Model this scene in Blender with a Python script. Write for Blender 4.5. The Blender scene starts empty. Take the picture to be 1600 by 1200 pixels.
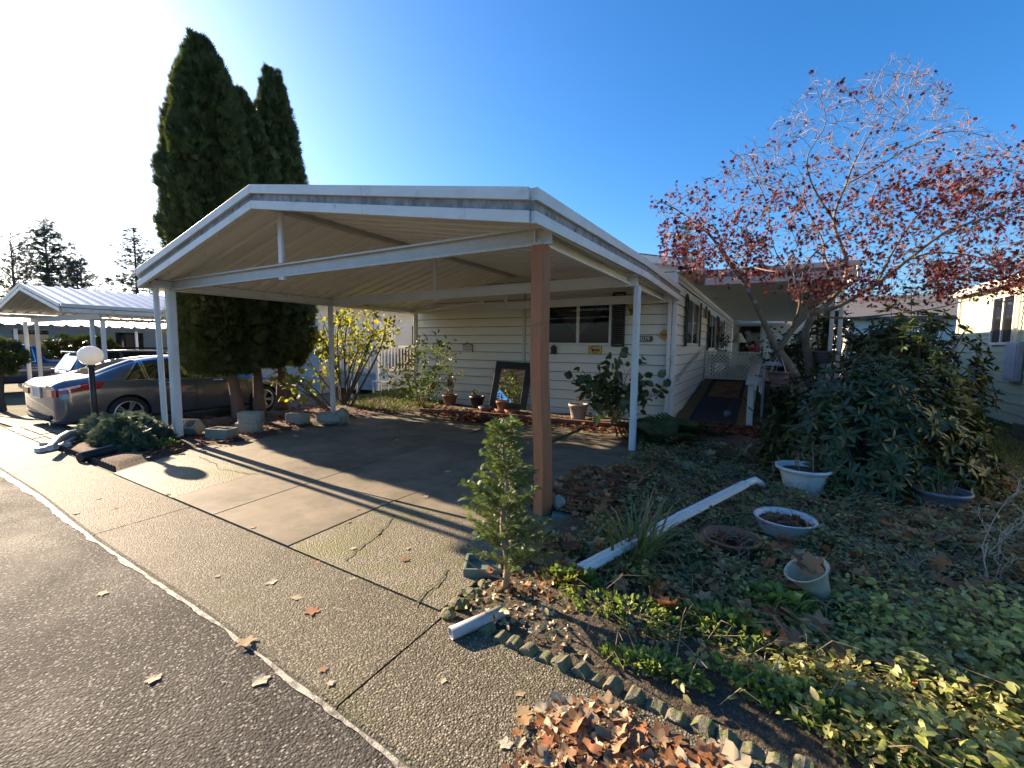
import bpy, math, random
import numpy as np
from math import sin, cos, tan, radians, pi, sqrt, atan2
from mathutils import Matrix, Vector
random.seed(7); rng = np.random.default_rng(7)
sc = bpy.context.scene
COL = sc.collection

# ---------------------------------------------------------------- camera
FPX, PITCH, ROLL, YAW, CAMH = 700.0, radians(5.0), radians(0.55), radians(29.3), 1.6
fw0 = np.array([-sin(YAW), cos(YAW), 0.0]); rt0 = np.array([cos(YAW), sin(YAW), 0.0]); up0 = np.array([0, 0, 1.0])
FWD = cos(PITCH)*fw0 - sin(PITCH)*up0
UP_ = sin(PITCH)*fw0 + cos(PITCH)*up0
RGT = cos(ROLL)*rt0 + sin(ROLL)*UP_
UPV = -sin(ROLL)*rt0 + cos(ROLL)*UP_
CAM = np.array([0, 0, CAMH])
cam = bpy.data.cameras.new('camera'); cam_o = bpy.data.objects.new('camera', cam); COL.objects.link(cam_o)
cam.sensor_width = 36.0; cam.lens = 36.0*FPX/1600.0; cam.clip_start = 0.05; cam.clip_end = 1000
m = Matrix.Identity(4)
for i in range(3):
    m[i][0] = RGT[i]; m[i][1] = UPV[i]; m[i][2] = -FWD[i]; m[i][3] = CAM[i]
cam_o.matrix_world = m
sc.camera = cam_o

# ---------------------------------------------------------------- sky, sun, exposure
SUN_EL = radians(20.5); SUN_DIR = np.array([-1.0, 0.09]); SUN_DIR /= np.linalg.norm(SUN_DIR)   # towards the sun
SUN_AZ = atan2(SUN_DIR[0], SUN_DIR[1])                                                         # clockwise from +Y
w = bpy.data.worlds.new('World'); sc.world = w; w.use_nodes = True
nt = w.node_tree; nt.nodes.clear()
bg = nt.nodes.new('ShaderNodeBackground'); out = nt.nodes.new('ShaderNodeOutputWorld')
sky = nt.nodes.new('ShaderNodeTexSky'); sky.sky_type = 'NISHITA'; sky.sun_disc = False
sky.sun_elevation = SUN_EL; sky.sun_rotation = SUN_AZ % (2*pi)
sky.altitude = 0; sky.air_density = 1.0; sky.dust_density = 1.25; sky.ozone_density = 7.0
bg.inputs[1].default_value = 0.080
hs = nt.nodes.new('ShaderNodeHueSaturation'); hs.inputs['Saturation'].default_value = 1.17; nt.links.new(sky.outputs[0], hs.inputs['Color']); nt.links.new(hs.outputs[0], bg.inputs[0]); nt.links.new(bg.outputs[0], out.inputs[0])
sun = bpy.data.lights.new('sun', 'SUN'); sun.energy = 4.4; sun.angle = radians(0.55); sun.color = (1.0, 0.86, 0.66)
sun_o = bpy.data.objects.new('sun', sun); COL.objects.link(sun_o)
sd = Vector((SUN_DIR[0]*cos(SUN_EL), SUN_DIR[1]*cos(SUN_EL), sin(SUN_EL)))
sun_o.rotation_euler = sd.to_track_quat('Z', 'Y').to_euler()
sun_o.location = (-30, 0, 30)
vs = sc.view_settings; vs.view_transform = 'Standard'; vs.look = 'None'; vs.exposure = 1.95; vs.gamma = 1.0; vs.use_white_balance = True; vs.white_balance_temperature = 7300; vs.white_balance_tint = 15; vs.use_curve_mapping = False

# ---------------------------------------------------------------- pixel helpers (pixels of the 1600 x 1200 photograph)
def ray(x, y): return FWD + RGT*((x-800)/FPX) - UPV*((y-600)/FPX)
def gz(x, y, z=0.0): d = ray(x, y); return CAM + d*((z-CAMH)/d[2])
def yp(x, y, Y): d = ray(x, y); return CAM + d*(Y/d[1])
def xp(x, y, X): d = ray(x, y); return CAM + d*(X/d[0])
def vd(x, y, D): return CAM + ray(x, y)*D
def depth(p): return (np.asarray(p)-CAM) @ FWD

# ---------------------------------------------------------------- materials
MATS = {}
def nd(t, typ, **kw):
    n = t.nodes.new(typ)
    for k, v in kw.items(): setattr(n, k, v)
    return n
def c4(c): return (c[0], c[1], c[2], 1.0)
def M(name, col, col2=None, rough=0.6, scale=6.0, detail=4.0, bump=0.0, bscale=60.0, metal=0.0, trans=0.0, spec=0.5,
      cols=None, stretch=None, contrast=None, speck=None, spscale=120.0, voro=0.0, vscale=90.0, rough2=None, col3=None, s3=1.2, c3=(0.45, 0.7), coat=0.0, spth=0.35, alpha=None, bdist=0.01, glow=None):
    """procedural material: noise mix of two colours, optional third patch colour, per-leaf colours, bump, translucency"""
    m = bpy.data.materials.new(name); m.use_nodes = True; t = m.node_tree; N = t.nodes; L = t.links
    b = N['Principled BSDF']; o = N['Material Output']
    b.inputs['Roughness'].default_value = rough; b.inputs['Metallic'].default_value = metal
    b.inputs['Specular IOR Level'].default_value = spec
    if coat: b.inputs['Coat Weight'].default_value = coat; b.inputs['Coat Roughness'].default_value = 0.05
    tc = nd(t, 'ShaderNodeTexCoord'); vec = tc.outputs['Object']
    if stretch:
        mp = nd(t, 'ShaderNodeMapping'); mp.inputs['Scale'].default_value = stretch; L.new(vec, mp.inputs[0]); vec = mp.outputs[0]
    cout = None
    if cols:
        g = nd(t, 'ShaderNodeNewGeometry'); oi = nd(t, 'ShaderNodeObjectInfo')
        ad = nd(t, 'ShaderNodeMath', operation='ADD'); L.new(g.outputs['Random Per Island'], ad.inputs[0]); L.new(oi.outputs['Random'], ad.inputs[1])
        fr = nd(t, 'ShaderNodeMath', operation='FRACT'); L.new(ad.outputs[0], fr.inputs[0])
        r = nd(t, 'ShaderNodeValToRGB'); e = r.color_ramp
        for i, c in enumerate(cols):
            p = i/(len(cols)-1)
            if i == 0: e.elements[0].position = 0; e.elements[0].color = c4(c)
            elif i == len(cols)-1: e.elements[-1].position = 1; e.elements[-1].color = c4(c)
            else: x = e.elements.new(p); x.color = c4(c)
        L.new(fr.outputs[0], r.inputs[0]); cout = r.outputs[0]
        if col2 is not None:
            nz = nd(t, 'ShaderNodeTexNoise'); nz.inputs['Scale'].default_value = scale; L.new(vec, nz.inputs['Vector'])
            mx = nd(t, 'ShaderNodeMix', data_type='RGBA'); L.new(cout, mx.inputs[6]); mx.inputs[7].default_value = c4(col2)
            rr = nd(t, 'ShaderNodeMapRange'); rr.inputs[1].default_value = 0.45; rr.inputs[2].default_value = 0.75; L.new(nz.outputs[0], rr.inputs[0])
            L.new(rr.outputs[0], mx.inputs[0]); cout = mx.outputs[2]
    elif col2 is not None:
        nz = nd(t, 'ShaderNodeTexNoise'); nz.inputs['Scale'].default_value = scale; nz.inputs['Detail'].default_value = detail; nz.inputs['Roughness'].default_value = 0.65
        L.new(vec, nz.inputs['Vector'])
        rr = nd(t, 'ShaderNodeMapRange'); lo, hi = contrast or (0.3, 0.7); rr.inputs[1].default_value = lo; rr.inputs[2].default_value = hi; L.new(nz.outputs[0], rr.inputs[0])
        mx = nd(t, 'ShaderNodeMix', data_type='RGBA'); mx.inputs[6].default_value = c4(col); mx.inputs[7].default_value = c4(col2); L.new(rr.outputs[0], mx.inputs[0]); cout = mx.outputs[2]
        if rough2 is not None:
            r2 = nd(t, 'ShaderNodeMapRange'); r2.inputs[1].default_value = lo; r2.inputs[2].default_value = hi; r2.inputs[3].default_value = rough; r2.inputs[4].default_value = rough2
            L.new(nz.outputs[0], r2.inputs[0]); L.new(r2.outputs[0], b.inputs['Roughness'])
    hts = []
    if voro:
        vo = nd(t, 'ShaderNodeTexVoronoi'); vo.inputs['Scale'].default_value = vscale; L.new(tc.outputs['Object'], vo.inputs['Vector'])
        if speck is not None and cout is not None:
            sp = nd(t, 'ShaderNodeSeparateColor'); L.new(vo.outputs['Color'], sp.inputs[0])
            rr = nd(t, 'ShaderNodeMapRange'); rr.inputs[1].default_value = spth; rr.inputs[2].default_value = min(1.0, spth+0.65); L.new(sp.outputs[0], rr.inputs[0])
            d1 = nd(t, 'ShaderNodeMapRange'); d1.inputs[1].default_value = 0.62; d1.inputs[2].default_value = 0.35; L.new(vo.outputs['Distance'], d1.inputs[0])
            mu = nd(t, 'ShaderNodeMath', operation='MULTIPLY'); L.new(rr.outputs[0], mu.inputs[0]); L.new(d1.outputs[0], mu.inputs[1])
            mx = nd(t, 'ShaderNodeMix', data_type='RGBA'); L.new(mu.outputs[0], mx.inputs[0]); L.new(cout, mx.inputs[6]); mx.inputs[7].default_value = c4(speck); cout = mx.outputs[2]
        iv = nd(t, 'ShaderNodeMath', operation='SUBTRACT'); iv.inputs[0].default_value = 0.7; L.new(vo.outputs['Distance'], iv.inputs[1])
        mu = nd(t, 'ShaderNodeMath', operation='MULTIPLY'); mu.inputs[1].default_value = voro; L.new(iv.outputs[0], mu.inputs[0]); hts.append(mu.outputs[0])
    elif speck is not None and cout is not None:
        nz = nd(t, 'ShaderNodeTexNoise'); nz.inputs['Scale'].default_value = spscale; L.new(vec, nz.inputs['Vector'])
        rr = nd(t, 'ShaderNodeMapRange'); rr.inputs[1].default_value = 0.55; rr.inputs[2].default_value = 0.72; L.new(nz.outputs[0], rr.inputs[0])
        mx = nd(t, 'ShaderNodeMix', data_type='RGBA'); L.new(rr.outputs[0], mx.inputs[0]); L.new(cout, mx.inputs[6]); mx.inputs[7].default_value = c4(speck); cout = mx.outputs[2]
    if col3 is not None:
        nz = nd(t, 'ShaderNodeTexNoise'); nz.inputs['Scale'].default_value = s3; nz.inputs['Detail'].default_value = 6; nz.inputs['Roughness'].default_value = 0.7; L.new(tc.outputs['Object'], nz.inputs['Vector'])
        rr = nd(t, 'ShaderNodeMapRange'); rr.inputs[1].default_value = c3[0]; rr.inputs[2].default_value = c3[1]; L.new(nz.outputs[0], rr.inputs[0])
        mx = nd(t, 'ShaderNodeMix', data_type='RGBA'); L.new(rr.outputs[0], mx.inputs[0])
        if cout is not None: L.new(cout, mx.inputs[6])
        else: mx.inputs[6].default_value = c4(col)
        mx.inputs[7].default_value = c4(col3); cout = mx.outputs[2]
    if bump:
        nz = nd(t, 'ShaderNodeTexNoise'); nz.inputs['Scale'].default_value = bscale; nz.inputs['Detail'].default_value = 5; nz.inputs['Roughness'].default_value = 0.6
        L.new(vec, nz.inputs['Vector'])
        mu = nd(t, 'ShaderNodeMath', operation='MULTIPLY'); mu.inputs[1].default_value = bump; L.new(nz.outputs[0], mu.inputs[0]); hts.append(mu.outputs[0])
    if hts:
        h = hts[0]
        if len(hts) > 1:
            ad = nd(t, 'ShaderNodeMath', operation='ADD'); L.new(hts[0], ad.inputs[0]); L.new(hts[1], ad.inputs[1]); h = ad.outputs[0]
        bp = nd(t, 'ShaderNodeBump'); bp.inputs['Strength'].default_value = 1.0; bp.inputs['Distance'].default_value = bdist; L.new(h, bp.inputs['Height']); L.new(bp.outputs[0], b.inputs['Normal'])
    if cout is not None: L.new(cout, b.inputs['Base Color'])
    else: b.inputs['Base Color'].default_value = c4(col)
    if trans:
        tr = nd(t, 'ShaderNodeBsdfTranslucent')
        if cout is not None: L.new(cout, tr.inputs[0])
        else: tr.inputs[0].default_value = c4(col)
        mx = nd(t, 'ShaderNodeMixShader'); mx.inputs[0].default_value = trans; L.new(b.outputs[0], mx.inputs[1]); L.new(tr.outputs[0], mx.inputs[2]); L.new(mx.outputs[0], o.inputs[0])
    if alpha is not None:
        tr = nd(t, 'ShaderNodeBsdfTransparent'); mx = nd(t, 'ShaderNodeMixShader'); mx.inputs[0].default_value = alpha
        L.new(tr.outputs[0], mx.inputs[1]); L.new(b.outputs[0], mx.inputs[2]); L.new(mx.outputs[0], o.inputs[0])
    MATS[name] = m
    return m

M('asphalt', (0.030, 0.0275, 0.024), (0.062, 0.056, 0.047), rough=0.66, rough2=0.9, spec=0.2, scale=1.1, detail=12, voro=0.9, vscale=84, spth=0.62, speck=(0.42, 0.385, 0.32), bump=1.3, bscale=95, bdist=0.012, col3=(0.11, 0.10, 0.084), s3=0.8, c3=(0.52, 0.72))
M('aggregate', (0.068, 0.057, 0.036), (0.125, 0.106, 0.07), rough=0.7, spec=0.25, scale=2.5, detail=9, voro=0.8, vscale=100, spth=0.45, speck=(0.42, 0.37, 0.27), bump=0.9, bscale=100, bdist=0.010, col3=(0.085, 0.088, 0.025), s3=1.5, c3=(0.55, 0.72))
M('concrete', (0.155, 0.125, 0.08), (0.245, 0.20, 0.135), rough=0.75, scale=2.4, detail=9, bump=0.6, bscale=150, bdist=0.004, col3=(0.075, 0.058, 0.035), s3=0.9, c3=(0.45, 0.66), speck=(0.13, 0.10, 0.065), spscale=200)
M('old_concrete', (0.085, 0.072, 0.042), (0.15, 0.128, 0.08), rough=0.65, scale=2.2, detail=9, voro=0.7, vscale=85, speck=(0.38, 0.33, 0.24), bump=0.5, bscale=140, bdist=0.007, col3=(0.115, 0.11, 0.03), s3=1.5, c3=(0.48, 0.64))
M('curb_line', (0.42, 0.39, 0.32), (0.09, 0.08, 0.064), rough=0.65, scale=16, detail=9, contrast=(0.44, 0.60), bump=1, bscale=120, bdist=0.008)
M('joint', (0.05, 0.045, 0.03), (0.09, 0.10, 0.03), rough=0.9, scale=9)
M('soil', (0.045, 0.032, 0.02), (0.11, 0.08, 0.05), rough=0.95, scale=14, detail=9, bump=1.5, bscale=45, bdist=0.03, speck=(0.2, 0.16, 0.1), spscale=70)
M('mulch', (0.06, 0.03, 0.018), (0.14, 0.075, 0.045), rough=0.9, scale=22, detail=9, bump=1.6, bscale=50, bdist=0.03, speck=(0.24, 0.15, 0.09), spscale=60)
M('ground', (0.07, 0.06, 0.03), (0.10, 0.105, 0.035), rough=0.95, scale=1.5, detail=8, bump=1, bscale=25, bdist=0.03)
M('lawn', (0.055, 0.085, 0.015), (0.12, 0.13, 0.03), rough=0.95, scale=4, detail=9, bump=1.2, bscale=70, bdist=0.03, col3=(0.13, 0.075, 0.03), s3=2, c3=(0.55, 0.7))
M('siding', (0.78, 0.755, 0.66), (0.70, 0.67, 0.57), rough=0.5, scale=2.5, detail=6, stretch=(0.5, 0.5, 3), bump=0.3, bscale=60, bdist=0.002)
M('siding_lap_shade', (0.20, 0.175, 0.12), (0.12, 0.10, 0.065), rough=0.8, scale=6)  # dark brown standing in for the shadow line under each lap
M('trim', (0.60, 0.59, 0.52), (0.50, 0.49, 0.43), rough=0.5, scale=4, bump=0.2, bscale=40, bdist=0.002)
M('white_metal', (0.74, 0.73, 0.69), (0.64, 0.625, 0.58), rough=0.42, scale=3, detail=7, bump=0.2, bscale=30, bdist=0.002, col3=(0.35, 0.33, 0.28), s3=5, c3=(0.62, 0.8))
M('deck_metal', (0.80, 0.79, 0.73), (0.74, 0.725, 0.66), rough=0.4, scale=2.0, detail=6, stretch=(0.4, 3, 1), bump=0.1, bscale=8, bdist=0.004, col3=(0.45, 0.41, 0.31), s3=1.8, c3=(0.58, 0.8))
M('fascia', (0.70, 0.69, 0.64), (0.58, 0.565, 0.51), rough=0.5, scale=5, detail=8, stretch=(0.6, 0.6, 1.5), col3=(0.34, 0.32, 0.27), s3=4, c3=(0.58, 0.8), bump=0.2, bscale=40, bdist=0.003)
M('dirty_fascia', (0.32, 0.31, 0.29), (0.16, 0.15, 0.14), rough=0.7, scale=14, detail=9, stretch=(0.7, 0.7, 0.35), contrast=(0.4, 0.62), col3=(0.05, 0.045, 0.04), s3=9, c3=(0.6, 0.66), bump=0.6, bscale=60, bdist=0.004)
M('galv', (0.55, 0.54, 0.50), (0.45, 0.44, 0.40), rough=0.5, scale=8, detail=8, speck=(0.25, 0.24, 0.22), spscale=170, bump=0.3, bscale=90, bdist=0.002)
M('cedar', (0.27, 0.095, 0.04), (0.38, 0.15, 0.06), rough=0.75, scale=5, detail=8, stretch=(9, 9, 0.7), bump=0.8, bscale=9, bdist=0.004, col3=(0.15, 0.06, 0.03), s3=3, c3=(0.62, 0.72))
M('timber', (0.22, 0.09, 0.05), (0.12, 0.055, 0.035), rough=0.85, scale=6, detail=8, stretch=(1, 8, 8), bump=0.8, bscale=20, bdist=0.006)
M('grey_wood', (0.40, 0.39, 0.37), (0.28, 0.27, 0.25), rough=0.8, scale=5, stretch=(1, 1, 6), bump=0.5, bscale=30, bdist=0.004)
M('ramp_wood', (0.20, 0.13, 0.05), (0.11, 0.08, 0.03), rough=0.85, scale=4, bump=0.5, bscale=40, bdist=0.004)
M('carpet', (0.012, 0.016, 0.026), (0.025, 0.028, 0.035), rough=0.95, scale=40, bump=1, bscale=200, bdist=0.004)
M('mat_tan', (0.26, 0.13, 0.04), (0.12, 0.05, 0.03), rough=0.95, scale=5, contrast=(0.4, 0.6), bump=1, bscale=160, bdist=0.004)
M('black_paint', (0.010, 0.010, 0.011), (0.02, 0.02, 0.02), rough=0.5, scale=12)
M('black_plastic', (0.014, 0.014, 0.015), rough=0.45)
M('rubber', (0.012, 0.012, 0.012), (0.022, 0.021, 0.02), rough=0.85, scale=20)
M('window_glass', (0.008, 0.008, 0.009), rough=0.03, spec=0.6)
M('red_curtain', (0.085, 0.010, 0.012), (0.03, 0.004, 0.005), rough=0.9, scale=8, stretch=(3, 1, 0.4))
M('lace', (0.20, 0.19, 0.155), rough=0.9)
M('clear_glass', (0.004, 0.004, 0.004), rough=0.02, alpha=0.35, spec=0.5)
M('mirror_glass', (0.75, 0.77, 0.76), rough=0.02, metal=1.0)
M('aluminium', (0.62, 0.61, 0.57), rough=0.4, metal=0.0)
M('brass', (0.30, 0.20, 0.07), rough=0.4, metal=0.9)
M('lamp_glass', (0.55, 0.45, 0.25), rough=0.15, trans=0.5)
M('globe', (0.86, 0.85, 0.80), rough=0.12, trans=0.35, spec=0.7)
M('sign_yellow', (0.72, 0.42, 0.07), (0.62, 0.36, 0.06), rough=0.4, scale=10)
M('sign_amber', (0.70, 0.30, 0.03), (0.6, 0.25, 0.03), rough=0.4, scale=10)
M('sign_cream', (0.55, 0.52, 0.42), rough=0.6)
M('sign_brown', (0.10, 0.075, 0.06), rough=0.6)
M('pale_number', (0.75, 0.72, 0.66), rough=0.5)
M('terracotta', (0.30, 0.12, 0.055), (0.19, 0.085, 0.045), rough=0.8, scale=7, bump=0.3, bscale=60, bdist=0.003)
M('pot_mauve', (0.15, 0.10, 0.10), (0.11, 0.08, 0.08), rough=0.5, scale=9)
M('pot_white', (0.66, 0.66, 0.64), (0.52, 0.51, 0.47), rough=0.45, scale=6, col3=(0.24, 0.22, 0.16), s3=9, c3=(0.62, 0.75))
M('pot_stone', (0.36, 0.33, 0.27), (0.27, 0.245, 0.20), rough=0.8, scale=8, bump=0.4, bscale=80, bdist=0.003)
M('pot_grey', (0.16, 0.18, 0.21), (0.11, 0.12, 0.14), rough=0.5, scale=8)
M('pot_beige', (0.50, 0.45, 0.33), (0.36, 0.32, 0.23), rough=0.6, scale=8)
M('cinder', (0.34, 0.31, 0.235), (0.25, 0.225, 0.165), rough=0.95, scale=7, detail=9, bump=1.3, bscale=90, bdist=0.006, col3=(0.15, 0.14, 0.08), s3=8, c3=(0.6, 0.75))
M('edging', (0.14, 0.122, 0.088), (0.22, 0.195, 0.145), rough=0.95, scale=16, bump=1.4, bscale=80, bdist=0.008, col3=(0.10, 0.125, 0.02), s3=9, c3=(0.44, 0.56))
M('moss', (0.13, 0.16, 0.025), (0.20, 0.215, 0.05), rough=1.0, scale=60, bump=2, bscale=160, bdist=0.01)
M('verdigris', (0.15, 0.20, 0.16), (0.10, 0.14, 0.11), rough=0.6, scale=9)
M('green_siding', (0.50, 0.52, 0.36), (0.43, 0.45, 0.31), rough=0.6, scale=3, stretch=(1, .5, 3))
M('neigh_white', (0.70, 0.67, 0.58), (0.62, 0.59, 0.51), rough=0.5, scale=3)
M('neigh_grey', (0.48, 0.49, 0.47), (0.40, 0.41, 0.39), rough=0.6, scale=2, stretch=(.5, .5, 3))
M('neigh_tan', (0.40, 0.33, 0.24), (0.33, 0.27, 0.19), rough=0.7, scale=2, stretch=(.5, .5, 3))
M('blue_board', (0.33, 0.38, 0.42), (0.26, 0.30, 0.33), rough=0.7, scale=3)
M('orange_wood', (0.42, 0.18, 0.06), (0.28, 0.11, 0.04), rough=0.6, scale=4, stretch=(1, 1, 6))
M('panel_grey', (0.40, 0.43, 0.48), (0.33, 0.36, 0.41), rough=0.45, scale=5)
M('hose', (0.42, 0.42, 0.38), (0.28, 0.28, 0.25), rough=0.5, scale=20)
M('roof_dark', (0.10, 0.095, 0.09), (0.16, 0.15, 0.14), rough=0.85, scale=20, bump=0.8, bscale=60, bdist=0.01)
M('metal_roof', (0.55, 0.55, 0.53), (0.42, 0.41, 0.39), rough=0.35, metal=0.35, scale=2, col3=(0.3, 0.29, 0.26), s3=3, c3=(0.6, 0.8))
M('rusty_pipe', (0.42, 0.42, 0.40), (0.28, 0.26, 0.23), rough=0.5, scale=9)
M('car_grey', (0.12, 0.13, 0.145), rough=0.26, metal=0.55, coat=1.0)
M('car_silver', (0.28, 0.31, 0.34), rough=0.30, metal=0.6, coat=1.0)
M('car_blue', (0.008, 0.024, 0.07), rough=0.3, metal=0.4, coat=1.0)
M('car_glass', (0.012, 0.014, 0.015), rough=0.02, spec=0.8, coat=0.6)
M('tail_red', (0.30, 0.012, 0.014), (0.45, 0.02, 0.02), rough=0.12, scale=40, coat=1.0)
M('tail_clear', (0.6, 0.58, 0.56), rough=0.1, coat=1.0)
M('chrome', (0.72, 0.72, 0.72), rough=0.12, metal=1.0)
M('alloy', (0.55, 0.55, 0.56), rough=0.28, metal=0.8)
M('plate', (0.55, 0.56, 0.58), (0.35, 0.38, 0.45), rough=0.4, scale=30)
# bark and foliage
M('bark_maple', (0.15, 0.125, 0.085), (0.085, 0.07, 0.05), rough=0.85, scale=7, detail=8, bump=1, bscale=40, bdist=0.006, col3=(0.32, 0.29, 0.22), s3=6, c3=(0.56, 0.66))
M('bark_dark', (0.075, 0.055, 0.04), (0.13, 0.10, 0.075), rough=0.9, scale=12, bump=1, bscale=50, bdist=0.008)
M('bark_red', (0.20, 0.105, 0.06), (0.12, 0.07, 0.045), rough=0.9, scale=5, detail=8, stretch=(6, 6, 0.7), bump=1.2, bscale=9, bdist=0.012)
M('pale_twig', (0.50, 0.36, 0.25), (0.38, 0.27, 0.18), rough=0.8, scale=20)
M('twig', (0.30, 0.225, 0.13), (0.18, 0.13, 0.075), rough=0.8, scale=20)
M('maple_twig', (0.17, 0.12, 0.095), (0.26, 0.20, 0.15), rough=0.8, scale=20)
M('leaf_maple', None, cols=[(0.07, 0.007, 0.010), (0.15, 0.008, 0.013), (0.085, 0.010, 0.012), (0.12, 0.026, 0.018), (0.045, 0.008, 0.010), (0.21, 0.010, 0.016), (0.13, 0.05, 0.035)], rough=0.55, trans=0.25, spec=0.25)
M('leaf_arb', None, cols=[(0.045, 0.07, 0.016), (0.075, 0.105, 0.02), (0.05, 0.075, 0.018), (0.11, 0.13, 0.03), (0.06, 0.085, 0.02), (0.13, 0.14, 0.04), (0.10, 0.07, 0.03)], rough=0.6, trans=0.3)
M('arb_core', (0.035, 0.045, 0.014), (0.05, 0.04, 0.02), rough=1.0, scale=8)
M('leaf_rhodo', None, cols=[(0.026, 0.044, 0.012), (0.04, 0.06, 0.016), (0.033, 0.052, 0.015), (0.05, 0.068, 0.016), (0.08, 0.085, 0.022)], rough=0.36, trans=0.08, spec=0.4)
M('leaf_rhodo_olive', None, cols=[(0.035, 0.055, 0.014), (0.06, 0.085, 0.018), (0.045, 0.07, 0.018), (0.09, 0.11, 0.025)], rough=0.35, trans=0.2)
M('leaf_yellow', None, cols=[(0.42, 0.36, 0.03), (0.34, 0.36, 0.05), (0.22, 0.28, 0.04), (0.50, 0.42, 0.05), (0.15, 0.2, 0.03)], rough=0.55, trans=0.5)
M('leaf_fresh', None, cols=[(0.12, 0.20, 0.03), (0.20, 0.27, 0.04), (0.08, 0.15, 0.03), (0.26, 0.28, 0.05)], rough=0.5, trans=0.45)
M('leaf_rose', None, cols=[(0.035, 0.075, 0.02), (0.05, 0.10, 0.025), (0.045, 0.085, 0.03), (0.07, 0.11, 0.03)], rough=0.5, trans=0.25)
M('leaf_cover', None, cols=[(0.10, 0.115, 0.025), (0.30, 0.285, 0.10), (0.15, 0.165, 0.04), (0.42, 0.39, 0.18), (0.08, 0.09, 0.02), (0.24, 0.20, 0.07), (0.36, 0.33, 0.12), (0.20, 0.12, 0.05)], rough=0.5, trans=0.3)
M('leaf_vinca', None, cols=[(0.36, 0.42, 0.09), (0.52, 0.54, 0.18), (0.40, 0.45, 0.10), (0.62, 0.60, 0.30), (0.24, 0.30, 0.06), (0.50, 0.42, 0.18), (0.46, 0.50, 0.13)], rough=0.45, trans=0.5)
M('leaf_weed', None, cols=[(0.17, 0.25, 0.04), (0.28, 0.36, 0.07), (0.14, 0.21, 0.035), (0.36, 0.42, 0.11)], rough=0.5, trans=0.45)
M('leaf_cypress', None, cols=[(0.10, 0.155, 0.035), (0.15, 0.21, 0.05), (0.075, 0.12, 0.03), (0.21, 0.255, 0.085)], rough=0.55, trans=0.35)
M('leaf_juniper', None, cols=[(0.075, 0.12, 0.075), (0.11, 0.16, 0.10), (0.06, 0.10, 0.06), (0.15, 0.18, 0.08)], rough=0.6, trans=0.2)
M('leaf_dry', None, cols=[(0.26, 0.095, 0.03), (0.38, 0.16, 0.05), (0.16, 0.06, 0.025), (0.42, 0.25, 0.11), (0.34, 0.085, 0.022), (0.45, 0.33, 0.18), (0.2, 0.085, 0.035), (0.12, 0.05, 0.025)], rough=0.7, trans=0.3)
M('leaf_mix', None, cols=[(0.30, 0.12, 0.04), (0.50, 0.40, 0.24), (0.20, 0.08, 0.035), (0.55, 0.46, 0.30), (0.40, 0.12, 0.03), (0.38, 0.26, 0.14), (0.13, 0.06, 0.03)], rough=0.7, trans=0.3)
M('leaf_pale', None, cols=[(0.50, 0.42, 0.26), (0.42, 0.28, 0.13), (0.58, 0.52, 0.38), (0.36, 0.22, 0.1)], rough=0.7, trans=0.25)
M('leaf_rust', None, cols=[(0.13, 0.035, 0.018), (0.22, 0.065, 0.025), (0.09, 0.028, 0.015), (0.28, 0.12, 0.05)], rough=0.75, trans=0.25)
M('grass_blade', None, cols=[(0.07, 0.125, 0.025), (0.12, 0.18, 0.04), (0.32, 0.25, 0.11), (0.10, 0.16, 0.03)], rough=0.5, trans=0.3)
M('grass_short', None, cols=[(0.06, 0.10, 0.018), (0.10, 0.135, 0.025), (0.15, 0.15, 0.04), (0.08, 0.12, 0.02)], rough=0.6, trans=0.3)
M('leaf_conifer', None, cols=[(0.05, 0.075, 0.04), (0.07, 0.095, 0.05), (0.04, 0.06, 0.035)], rough=0.7, trans=0.15)
M('fern', None, cols=[(0.035, 0.07, 0.02), (0.05, 0.09, 0.025), (0.10, 0.09, 0.03)], rough=0.6, trans=0.3)
M('flower_red', None, cols=[(0.55, 0.03, 0.03), (0.65, 0.06, 0.05), (0.75, 0.65, 0.6)], rough=0.6, trans=0.3)

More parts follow.
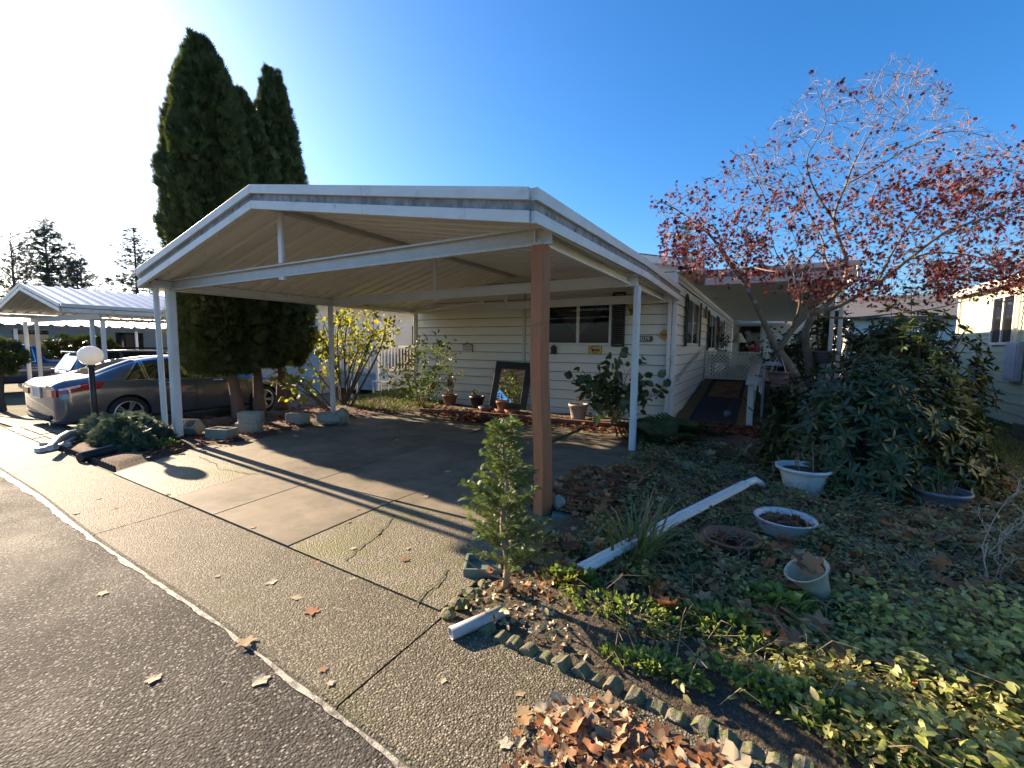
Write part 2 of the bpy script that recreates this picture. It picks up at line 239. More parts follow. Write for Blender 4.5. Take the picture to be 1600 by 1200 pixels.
# ---------------------------------------------------------------- mesh helpers
class MB:
    def __init__(s): s.v = []; s.f = []
    def add(s, vs, fs):
        b = len(s.v); s.v += [tuple(map(float, p)) for p in vs]; s.f += [tuple(b+i for i in f) for f in fs]; return s
    def box(s, x0, x1, y0, y1, z0, z1):
        return s.add([(x0,y0,z0),(x1,y0,z0),(x1,y1,z0),(x0,y1,z0),(x0,y0,z1),(x1,y0,z1),(x1,y1,z1),(x0,y1,z1)],
                     [(0,3,2,1),(4,5,6,7),(0,1,5,4),(1,2,6,5),(2,3,7,6),(3,0,4,7)])
    def hexa(s, P):  # 8 corners, bottom four then top four
        return s.add(P, [(0,3,2,1),(4,5,6,7),(0,1,5,4),(1,2,6,5),(2,3,7,6),(3,0,4,7)])
    def rbox(s, c, size, rot):  # rotated box
        hx, hy, hz = (a/2 for a in size); c = Vector(c)
        P = [c + rot @ Vector(p) for p in [(-hx,-hy,-hz),(hx,-hy,-hz),(hx,hy,-hz),(-hx,hy,-hz),(-hx,-hy,hz),(hx,-hy,hz),(hx,hy,hz),(-hx,hy,hz)]]
        return s.hexa(P)
    def bar(s, a, b, wd, ht, upv=(0,0,1)):  # rectangular bar from a to b
        a = Vector(a); b = Vector(b); d = (b-a).normalized(); u = Vector(upv); r = d.cross(u).normalized(); u = r.cross(d)
        P = []
        for p in (a, b): P += [p-r*wd/2-u*ht/2, p+r*wd/2-u*ht/2, p+r*wd/2+u*ht/2, p-r*wd/2+u*ht/2]
        return s.add(P, [(0,1,2,3),(7,6,5,4),(0,4,5,1),(1,5,6,2),(2,6,7,3),(3,7,4,0)])
    def tube(s, pts, rad, n=8, cap=True):
        pts = [Vector(p) for p in pts]
        if not hasattr(rad, '__len__'): rad = [rad]*len(pts)
        V = []; F = []; ref = Vector((0.31, 0.17, 0.93))
        for i, p in enumerate(pts):
            d = (pts[min(i+1, len(pts)-1)] - pts[max(i-1, 0)])
            if d.length < 1e-9: d = Vector((0,0,1))
            d.normalize()
            if abs(d.dot(ref)) > 0.95: ref = Vector((0.93, 0.2, 0.1))
            a = d.cross(ref).normalized(); b = d.cross(a)
            for k in range(n):
                t = 2*pi*k/n; V.append(p + (a*cos(t) + b*sin(t))*rad[i])
        for i in range(len(pts)-1):
            for k in range(n): F.append((i*n+k, i*n+(k+1)%n, (i+1)*n+(k+1)%n, (i+1)*n+k))
        if cap: F.append(tuple(range(n))[::-1]); F.append(tuple((len(pts)-1)*n+k for k in range(n)))
        return s.add(V, F)
    def lathe(s, prof, c=(0,0,0), n=24, rot=None, flute=0.0, fn=12, sy=1.0):
        V = []; F = []; c = Vector(c)
        for i, (r, z) in enumerate(prof):
            for k in range(n):
                t = 2*pi*k/n; rr = r*(1 + flute*abs(sin(fn*t/2)))
                p = Vector((rr*cos(t), rr*sin(t)*sy, z)); V.append(c + (rot @ p if rot else p))
        for i in range(len(prof)-1):
            for k in range(n): F.append((i*n+k, i*n+(k+1)%n, (i+1)*n+(k+1)%n, (i+1)*n+k))
        return s.add(V, F)
    def prism(s, poly, vec):
        n = len(poly); v = Vector(vec); P = [Vector(p) for p in poly]
        return s.add(P + [p+v for p in P], [tuple(range(n))[::-1], tuple(range(n, 2*n))] + [(i, (i+1)%n, n+(i+1)%n, n+i) for i in range(n)])
    def grid(s, P):  # 2-D list of points
        a = len(P); b = len(P[0])
        return s.add([q for r in P for q in r], [(i*b+j, i*b+j+1, (i+1)*b+j+1, (i+1)*b+j) for i in range(a-1) for j in range(b-1)])

def root_loc(o):
    l = Vector((0,0,0))
    while o is not None: l += o.location; o = o.parent
    return l
def link(name, me, mat, parent=None, local=False, label=None, cat=None, group=None, kind=None, bevel=0.0, smooth=False, solid=0.0, subd=0, recenter=False):
    o = bpy.data.objects.new(name, me); COL.objects.link(o)
    if mat is not None and not me.materials: me.materials.append(MATS[mat] if isinstance(mat, str) else mat)
    if parent is not None: o.parent = parent
    if not local and parent is not None:
        l = root_loc(parent)
        if l.length: me.transform(Matrix.Translation(-l))
    elif not local and recenter:
        vv = [v.co for v in me.vertices]; x = [q.x for q in vv]; y = [q.y for q in vv]; z = [q.z for q in vv]
        l = Vector(((min(x)+max(x))/2, (min(y)+max(y))/2, min(z))); me.transform(Matrix.Translation(-l)); o.location = l
    if smooth: me.polygons.foreach_set('use_smooth', [True]*len(me.polygons))
    if subd: sm = o.modifiers.new('subdivision', 'SUBSURF'); sm.levels = subd; sm.render_levels = subd
    if bevel: bm = o.modifiers.new('bevel', 'BEVEL'); bm.width = bevel; bm.segments = 2; bm.limit_method = 'ANGLE'
    if solid: so = o.modifiers.new('solid', 'SOLIDIFY'); so.thickness = solid; so.offset = 0
    if label: o['label'] = label
    if cat: o['category'] = cat
    if group: o['group'] = group
    if kind: o['kind'] = kind
    return o
def mesh(mb, name='m'):
    me = bpy.data.meshes.new(name); me.from_pydata(mb.v, [], mb.f); me.update(); return me
def obj(name, mb, mat, parent=None, **kw): return link(name, mesh(mb, name), mat, parent, **kw)
def thing(name, label, cat, loc=(0,0,0), group=None):
    o = bpy.data.objects.new(name, None); COL.objects.link(o); o.location = Vector([float(a) for a in loc]); o.empty_display_size = 0.2
    o['label'] = label; o['category'] = cat
    if group: o['group'] = group
    return o
def one(name, mb, mat, label, cat, **kw): return obj(name, mb, mat, None, label=label, cat=cat, recenter=True, **kw)
def struct(name, mb, mat, **kw): return obj(name, mb, mat, None, kind='structure', **kw)
def share(name, src, parent, mat=None, loc=(0,0,0), rot=(0,0,0), mw=None):
    """another object on the same mesh data"""
    o = bpy.data.objects.new(name, src.data if hasattr(src, 'data') else src); COL.objects.link(o)
    if parent is not None: o.parent = parent
    if mw is not None: o.matrix_local = mw
    else: o.location = loc; o.rotation_euler = rot
    return o
def text(name, body, size, mat, parent, loc, rotx=pi/2, rotz=0.0, ext=0.002, align='CENTER'):
    cu = bpy.data.curves.new(name, 'FONT'); cu.body = body; cu.size = size; cu.extrude = ext; cu.align_x = align; cu.align_y = 'CENTER'
    t = bpy.data.objects.new(name, cu); COL.objects.link(t)
    me = bpy.data.meshes.new_from_object(t.evaluated_get(bpy.context.evaluated_depsgraph_get()))
    bpy.data.objects.remove(t)
    me.transform(Matrix.Translation(Vector([float(a) for a in loc])) @ Matrix.Rotation(rotz, 4, 'Z') @ Matrix.Rotation(rotx, 4, 'X'))
    return link(name, me, mat, parent)

# leaf templates: x along the leaf, y across, z up
T_OVAL = (np.array([(0,0,0),(.28,-.24,.05),(.28,0,0),(.28,.24,.05),(.68,-.22,.03),(.68,0,-.03),(.68,.22,.03),(1,0,-.12)]), [(0,1,2),(0,2,3),(1,4,5,2),(2,5,6,3),(4,7,5),(5,7,6)])
T_LONG = (np.array([(0,0,0),(.3,-.13,.03),(.3,0,0),(.3,.13,.03),(.7,-.12,.0),(.7,0,-.03),(.7,.12,.0),(1,0,-.09)]), [(0,1,2),(0,2,3),(1,4,5,2),(2,5,6,3),(4,7,5),(5,7,6)])
T_ROUND = (np.array([(0,0,0),(.2,-.34,.05),(.25,0,0),(.2,.34,.05),(.6,-.36,.04),(.6,0,-.02),(.6,.36,.04),(1,0,-.1)]), [(0,1,2),(0,2,3),(1,4,5,2),(2,5,6,3),(4,7,5),(5,7,6)])
def palm(n=7, notch=0.42, curl=0.0, wob=0.0, seed=0):
    r = random.Random(seed); V = [(0.42, 0, 0)]; F = []
    for i in range(n):
        a = (i-(n-1)/2)/((n-1)/2)*2.35; L = (1.0 - 0.42*abs(i-(n-1)/2)/((n-1)/2))*0.62
        V.append((0.42+L*cos(a), L*sin(a), curl*L*L*2 + r.uniform(-wob, wob)))
        if i < n-1:
            a2 = (i+.5-(n-1)/2)/((n-1)/2)*2.35; l2 = L*notch if i >= (n-1)/2 else (1.0 - 0.42*abs(i+1-(n-1)/2)/((n-1)/2))*0.62*notch
            V.append((0.42+l2*cos(a2), l2*sin(a2), r.uniform(-wob, wob)*.5))
    V.append((0.0, 0, 0.0)); k = len(V)-1
    for i in range(1, k-1): F.append((0, i, i+1))
    F.append((0, k-1, k)); F.append((0, k, 1))
    return (np.array(V), F)
T_MAPLE = palm(7, 0.34, 0.0, 0.03)
T_BIG = palm(5, 0.62, 0.35, 0.12, 3)
T_BIG2 = palm(5, 0.66, 0.7, 0.2, 5)
def crumple(seed, curl=0.5, amp=0.10, lobes=5, deep=0.28):
    r = random.Random(seed); n = 20; V = [(0.0, 0, 0)]; F = []; ph = r.uniform(0, 6)
    for ring, f in ((0, .5), (1, 1.0)):
        for i in range(n):
            a = 2*pi*i/n; L = .5*(1-.18*cos(a)*0+.0)*(1-deep*(0.5+0.5*cos(lobes*a+pi)))*(1+r.uniform(-.12, .12))
            x, y = f*L*cos(a)*1.15, f*L*sin(a); z = curl*(y*y*1.6*f+x*x*.5)+amp*f*(sin(2.3*a+ph)*.6+r.uniform(-.7, .7))
            V.append((x, y, z))
    for i in range(n): F += [(0, 1+i, 1+(i+1) % n), (1+i, 1+n+i, 1+n+(i+1) % n, 1+(i+1) % n)]
    V.append((.9, .03, .1)); V.append((.9, -.02, .1)); F.append((1+n, 2*n+1, 2*n+2))
    return (np.array(V), F)
T_BIG = crumple(3, .18, .045, 5, .45); T_BIG2 = crumple(5, .45, .08, 5, .33)
def fan(k=5, spread=0.9, w=0.09, lens=None):
    V = []; F = []
    for i in range(k):
        a = (i-(k-1)/2)/max(1, (k-1)/2)*spread; L = 1.0-0.25*abs(i-(k-1)/2)/max(1, (k-1)/2); b = len(V)
        d = np.array([cos(a), sin(a), 0]); p = np.array([-sin(a), cos(a), 0]); s0 = 0.12*i/k
        V += [d*s0-p*w*.4, d*s0+p*w*.4, d*L*.6+p*w+(0,0,.03), d*L, d*L*.6-p*w+(0,0,.03)]
        F.append((b, b+4, b+3, b+2, b+1))
    return (np.array(V), F)
T_FAN = fan(6, 0.75, 0.055); T_SPRIG = fan(3, 0.6, 0.12)
T_BLADE = (np.array([(0,-.02,0),(0,.02,0),(.4,.018,.06),(.4,-.018,.06),(.75,.012,.03),(.75,-.012,.03),(1,0,-.08)]), [(0,3,2,1),(3,5,4,2),(5,6,4)])
def pinnate(n=7):
    V = []; F = []
    for i in range(n):
        x = 0.1+0.85*i/(n-1); l = 0.30*sin(pi*(0.15+0.85*(1-i/n)))+0.05
        for s in (-1, 1):
            b = len(V); V += [(x-.03,0,-.3*x*x),(x+.05,0,-.3*x*x),(x+.10,s*l,-.3*x*x-.05),(x+.03,s*l*.8,-.3*x*x-.03)]; F.append((b,b+1,b+2,b+3))
    return (np.array(V), F)
T_PIN = pinnate(9)
def unit(a): return a/np.maximum(np.linalg.norm(a, axis=-1, keepdims=True), 1e-9)
def frames(d, nrm):
    x = unit(d); y = unit(np.cross(nrm, x)); z = np.cross(x, y); return np.stack([x, y, z], axis=2)   # columns
def leafmesh(name, pos, R, size, tm):
    tv, tf = tm; n = len(pos); k = len(tv)
    V = np.einsum('nij,kj->nki', R*np.asarray(size)[:, None, None], tv) + pos[:, None, :]
    V = V.reshape(-1, 3); loops = []; starts = []; tot = 0
    base = np.arange(n)*k
    fl = np.concatenate([np.array(f) for f in tf]); ln = np.array([len(f) for f in tf])
    L = (base[:, None] + fl[None, :]).reshape(-1); LN = np.tile(ln, n); ST = np.concatenate([[0], np.cumsum(LN)[:-1]])
    me = bpy.data.meshes.new(name); me.vertices.add(len(V)); me.vertices.foreach_set('co', V.astype(np.float32).reshape(-1))
    me.loops.add(len(L)); me.loops.foreach_set('vertex_index', L.astype(np.int32)); me.polygons.add(len(ST)); me.polygons.foreach_set('loop_start', ST.astype(np.int32))
    me.polygons.foreach_set('loop_total', LN.astype(np.int32)); me.update(calc_edges=True); me.validate(); return me
def leaves(name, parent, mat, pos, d, nrm, size, tm, indiv=0, leafname='leaf', **kw):
    """foliage: the `indiv` leaves nearest to the camera are objects of their own, the rest one mesh"""
    pos = np.asarray(pos, float); n = len(pos); size = np.broadcast_to(np.asarray(size, float), (n,)); R = frames(np.asarray(d, float), np.asarray(nrm, float))
    idx = np.arange(n)
    if indiv:
        order = np.argsort(np.linalg.norm(pos-CAM, axis=1)/size); near = order[:indiv]; idx = order[indiv:]
        me = bpy.data.meshes.new(leafname); me.from_pydata([tuple(p) for p in tm[0]], [], tm[1]); me.materials.append(MATS[mat])
        rl = np.array(root_loc(parent))
        for i in near:
            mw = Matrix(((*(R[i][0]*size[i]), pos[i][0]-rl[0]), (*(R[i][1]*size[i]), pos[i][1]-rl[1]), (*(R[i][2]*size[i]), pos[i][2]-rl[2]), (0,0,0,1)))
            share(leafname, me, parent, mw=mw)
    if len(idx): return link(name, leafmesh(name, pos[idx], R[idx], size[idx], tm), mat, parent, **kw)
def rand_unit(n):
    v = rng.normal(size=(n, 3)); return unit(v)
# ================================================================ the setting
def smooth(t): t = np.clip(t, 0, 1); return t*t*(3-2*t)
def hgt(x, y):
    a = smooth((y-2.5)/1.4)
    return float(-0.17*smooth((-9.3-x)/1.0)*a - 0.22*smooth((-13.5-x)/2.5)*a)
def steps(a, b, near, dn, df):
    r = [a]; 
    while r[-1] < b:
        x = r[-1]; r.append(x + (dn if near[0] <= x < near[1] else df))
    return r
gx = steps(-160, 160, (-26, 8), 0.5, 6); gy = steps(-30, 220, (0, 16), 0.5, 6)
g = MB(); g.grid([[(x, y, hgt(x, y)-0.03) for x in gx] for y in gy]); struct('ground', g, 'ground')

def road_edge(x): return 1.18-0.064*(x+1.09) + 0.012*sin(x*1.7)
def apron_far(x): return 2.0-0.046*(x+1.6)
xs = np.linspace(-40, 14, 217)
r = MB(); r.grid([[(x, y, 0.0) for x in xs] for y in (-8, -2)] + [[(x, road_edge(x), 0.0) for x in xs]])
road = struct('road', r, 'asphalt')
xs2 = np.linspace(-30, 12, 1200); nzl = np.convolve(rng.normal(size=1240), np.ones(5)/5, 'valid')[:1200]; nzl2 = np.convolve(rng.normal(size=1240), np.ones(6)/6, 'valid')[:1200]
r = MB(); r.grid([[(x, road_edge(x)-0.012-0.014*nzl[i]-0.010*max(0, -x-4), 0.005) for i, x in enumerate(xs2)], [(x, road_edge(x)+0.012+0.006*nzl2[i], 0.005) for i, x in enumerate(xs2)]])
obj('edge_line', r, 'curb_line', road)
# exposed aggregate apron: slabs on a joint bed
r = MB(); r.grid([[(x, road_edge(x), 0.001) for x in xs], [(x, apron_far(x), 0.001) for x in xs]])
apron = struct('pavement', r, 'joint')
jx = [-30, -23.5, -17.3, -14.1, -11.0, -7.85, -4.72, -1.55, 1.6, 4.7, 11]
for a, b in zip(jx[:-1], jx[1:]):
    mb = MB(); a2, b2 = a+.006, b-.006; X = np.linspace(a2, b2, 12)
    top = [[(x + 0.04*(t-0.5)*0, road_edge(x)+0.03+(apron_far(x)-road_edge(x)-0.036)*t, 0.016+0.006*t) for x in X] for t in (0, .5, 1)]
    mb.grid(top); mb.grid([[(x, road_edge(x)+0.018, 0.0) for x in X], [top[0][i] for i in range(12)]])
    mb.grid([[top[2][i] for i in range(12)], [(x, apron_far(x)-0.002, 0.0) for x in X]])
    obj('slab', mb, 'aggregate', apron)

# driveway slabs
dr = MB(); dr.grid([[(-7.6, 2.1, 0.002), (-1.62, 1.98, 0.002)], [(-7.6, 8.6, 0.002), (-1.2, 8.75, 0.002)]])
drive = struct('driveway', dr, 'joint')
def slab(P, mat, z=0.022, g=0.007):
    c = np.mean(P, axis=0); Q = []
    for p in P:
        d = np.array(p)-c; L = np.linalg.norm(d); Q.append(np.array(p) - d/L*g)
    mb = MB(); mb.prism([(q[0], q[1], 0.003) for q in Q], (0, 0, z-0.003)); 
    return obj('slab', mb, mat, drive, bevel=0.004)
af = lambda x: apron_far(x)+0.012
slab([(-6.75, af(-6.75)), (-5.16, af(-5.16)), (-5.30, 3.27), (-7.25, 3.3)], 'old_concrete')
slab([(-5.16, af(-5.16)), (-4.32, af(-4.32)), (-4.42, 3.27), (-5.30, 3.27)], 'concrete', 0.026)
slab([(-4.32, af(-4.32)), (-3.15, af(-3.15)), (-3.18, 3.25), (-4.42, 3.27)], 'concrete', 0.026)
slab([(-3.15, af(-3.15)), (-1.60, af(-1.60)), (-1.58, 3.2), (-3.18, 3.25)], 'old_concrete')
for x0, x1, x2, x3 in ((-7.3, -4.43, -4.55, -7.45), (-4.43, -3.18, -3.0, -4.55), (-3.18, -1.52, -1.2, -3.0)):
    slab([(x0, 3.28), (x1, 3.27), (x2, 5.95), (x3, 5.95)], 'concrete', 0.022)
    slab([(x3, 5.96), (x2, 5.96), (x2, 8.55), (x3+.3, 8.45)], 'concrete', 0.024)

# planting beds, lawn: uneven ground
def bumpy(x0, x1, y0, y1, n, m, base, amp, edge=0.35, seed=1, shape=None):
    rr = np.random.default_rng(seed); ph = rr.uniform(0, 6.28, 12); fx = rr.uniform(1.5, 9, 12); fy = rr.uniform(1.5, 9, 12)
    P = []
    for j in range(m+1):
        row = []
        for i in range(n+1):
            u, v = i/n, j/m
            if shape: x, y = shape(u, v)
            else: x = x0+(x1-x0)*u; y = y0+(y1-y0)*v
            e = min(min(u, 1-u)*n, min(v, 1-v)*m)/3; e = min(1, e)
            z = base*e + amp*e*sum(sin(fx[k]*x+fy[k]*y+ph[k]) for k in range(12))/4
            row.append((x, y, z + hgt(x, y) - 0.015*(1-e)))
        P.append(row)
    mb = MB(); mb.grid(P); return mb
def bed_shape(u, v):
    y = 1.93+7.6*v; xl = -1.66+0.05*sin(9*v)+(.25*min(1, max(0, v-.25)/.2)) ; return xl+(2.9+0.5*sin(3*v)-xl)*u, y - 0.045*(u*4)*(1-v)
bed = struct('garden_bed', bumpy(0, 0, 0, 0, 60, 90, 0.05, 0.02, seed=3, shape=bed_shape), 'soil', smooth=True)
struct('lawn', bumpy(2.7, 9.0, 2.0, 26, 50, 90, 0.03, 0.015, seed=5), 'lawn', smooth=True)
def bed2(u, v):
    A = np.array([(-9.2, 2.36), (-6.78, 2.27), (-7.2, 3.0), (-7.12, 3.7), (-7.05, 4.3), (-7.4, 5.4), (-7.3, 6.5), (-6.9, 7.6), (-6.8, 8.6)])
    B = np.array([(-9.9, 3.0), (-9.75, 3.4), (-9.75, 4.0), (-9.75, 4.6), (-9.75, 5.2), (-9.8, 6.0), (-9.8, 7.0), (-9.8, 8.2), (-9.8, 9.5)])
    k = v*(len(A)-1); i = min(int(k), len(A)-2); t = k-i; a = A[i]*(1-t)+A[i+1]*t; b = B[i]*(1-t)+B[i+1]*t
    return tuple(a*(1-u)+b*u)
struct('mulch_bed', bumpy(0, 0, 0, 0, 26, 60, 0.06, 0.018, seed=8, shape=bed2), 'mulch', smooth=True)
struct('wall_bed', bumpy(-8.5, -1.75, 8.42, 9.62, 70, 14, 0.06, 0.02, seed=11), 'soil', smooth=True)
# neighbour's drive and its pavers
mb = MB(); mb.grid([[(x, y, hgt(x, y)-0.012) for x in np.linspace(-17, -10.0, 15)] for y in np.linspace(2.66, 12, 24)]); nd_ = struct('neighbour_drive', mb, 'aggregate')
mb = MB(); mb.grid([[(-11.9, 2.48, -0.002), (-9.3, 2.36, -0.002)], [(-12.4, 3.3, -0.05), (-10.1, 3.2, -0.05)]]); pav = struct('paver_strip', mb, 'joint')
for i in range(9):
    for j in range(4):
        u0, u1, v0, v1 = i/9+.006, (i+1)/9-.006, j/4+.015, (j+1)/4-.015
        def q(u, v): x0 = -11.9+2.6*u; x1 = -12.4+2.3*u; return np.array([x0*(1-v)+x1*v, (2.48-.12*u)*(1-v)+(3.3-.1*u)*v, -0.05*v])
        mb = MB(); dz = np.array([0, 0, 0.02+random.uniform(-.004, .004)])
        mb.hexa([q(u0, v0), q(u1, v0), q(u1, v1), q(u0, v1)] + [p+dz for p in (q(u0, v0), q(u1, v0), q(u1, v1), q(u0, v1))]); obj('paver', mb, 'concrete', pav, bevel=0.004)
# kerb between mulch bed and neighbour drive
mb = MB(); pts = [(-9.85, 3.3), (-9.85, 5), (-9.85, 8), (-9.85, 11)]
for a, b in zip(pts[:-1], pts[1:]): mb.bar((a[0], a[1], hgt(*a)+.05), (b[0], b[1]-.01, hgt(*b)+.05), .12, .12)
struct('kerb', mb, 'concrete', bevel=0.01)

# ================================================================ the mobile home
HX0, HX1, HY0, HY1 = -8.57, -1.60, 9.65, 29.0
EXPO = 0.2115; ZB = 0.14
house = thing('mobile_home', 'cream lap-sided mobile home behind the carport, dark shuttered window on its front', 'house', ((HX0+HX1)/2, (HY0+HY1)/2, 0))
def gable_z(x): return 3.98-0.19*abs(x+5.1)
mb = MB(); mb.box(HX0+.03, HX1-.03, HY0+.035, HY1, 0.0, 3.15); 
mb.prism([(HX0+.03, HY0+.035, 3.15), (HX1-.03, HY0+.035, 3.15), (HX1-.03, HY0+.035, gable_z(HX1)-.05), (-5.1, HY0+.035, 3.9), (HX0+.03, HY0+.035, gable_z(HX0)-.05)], (0, HY1-HY0-.1, 0))
wallf = obj('wall', mb, 'siding', house)
def plank(a, b, z, nrm, parent, mat, h=EXPO, prox=0.024):
    """one lap board from a to b (2-D), bottom at z, standing proud along nrm at its lower edge"""
    a = Vector((a[0], a[1], 0)); b = Vector((b[0], b[1], 0)); n = Vector((nrm[0], nrm[1], 0)); u = Vector((0, 0, 1))
    P = []
    for p in (a, b): P += [p+u*z, p+n*(0.012+prox)+u*z, p+n*(0.012+prox-.002)+u*(z+.012), p+n*0.012+u*(z+h+.008), p+u*(z+h+.008)]
    mb = MB(); mb.add(P, [(0,1,2,3,4), (9,8,7,6,5)] + [(i, 5+i, 5+(i+1)%5, (i+1)%5) for i in range(5)])
    mb.f = [tuple(reversed(f)) for f in mb.f] if nrm[0]*(b-a).y - nrm[1]*(b-a).x < 0 else mb.f
    o = obj('plank', mb, mat, parent)
    if mat == 'siding': o.data.materials.append(MATS['siding_lap_shade']); o.data.polygons[3].material_index = 1; o.data.polygons[2].material_index = 1  # lap shadow painted into the colour of each board's lower lip and underside
    return o
WX0, WX1, WZ0, WZ1 = -4.50, -2.93, 1.60, 2.72      # front window
TRX = -5.10                                         # vertical joint trim
for k in range(16):
    z = ZB+EXPO*k; zt = z+EXPO
    if z > 3.45: break
    segs = [(HX0, TRX-.03), (TRX+.03, HX1)]
    if zt > WZ0+.03 and z < WZ1-.03: segs = [(HX0, TRX-.03), (TRX+.03, WX0), (WX1+.0, HX1)]
    if z > 3.05: segs = [(HX0 + max(0, (z-3.1))*4.5, HX1 - max(0, (z-3.1))*4.5)]
    for a, b in segs:
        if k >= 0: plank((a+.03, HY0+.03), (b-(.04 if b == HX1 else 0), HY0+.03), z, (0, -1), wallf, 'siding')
mb = MB(); mb.box(TRX-.03, TRX+.03, HY0-.012, HY0+.03, ZB, 3.15); obj('joint_trim', mb, 'trim', house, bevel=.004)
# side wall boards with openings (y0,y1,z0,z1)
OPN = [(10.95, 13.1, 1.62, 2.74), (15.5, 17.9, 1.5, 2.7), (18.9, 21.2, 1.5, 2.7), (23, 24.4, 1.0, 2.75)]
for k in range(14):
    z = ZB+EXPO*k; cuts = [HY0+.05]
    for (a, b, c, d) in OPN:
        if z+EXPO > c+.03 and z < d-.03: cuts += [a, b]
    cuts.append(HY1)
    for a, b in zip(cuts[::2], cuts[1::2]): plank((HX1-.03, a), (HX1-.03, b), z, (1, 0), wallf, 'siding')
for x, y in ((HX1, HY0),):
    mb = MB(); mb.box(HX1-.07, HX1+.012, HY0-.025, HY0+.06, 0.05, 3.1); obj('corner_trim', mb, 'white_metal', house, bevel=.006)
mb = MB(); mb.box(HX1-.155, HX1-.085, HY0-.085, HY0-.03, 0.05, 2.62); obj('downspout', mb, 'white_metal', house, bevel=.008)
mb = MB(); mb.box(HX0-.02, HX0+.035, HY0-.004, HY0+.07, 0.05, 3.1); obj('corner_trim', mb, 'trim', house, bevel=.004)
mb = MB(); mb.box(HX0+.02, HX1-.02, HY0+.0, HY0+.03, 0.0, ZB); obj('skirting', mb, 'siding', house)
# roof, soffit, fascia
mb = MB()
mb.hexa([(-5.1, HY0-.22, 3.98), (HX1+.42, HY0-.22, 3.18), (HX1+.42, HY1, 3.18), (-5.1, HY1, 3.98), (-5.1, HY0-.22, 4.06), (HX1+.42, HY0-.22, 3.26), (HX1+.42, HY1, 3.26), (-5.1, HY1, 4.06)])
mb.hexa([(HX0-.4, HY0-.22, 3.2), (-5.1, HY0-.22, 3.98), (-5.1, HY1, 3.98), (HX0-.4, HY1, 3.2), (HX0-.4, HY0-.22, 3.28), (-5.1, HY0-.22, 4.06), (-5.1, HY1, 4.06), (HX0-.4, HY1, 3.28)])
roof = obj('roof', mb, 'roof_dark', house)
mb = MB(); mb.bar((-5.1, HY0-.235, 3.95), (HX1+.42, HY0-.235, 3.17), .03, .13, (0, 0, 1)); mb.bar((-5.1, HY0-.235, 3.95), (HX0-.4, HY0-.235, 3.19), .03, .13); obj('rake_board', mb, 'fascia', roof)
mb = MB(); mb.box(HX1+.39, HX1+.43, HY0-.2, HY1, 3.06, 3.2); obj('gutter_board', mb, 'trim', roof, bevel=.004)
mb = MB(); mb.box(HX1-.02, HX1+.39, HY0-.2, HY1, 3.075, 3.1); sof = obj('soffit', mb, 'siding', house)
for y in (11.2, 15.0, 19.5):
    mb = MB(); mb.box(HX1+.12, HX1+.28, y, y+.4, 3.066, 3.073); obj('vent', mb, 'galv', sof)
mb = MB(); mb.box(HX1-.015, HX1+.03, HY0+.07, HY1, 2.97, 3.07); obj('frieze_board', mb, 'siding', house, bevel=.004)

def window(parent, axis, at_, a0, a1, z0, z1, nrm, panes=2, fw_=.06, curtain=True):
    """sliding window on a wall; axis 'x' (front wall) or 'y' (side wall)"""
    def bx(mb, a, b, d0, d1, z0, z1):
        lo, hi = sorted((at_+nrm*d0, at_+nrm*d1))
        if axis == 'x': mb.box(a, b, lo, hi, z0, z1)
        else: mb.box(lo, hi, a, b, z0, z1)
    mb = MB(); bx(mb, a0, a1, -.030, -.022, z0, z1); win = obj('window', mb, 'black_paint', parent)
    mb = MB()
    for (p, q, r, s) in ((a0, a1, z0, z0+fw_), (a0, a1, z1-fw_, z1), (a0, a0+fw_, z0+fw_, z1-fw_), (a1-fw_, a1, z0+fw_, z1-fw_)): bx(mb, p, q, -.028, .035, r, s)
    for i in range(1, panes): m_ = a0+(a1-a0)*i/panes; bx(mb, m_-.035, m_+.035, -.018, .02, z0+fw_, z1-fw_)
    obj('frame', mb, 'aluminium', win, bevel=.004)
    for i in range(panes):
        mb = MB(); w_ = (a1-a0)/panes; bx(mb, a0+w_*i+.04, a0+w_*(i+1)-.04, -.004, .002, z0+.05, z1-.05); obj('pane', mb, 'clear_glass' if curtain else 'window_glass', win)
    return win, bx
win, bx = window(house, 'x', HY0, WX0, WX1, WZ0, WZ1, -1)
mb = MB(); n = 30; mb.grid([[(WX0+.8+(WX1-WX0-.84)*i/n, HY0+.017+.003*sin(i*2.1), z) for i in range(n+1)] for z in (WZ0+.06, WZ1-.06)]); obj('curtain', mb, 'red_curtain', win)
for (xa, xb, flip) in ((WX0+.06, WX0+.76, 0), (WX0+.83, WX1-.05, 1)):
    mb = MB(); n = 16; P0 = []; P1 = []
    for i in range(n+1):
        t = i/n; x = xa+(xb-xa)*t; d = (0.12+0.68*(t if not flip else 1-t)) if True else 0
        P0.append((x, HY0+.010+.002*sin(i*2.3), WZ1-.06)); P1.append((x, HY0+.010+.002*sin(i*2.3), WZ1-.08-d))
    mb.grid([P0, P1]); obj('lace_curtain', mb, 'lace', win)
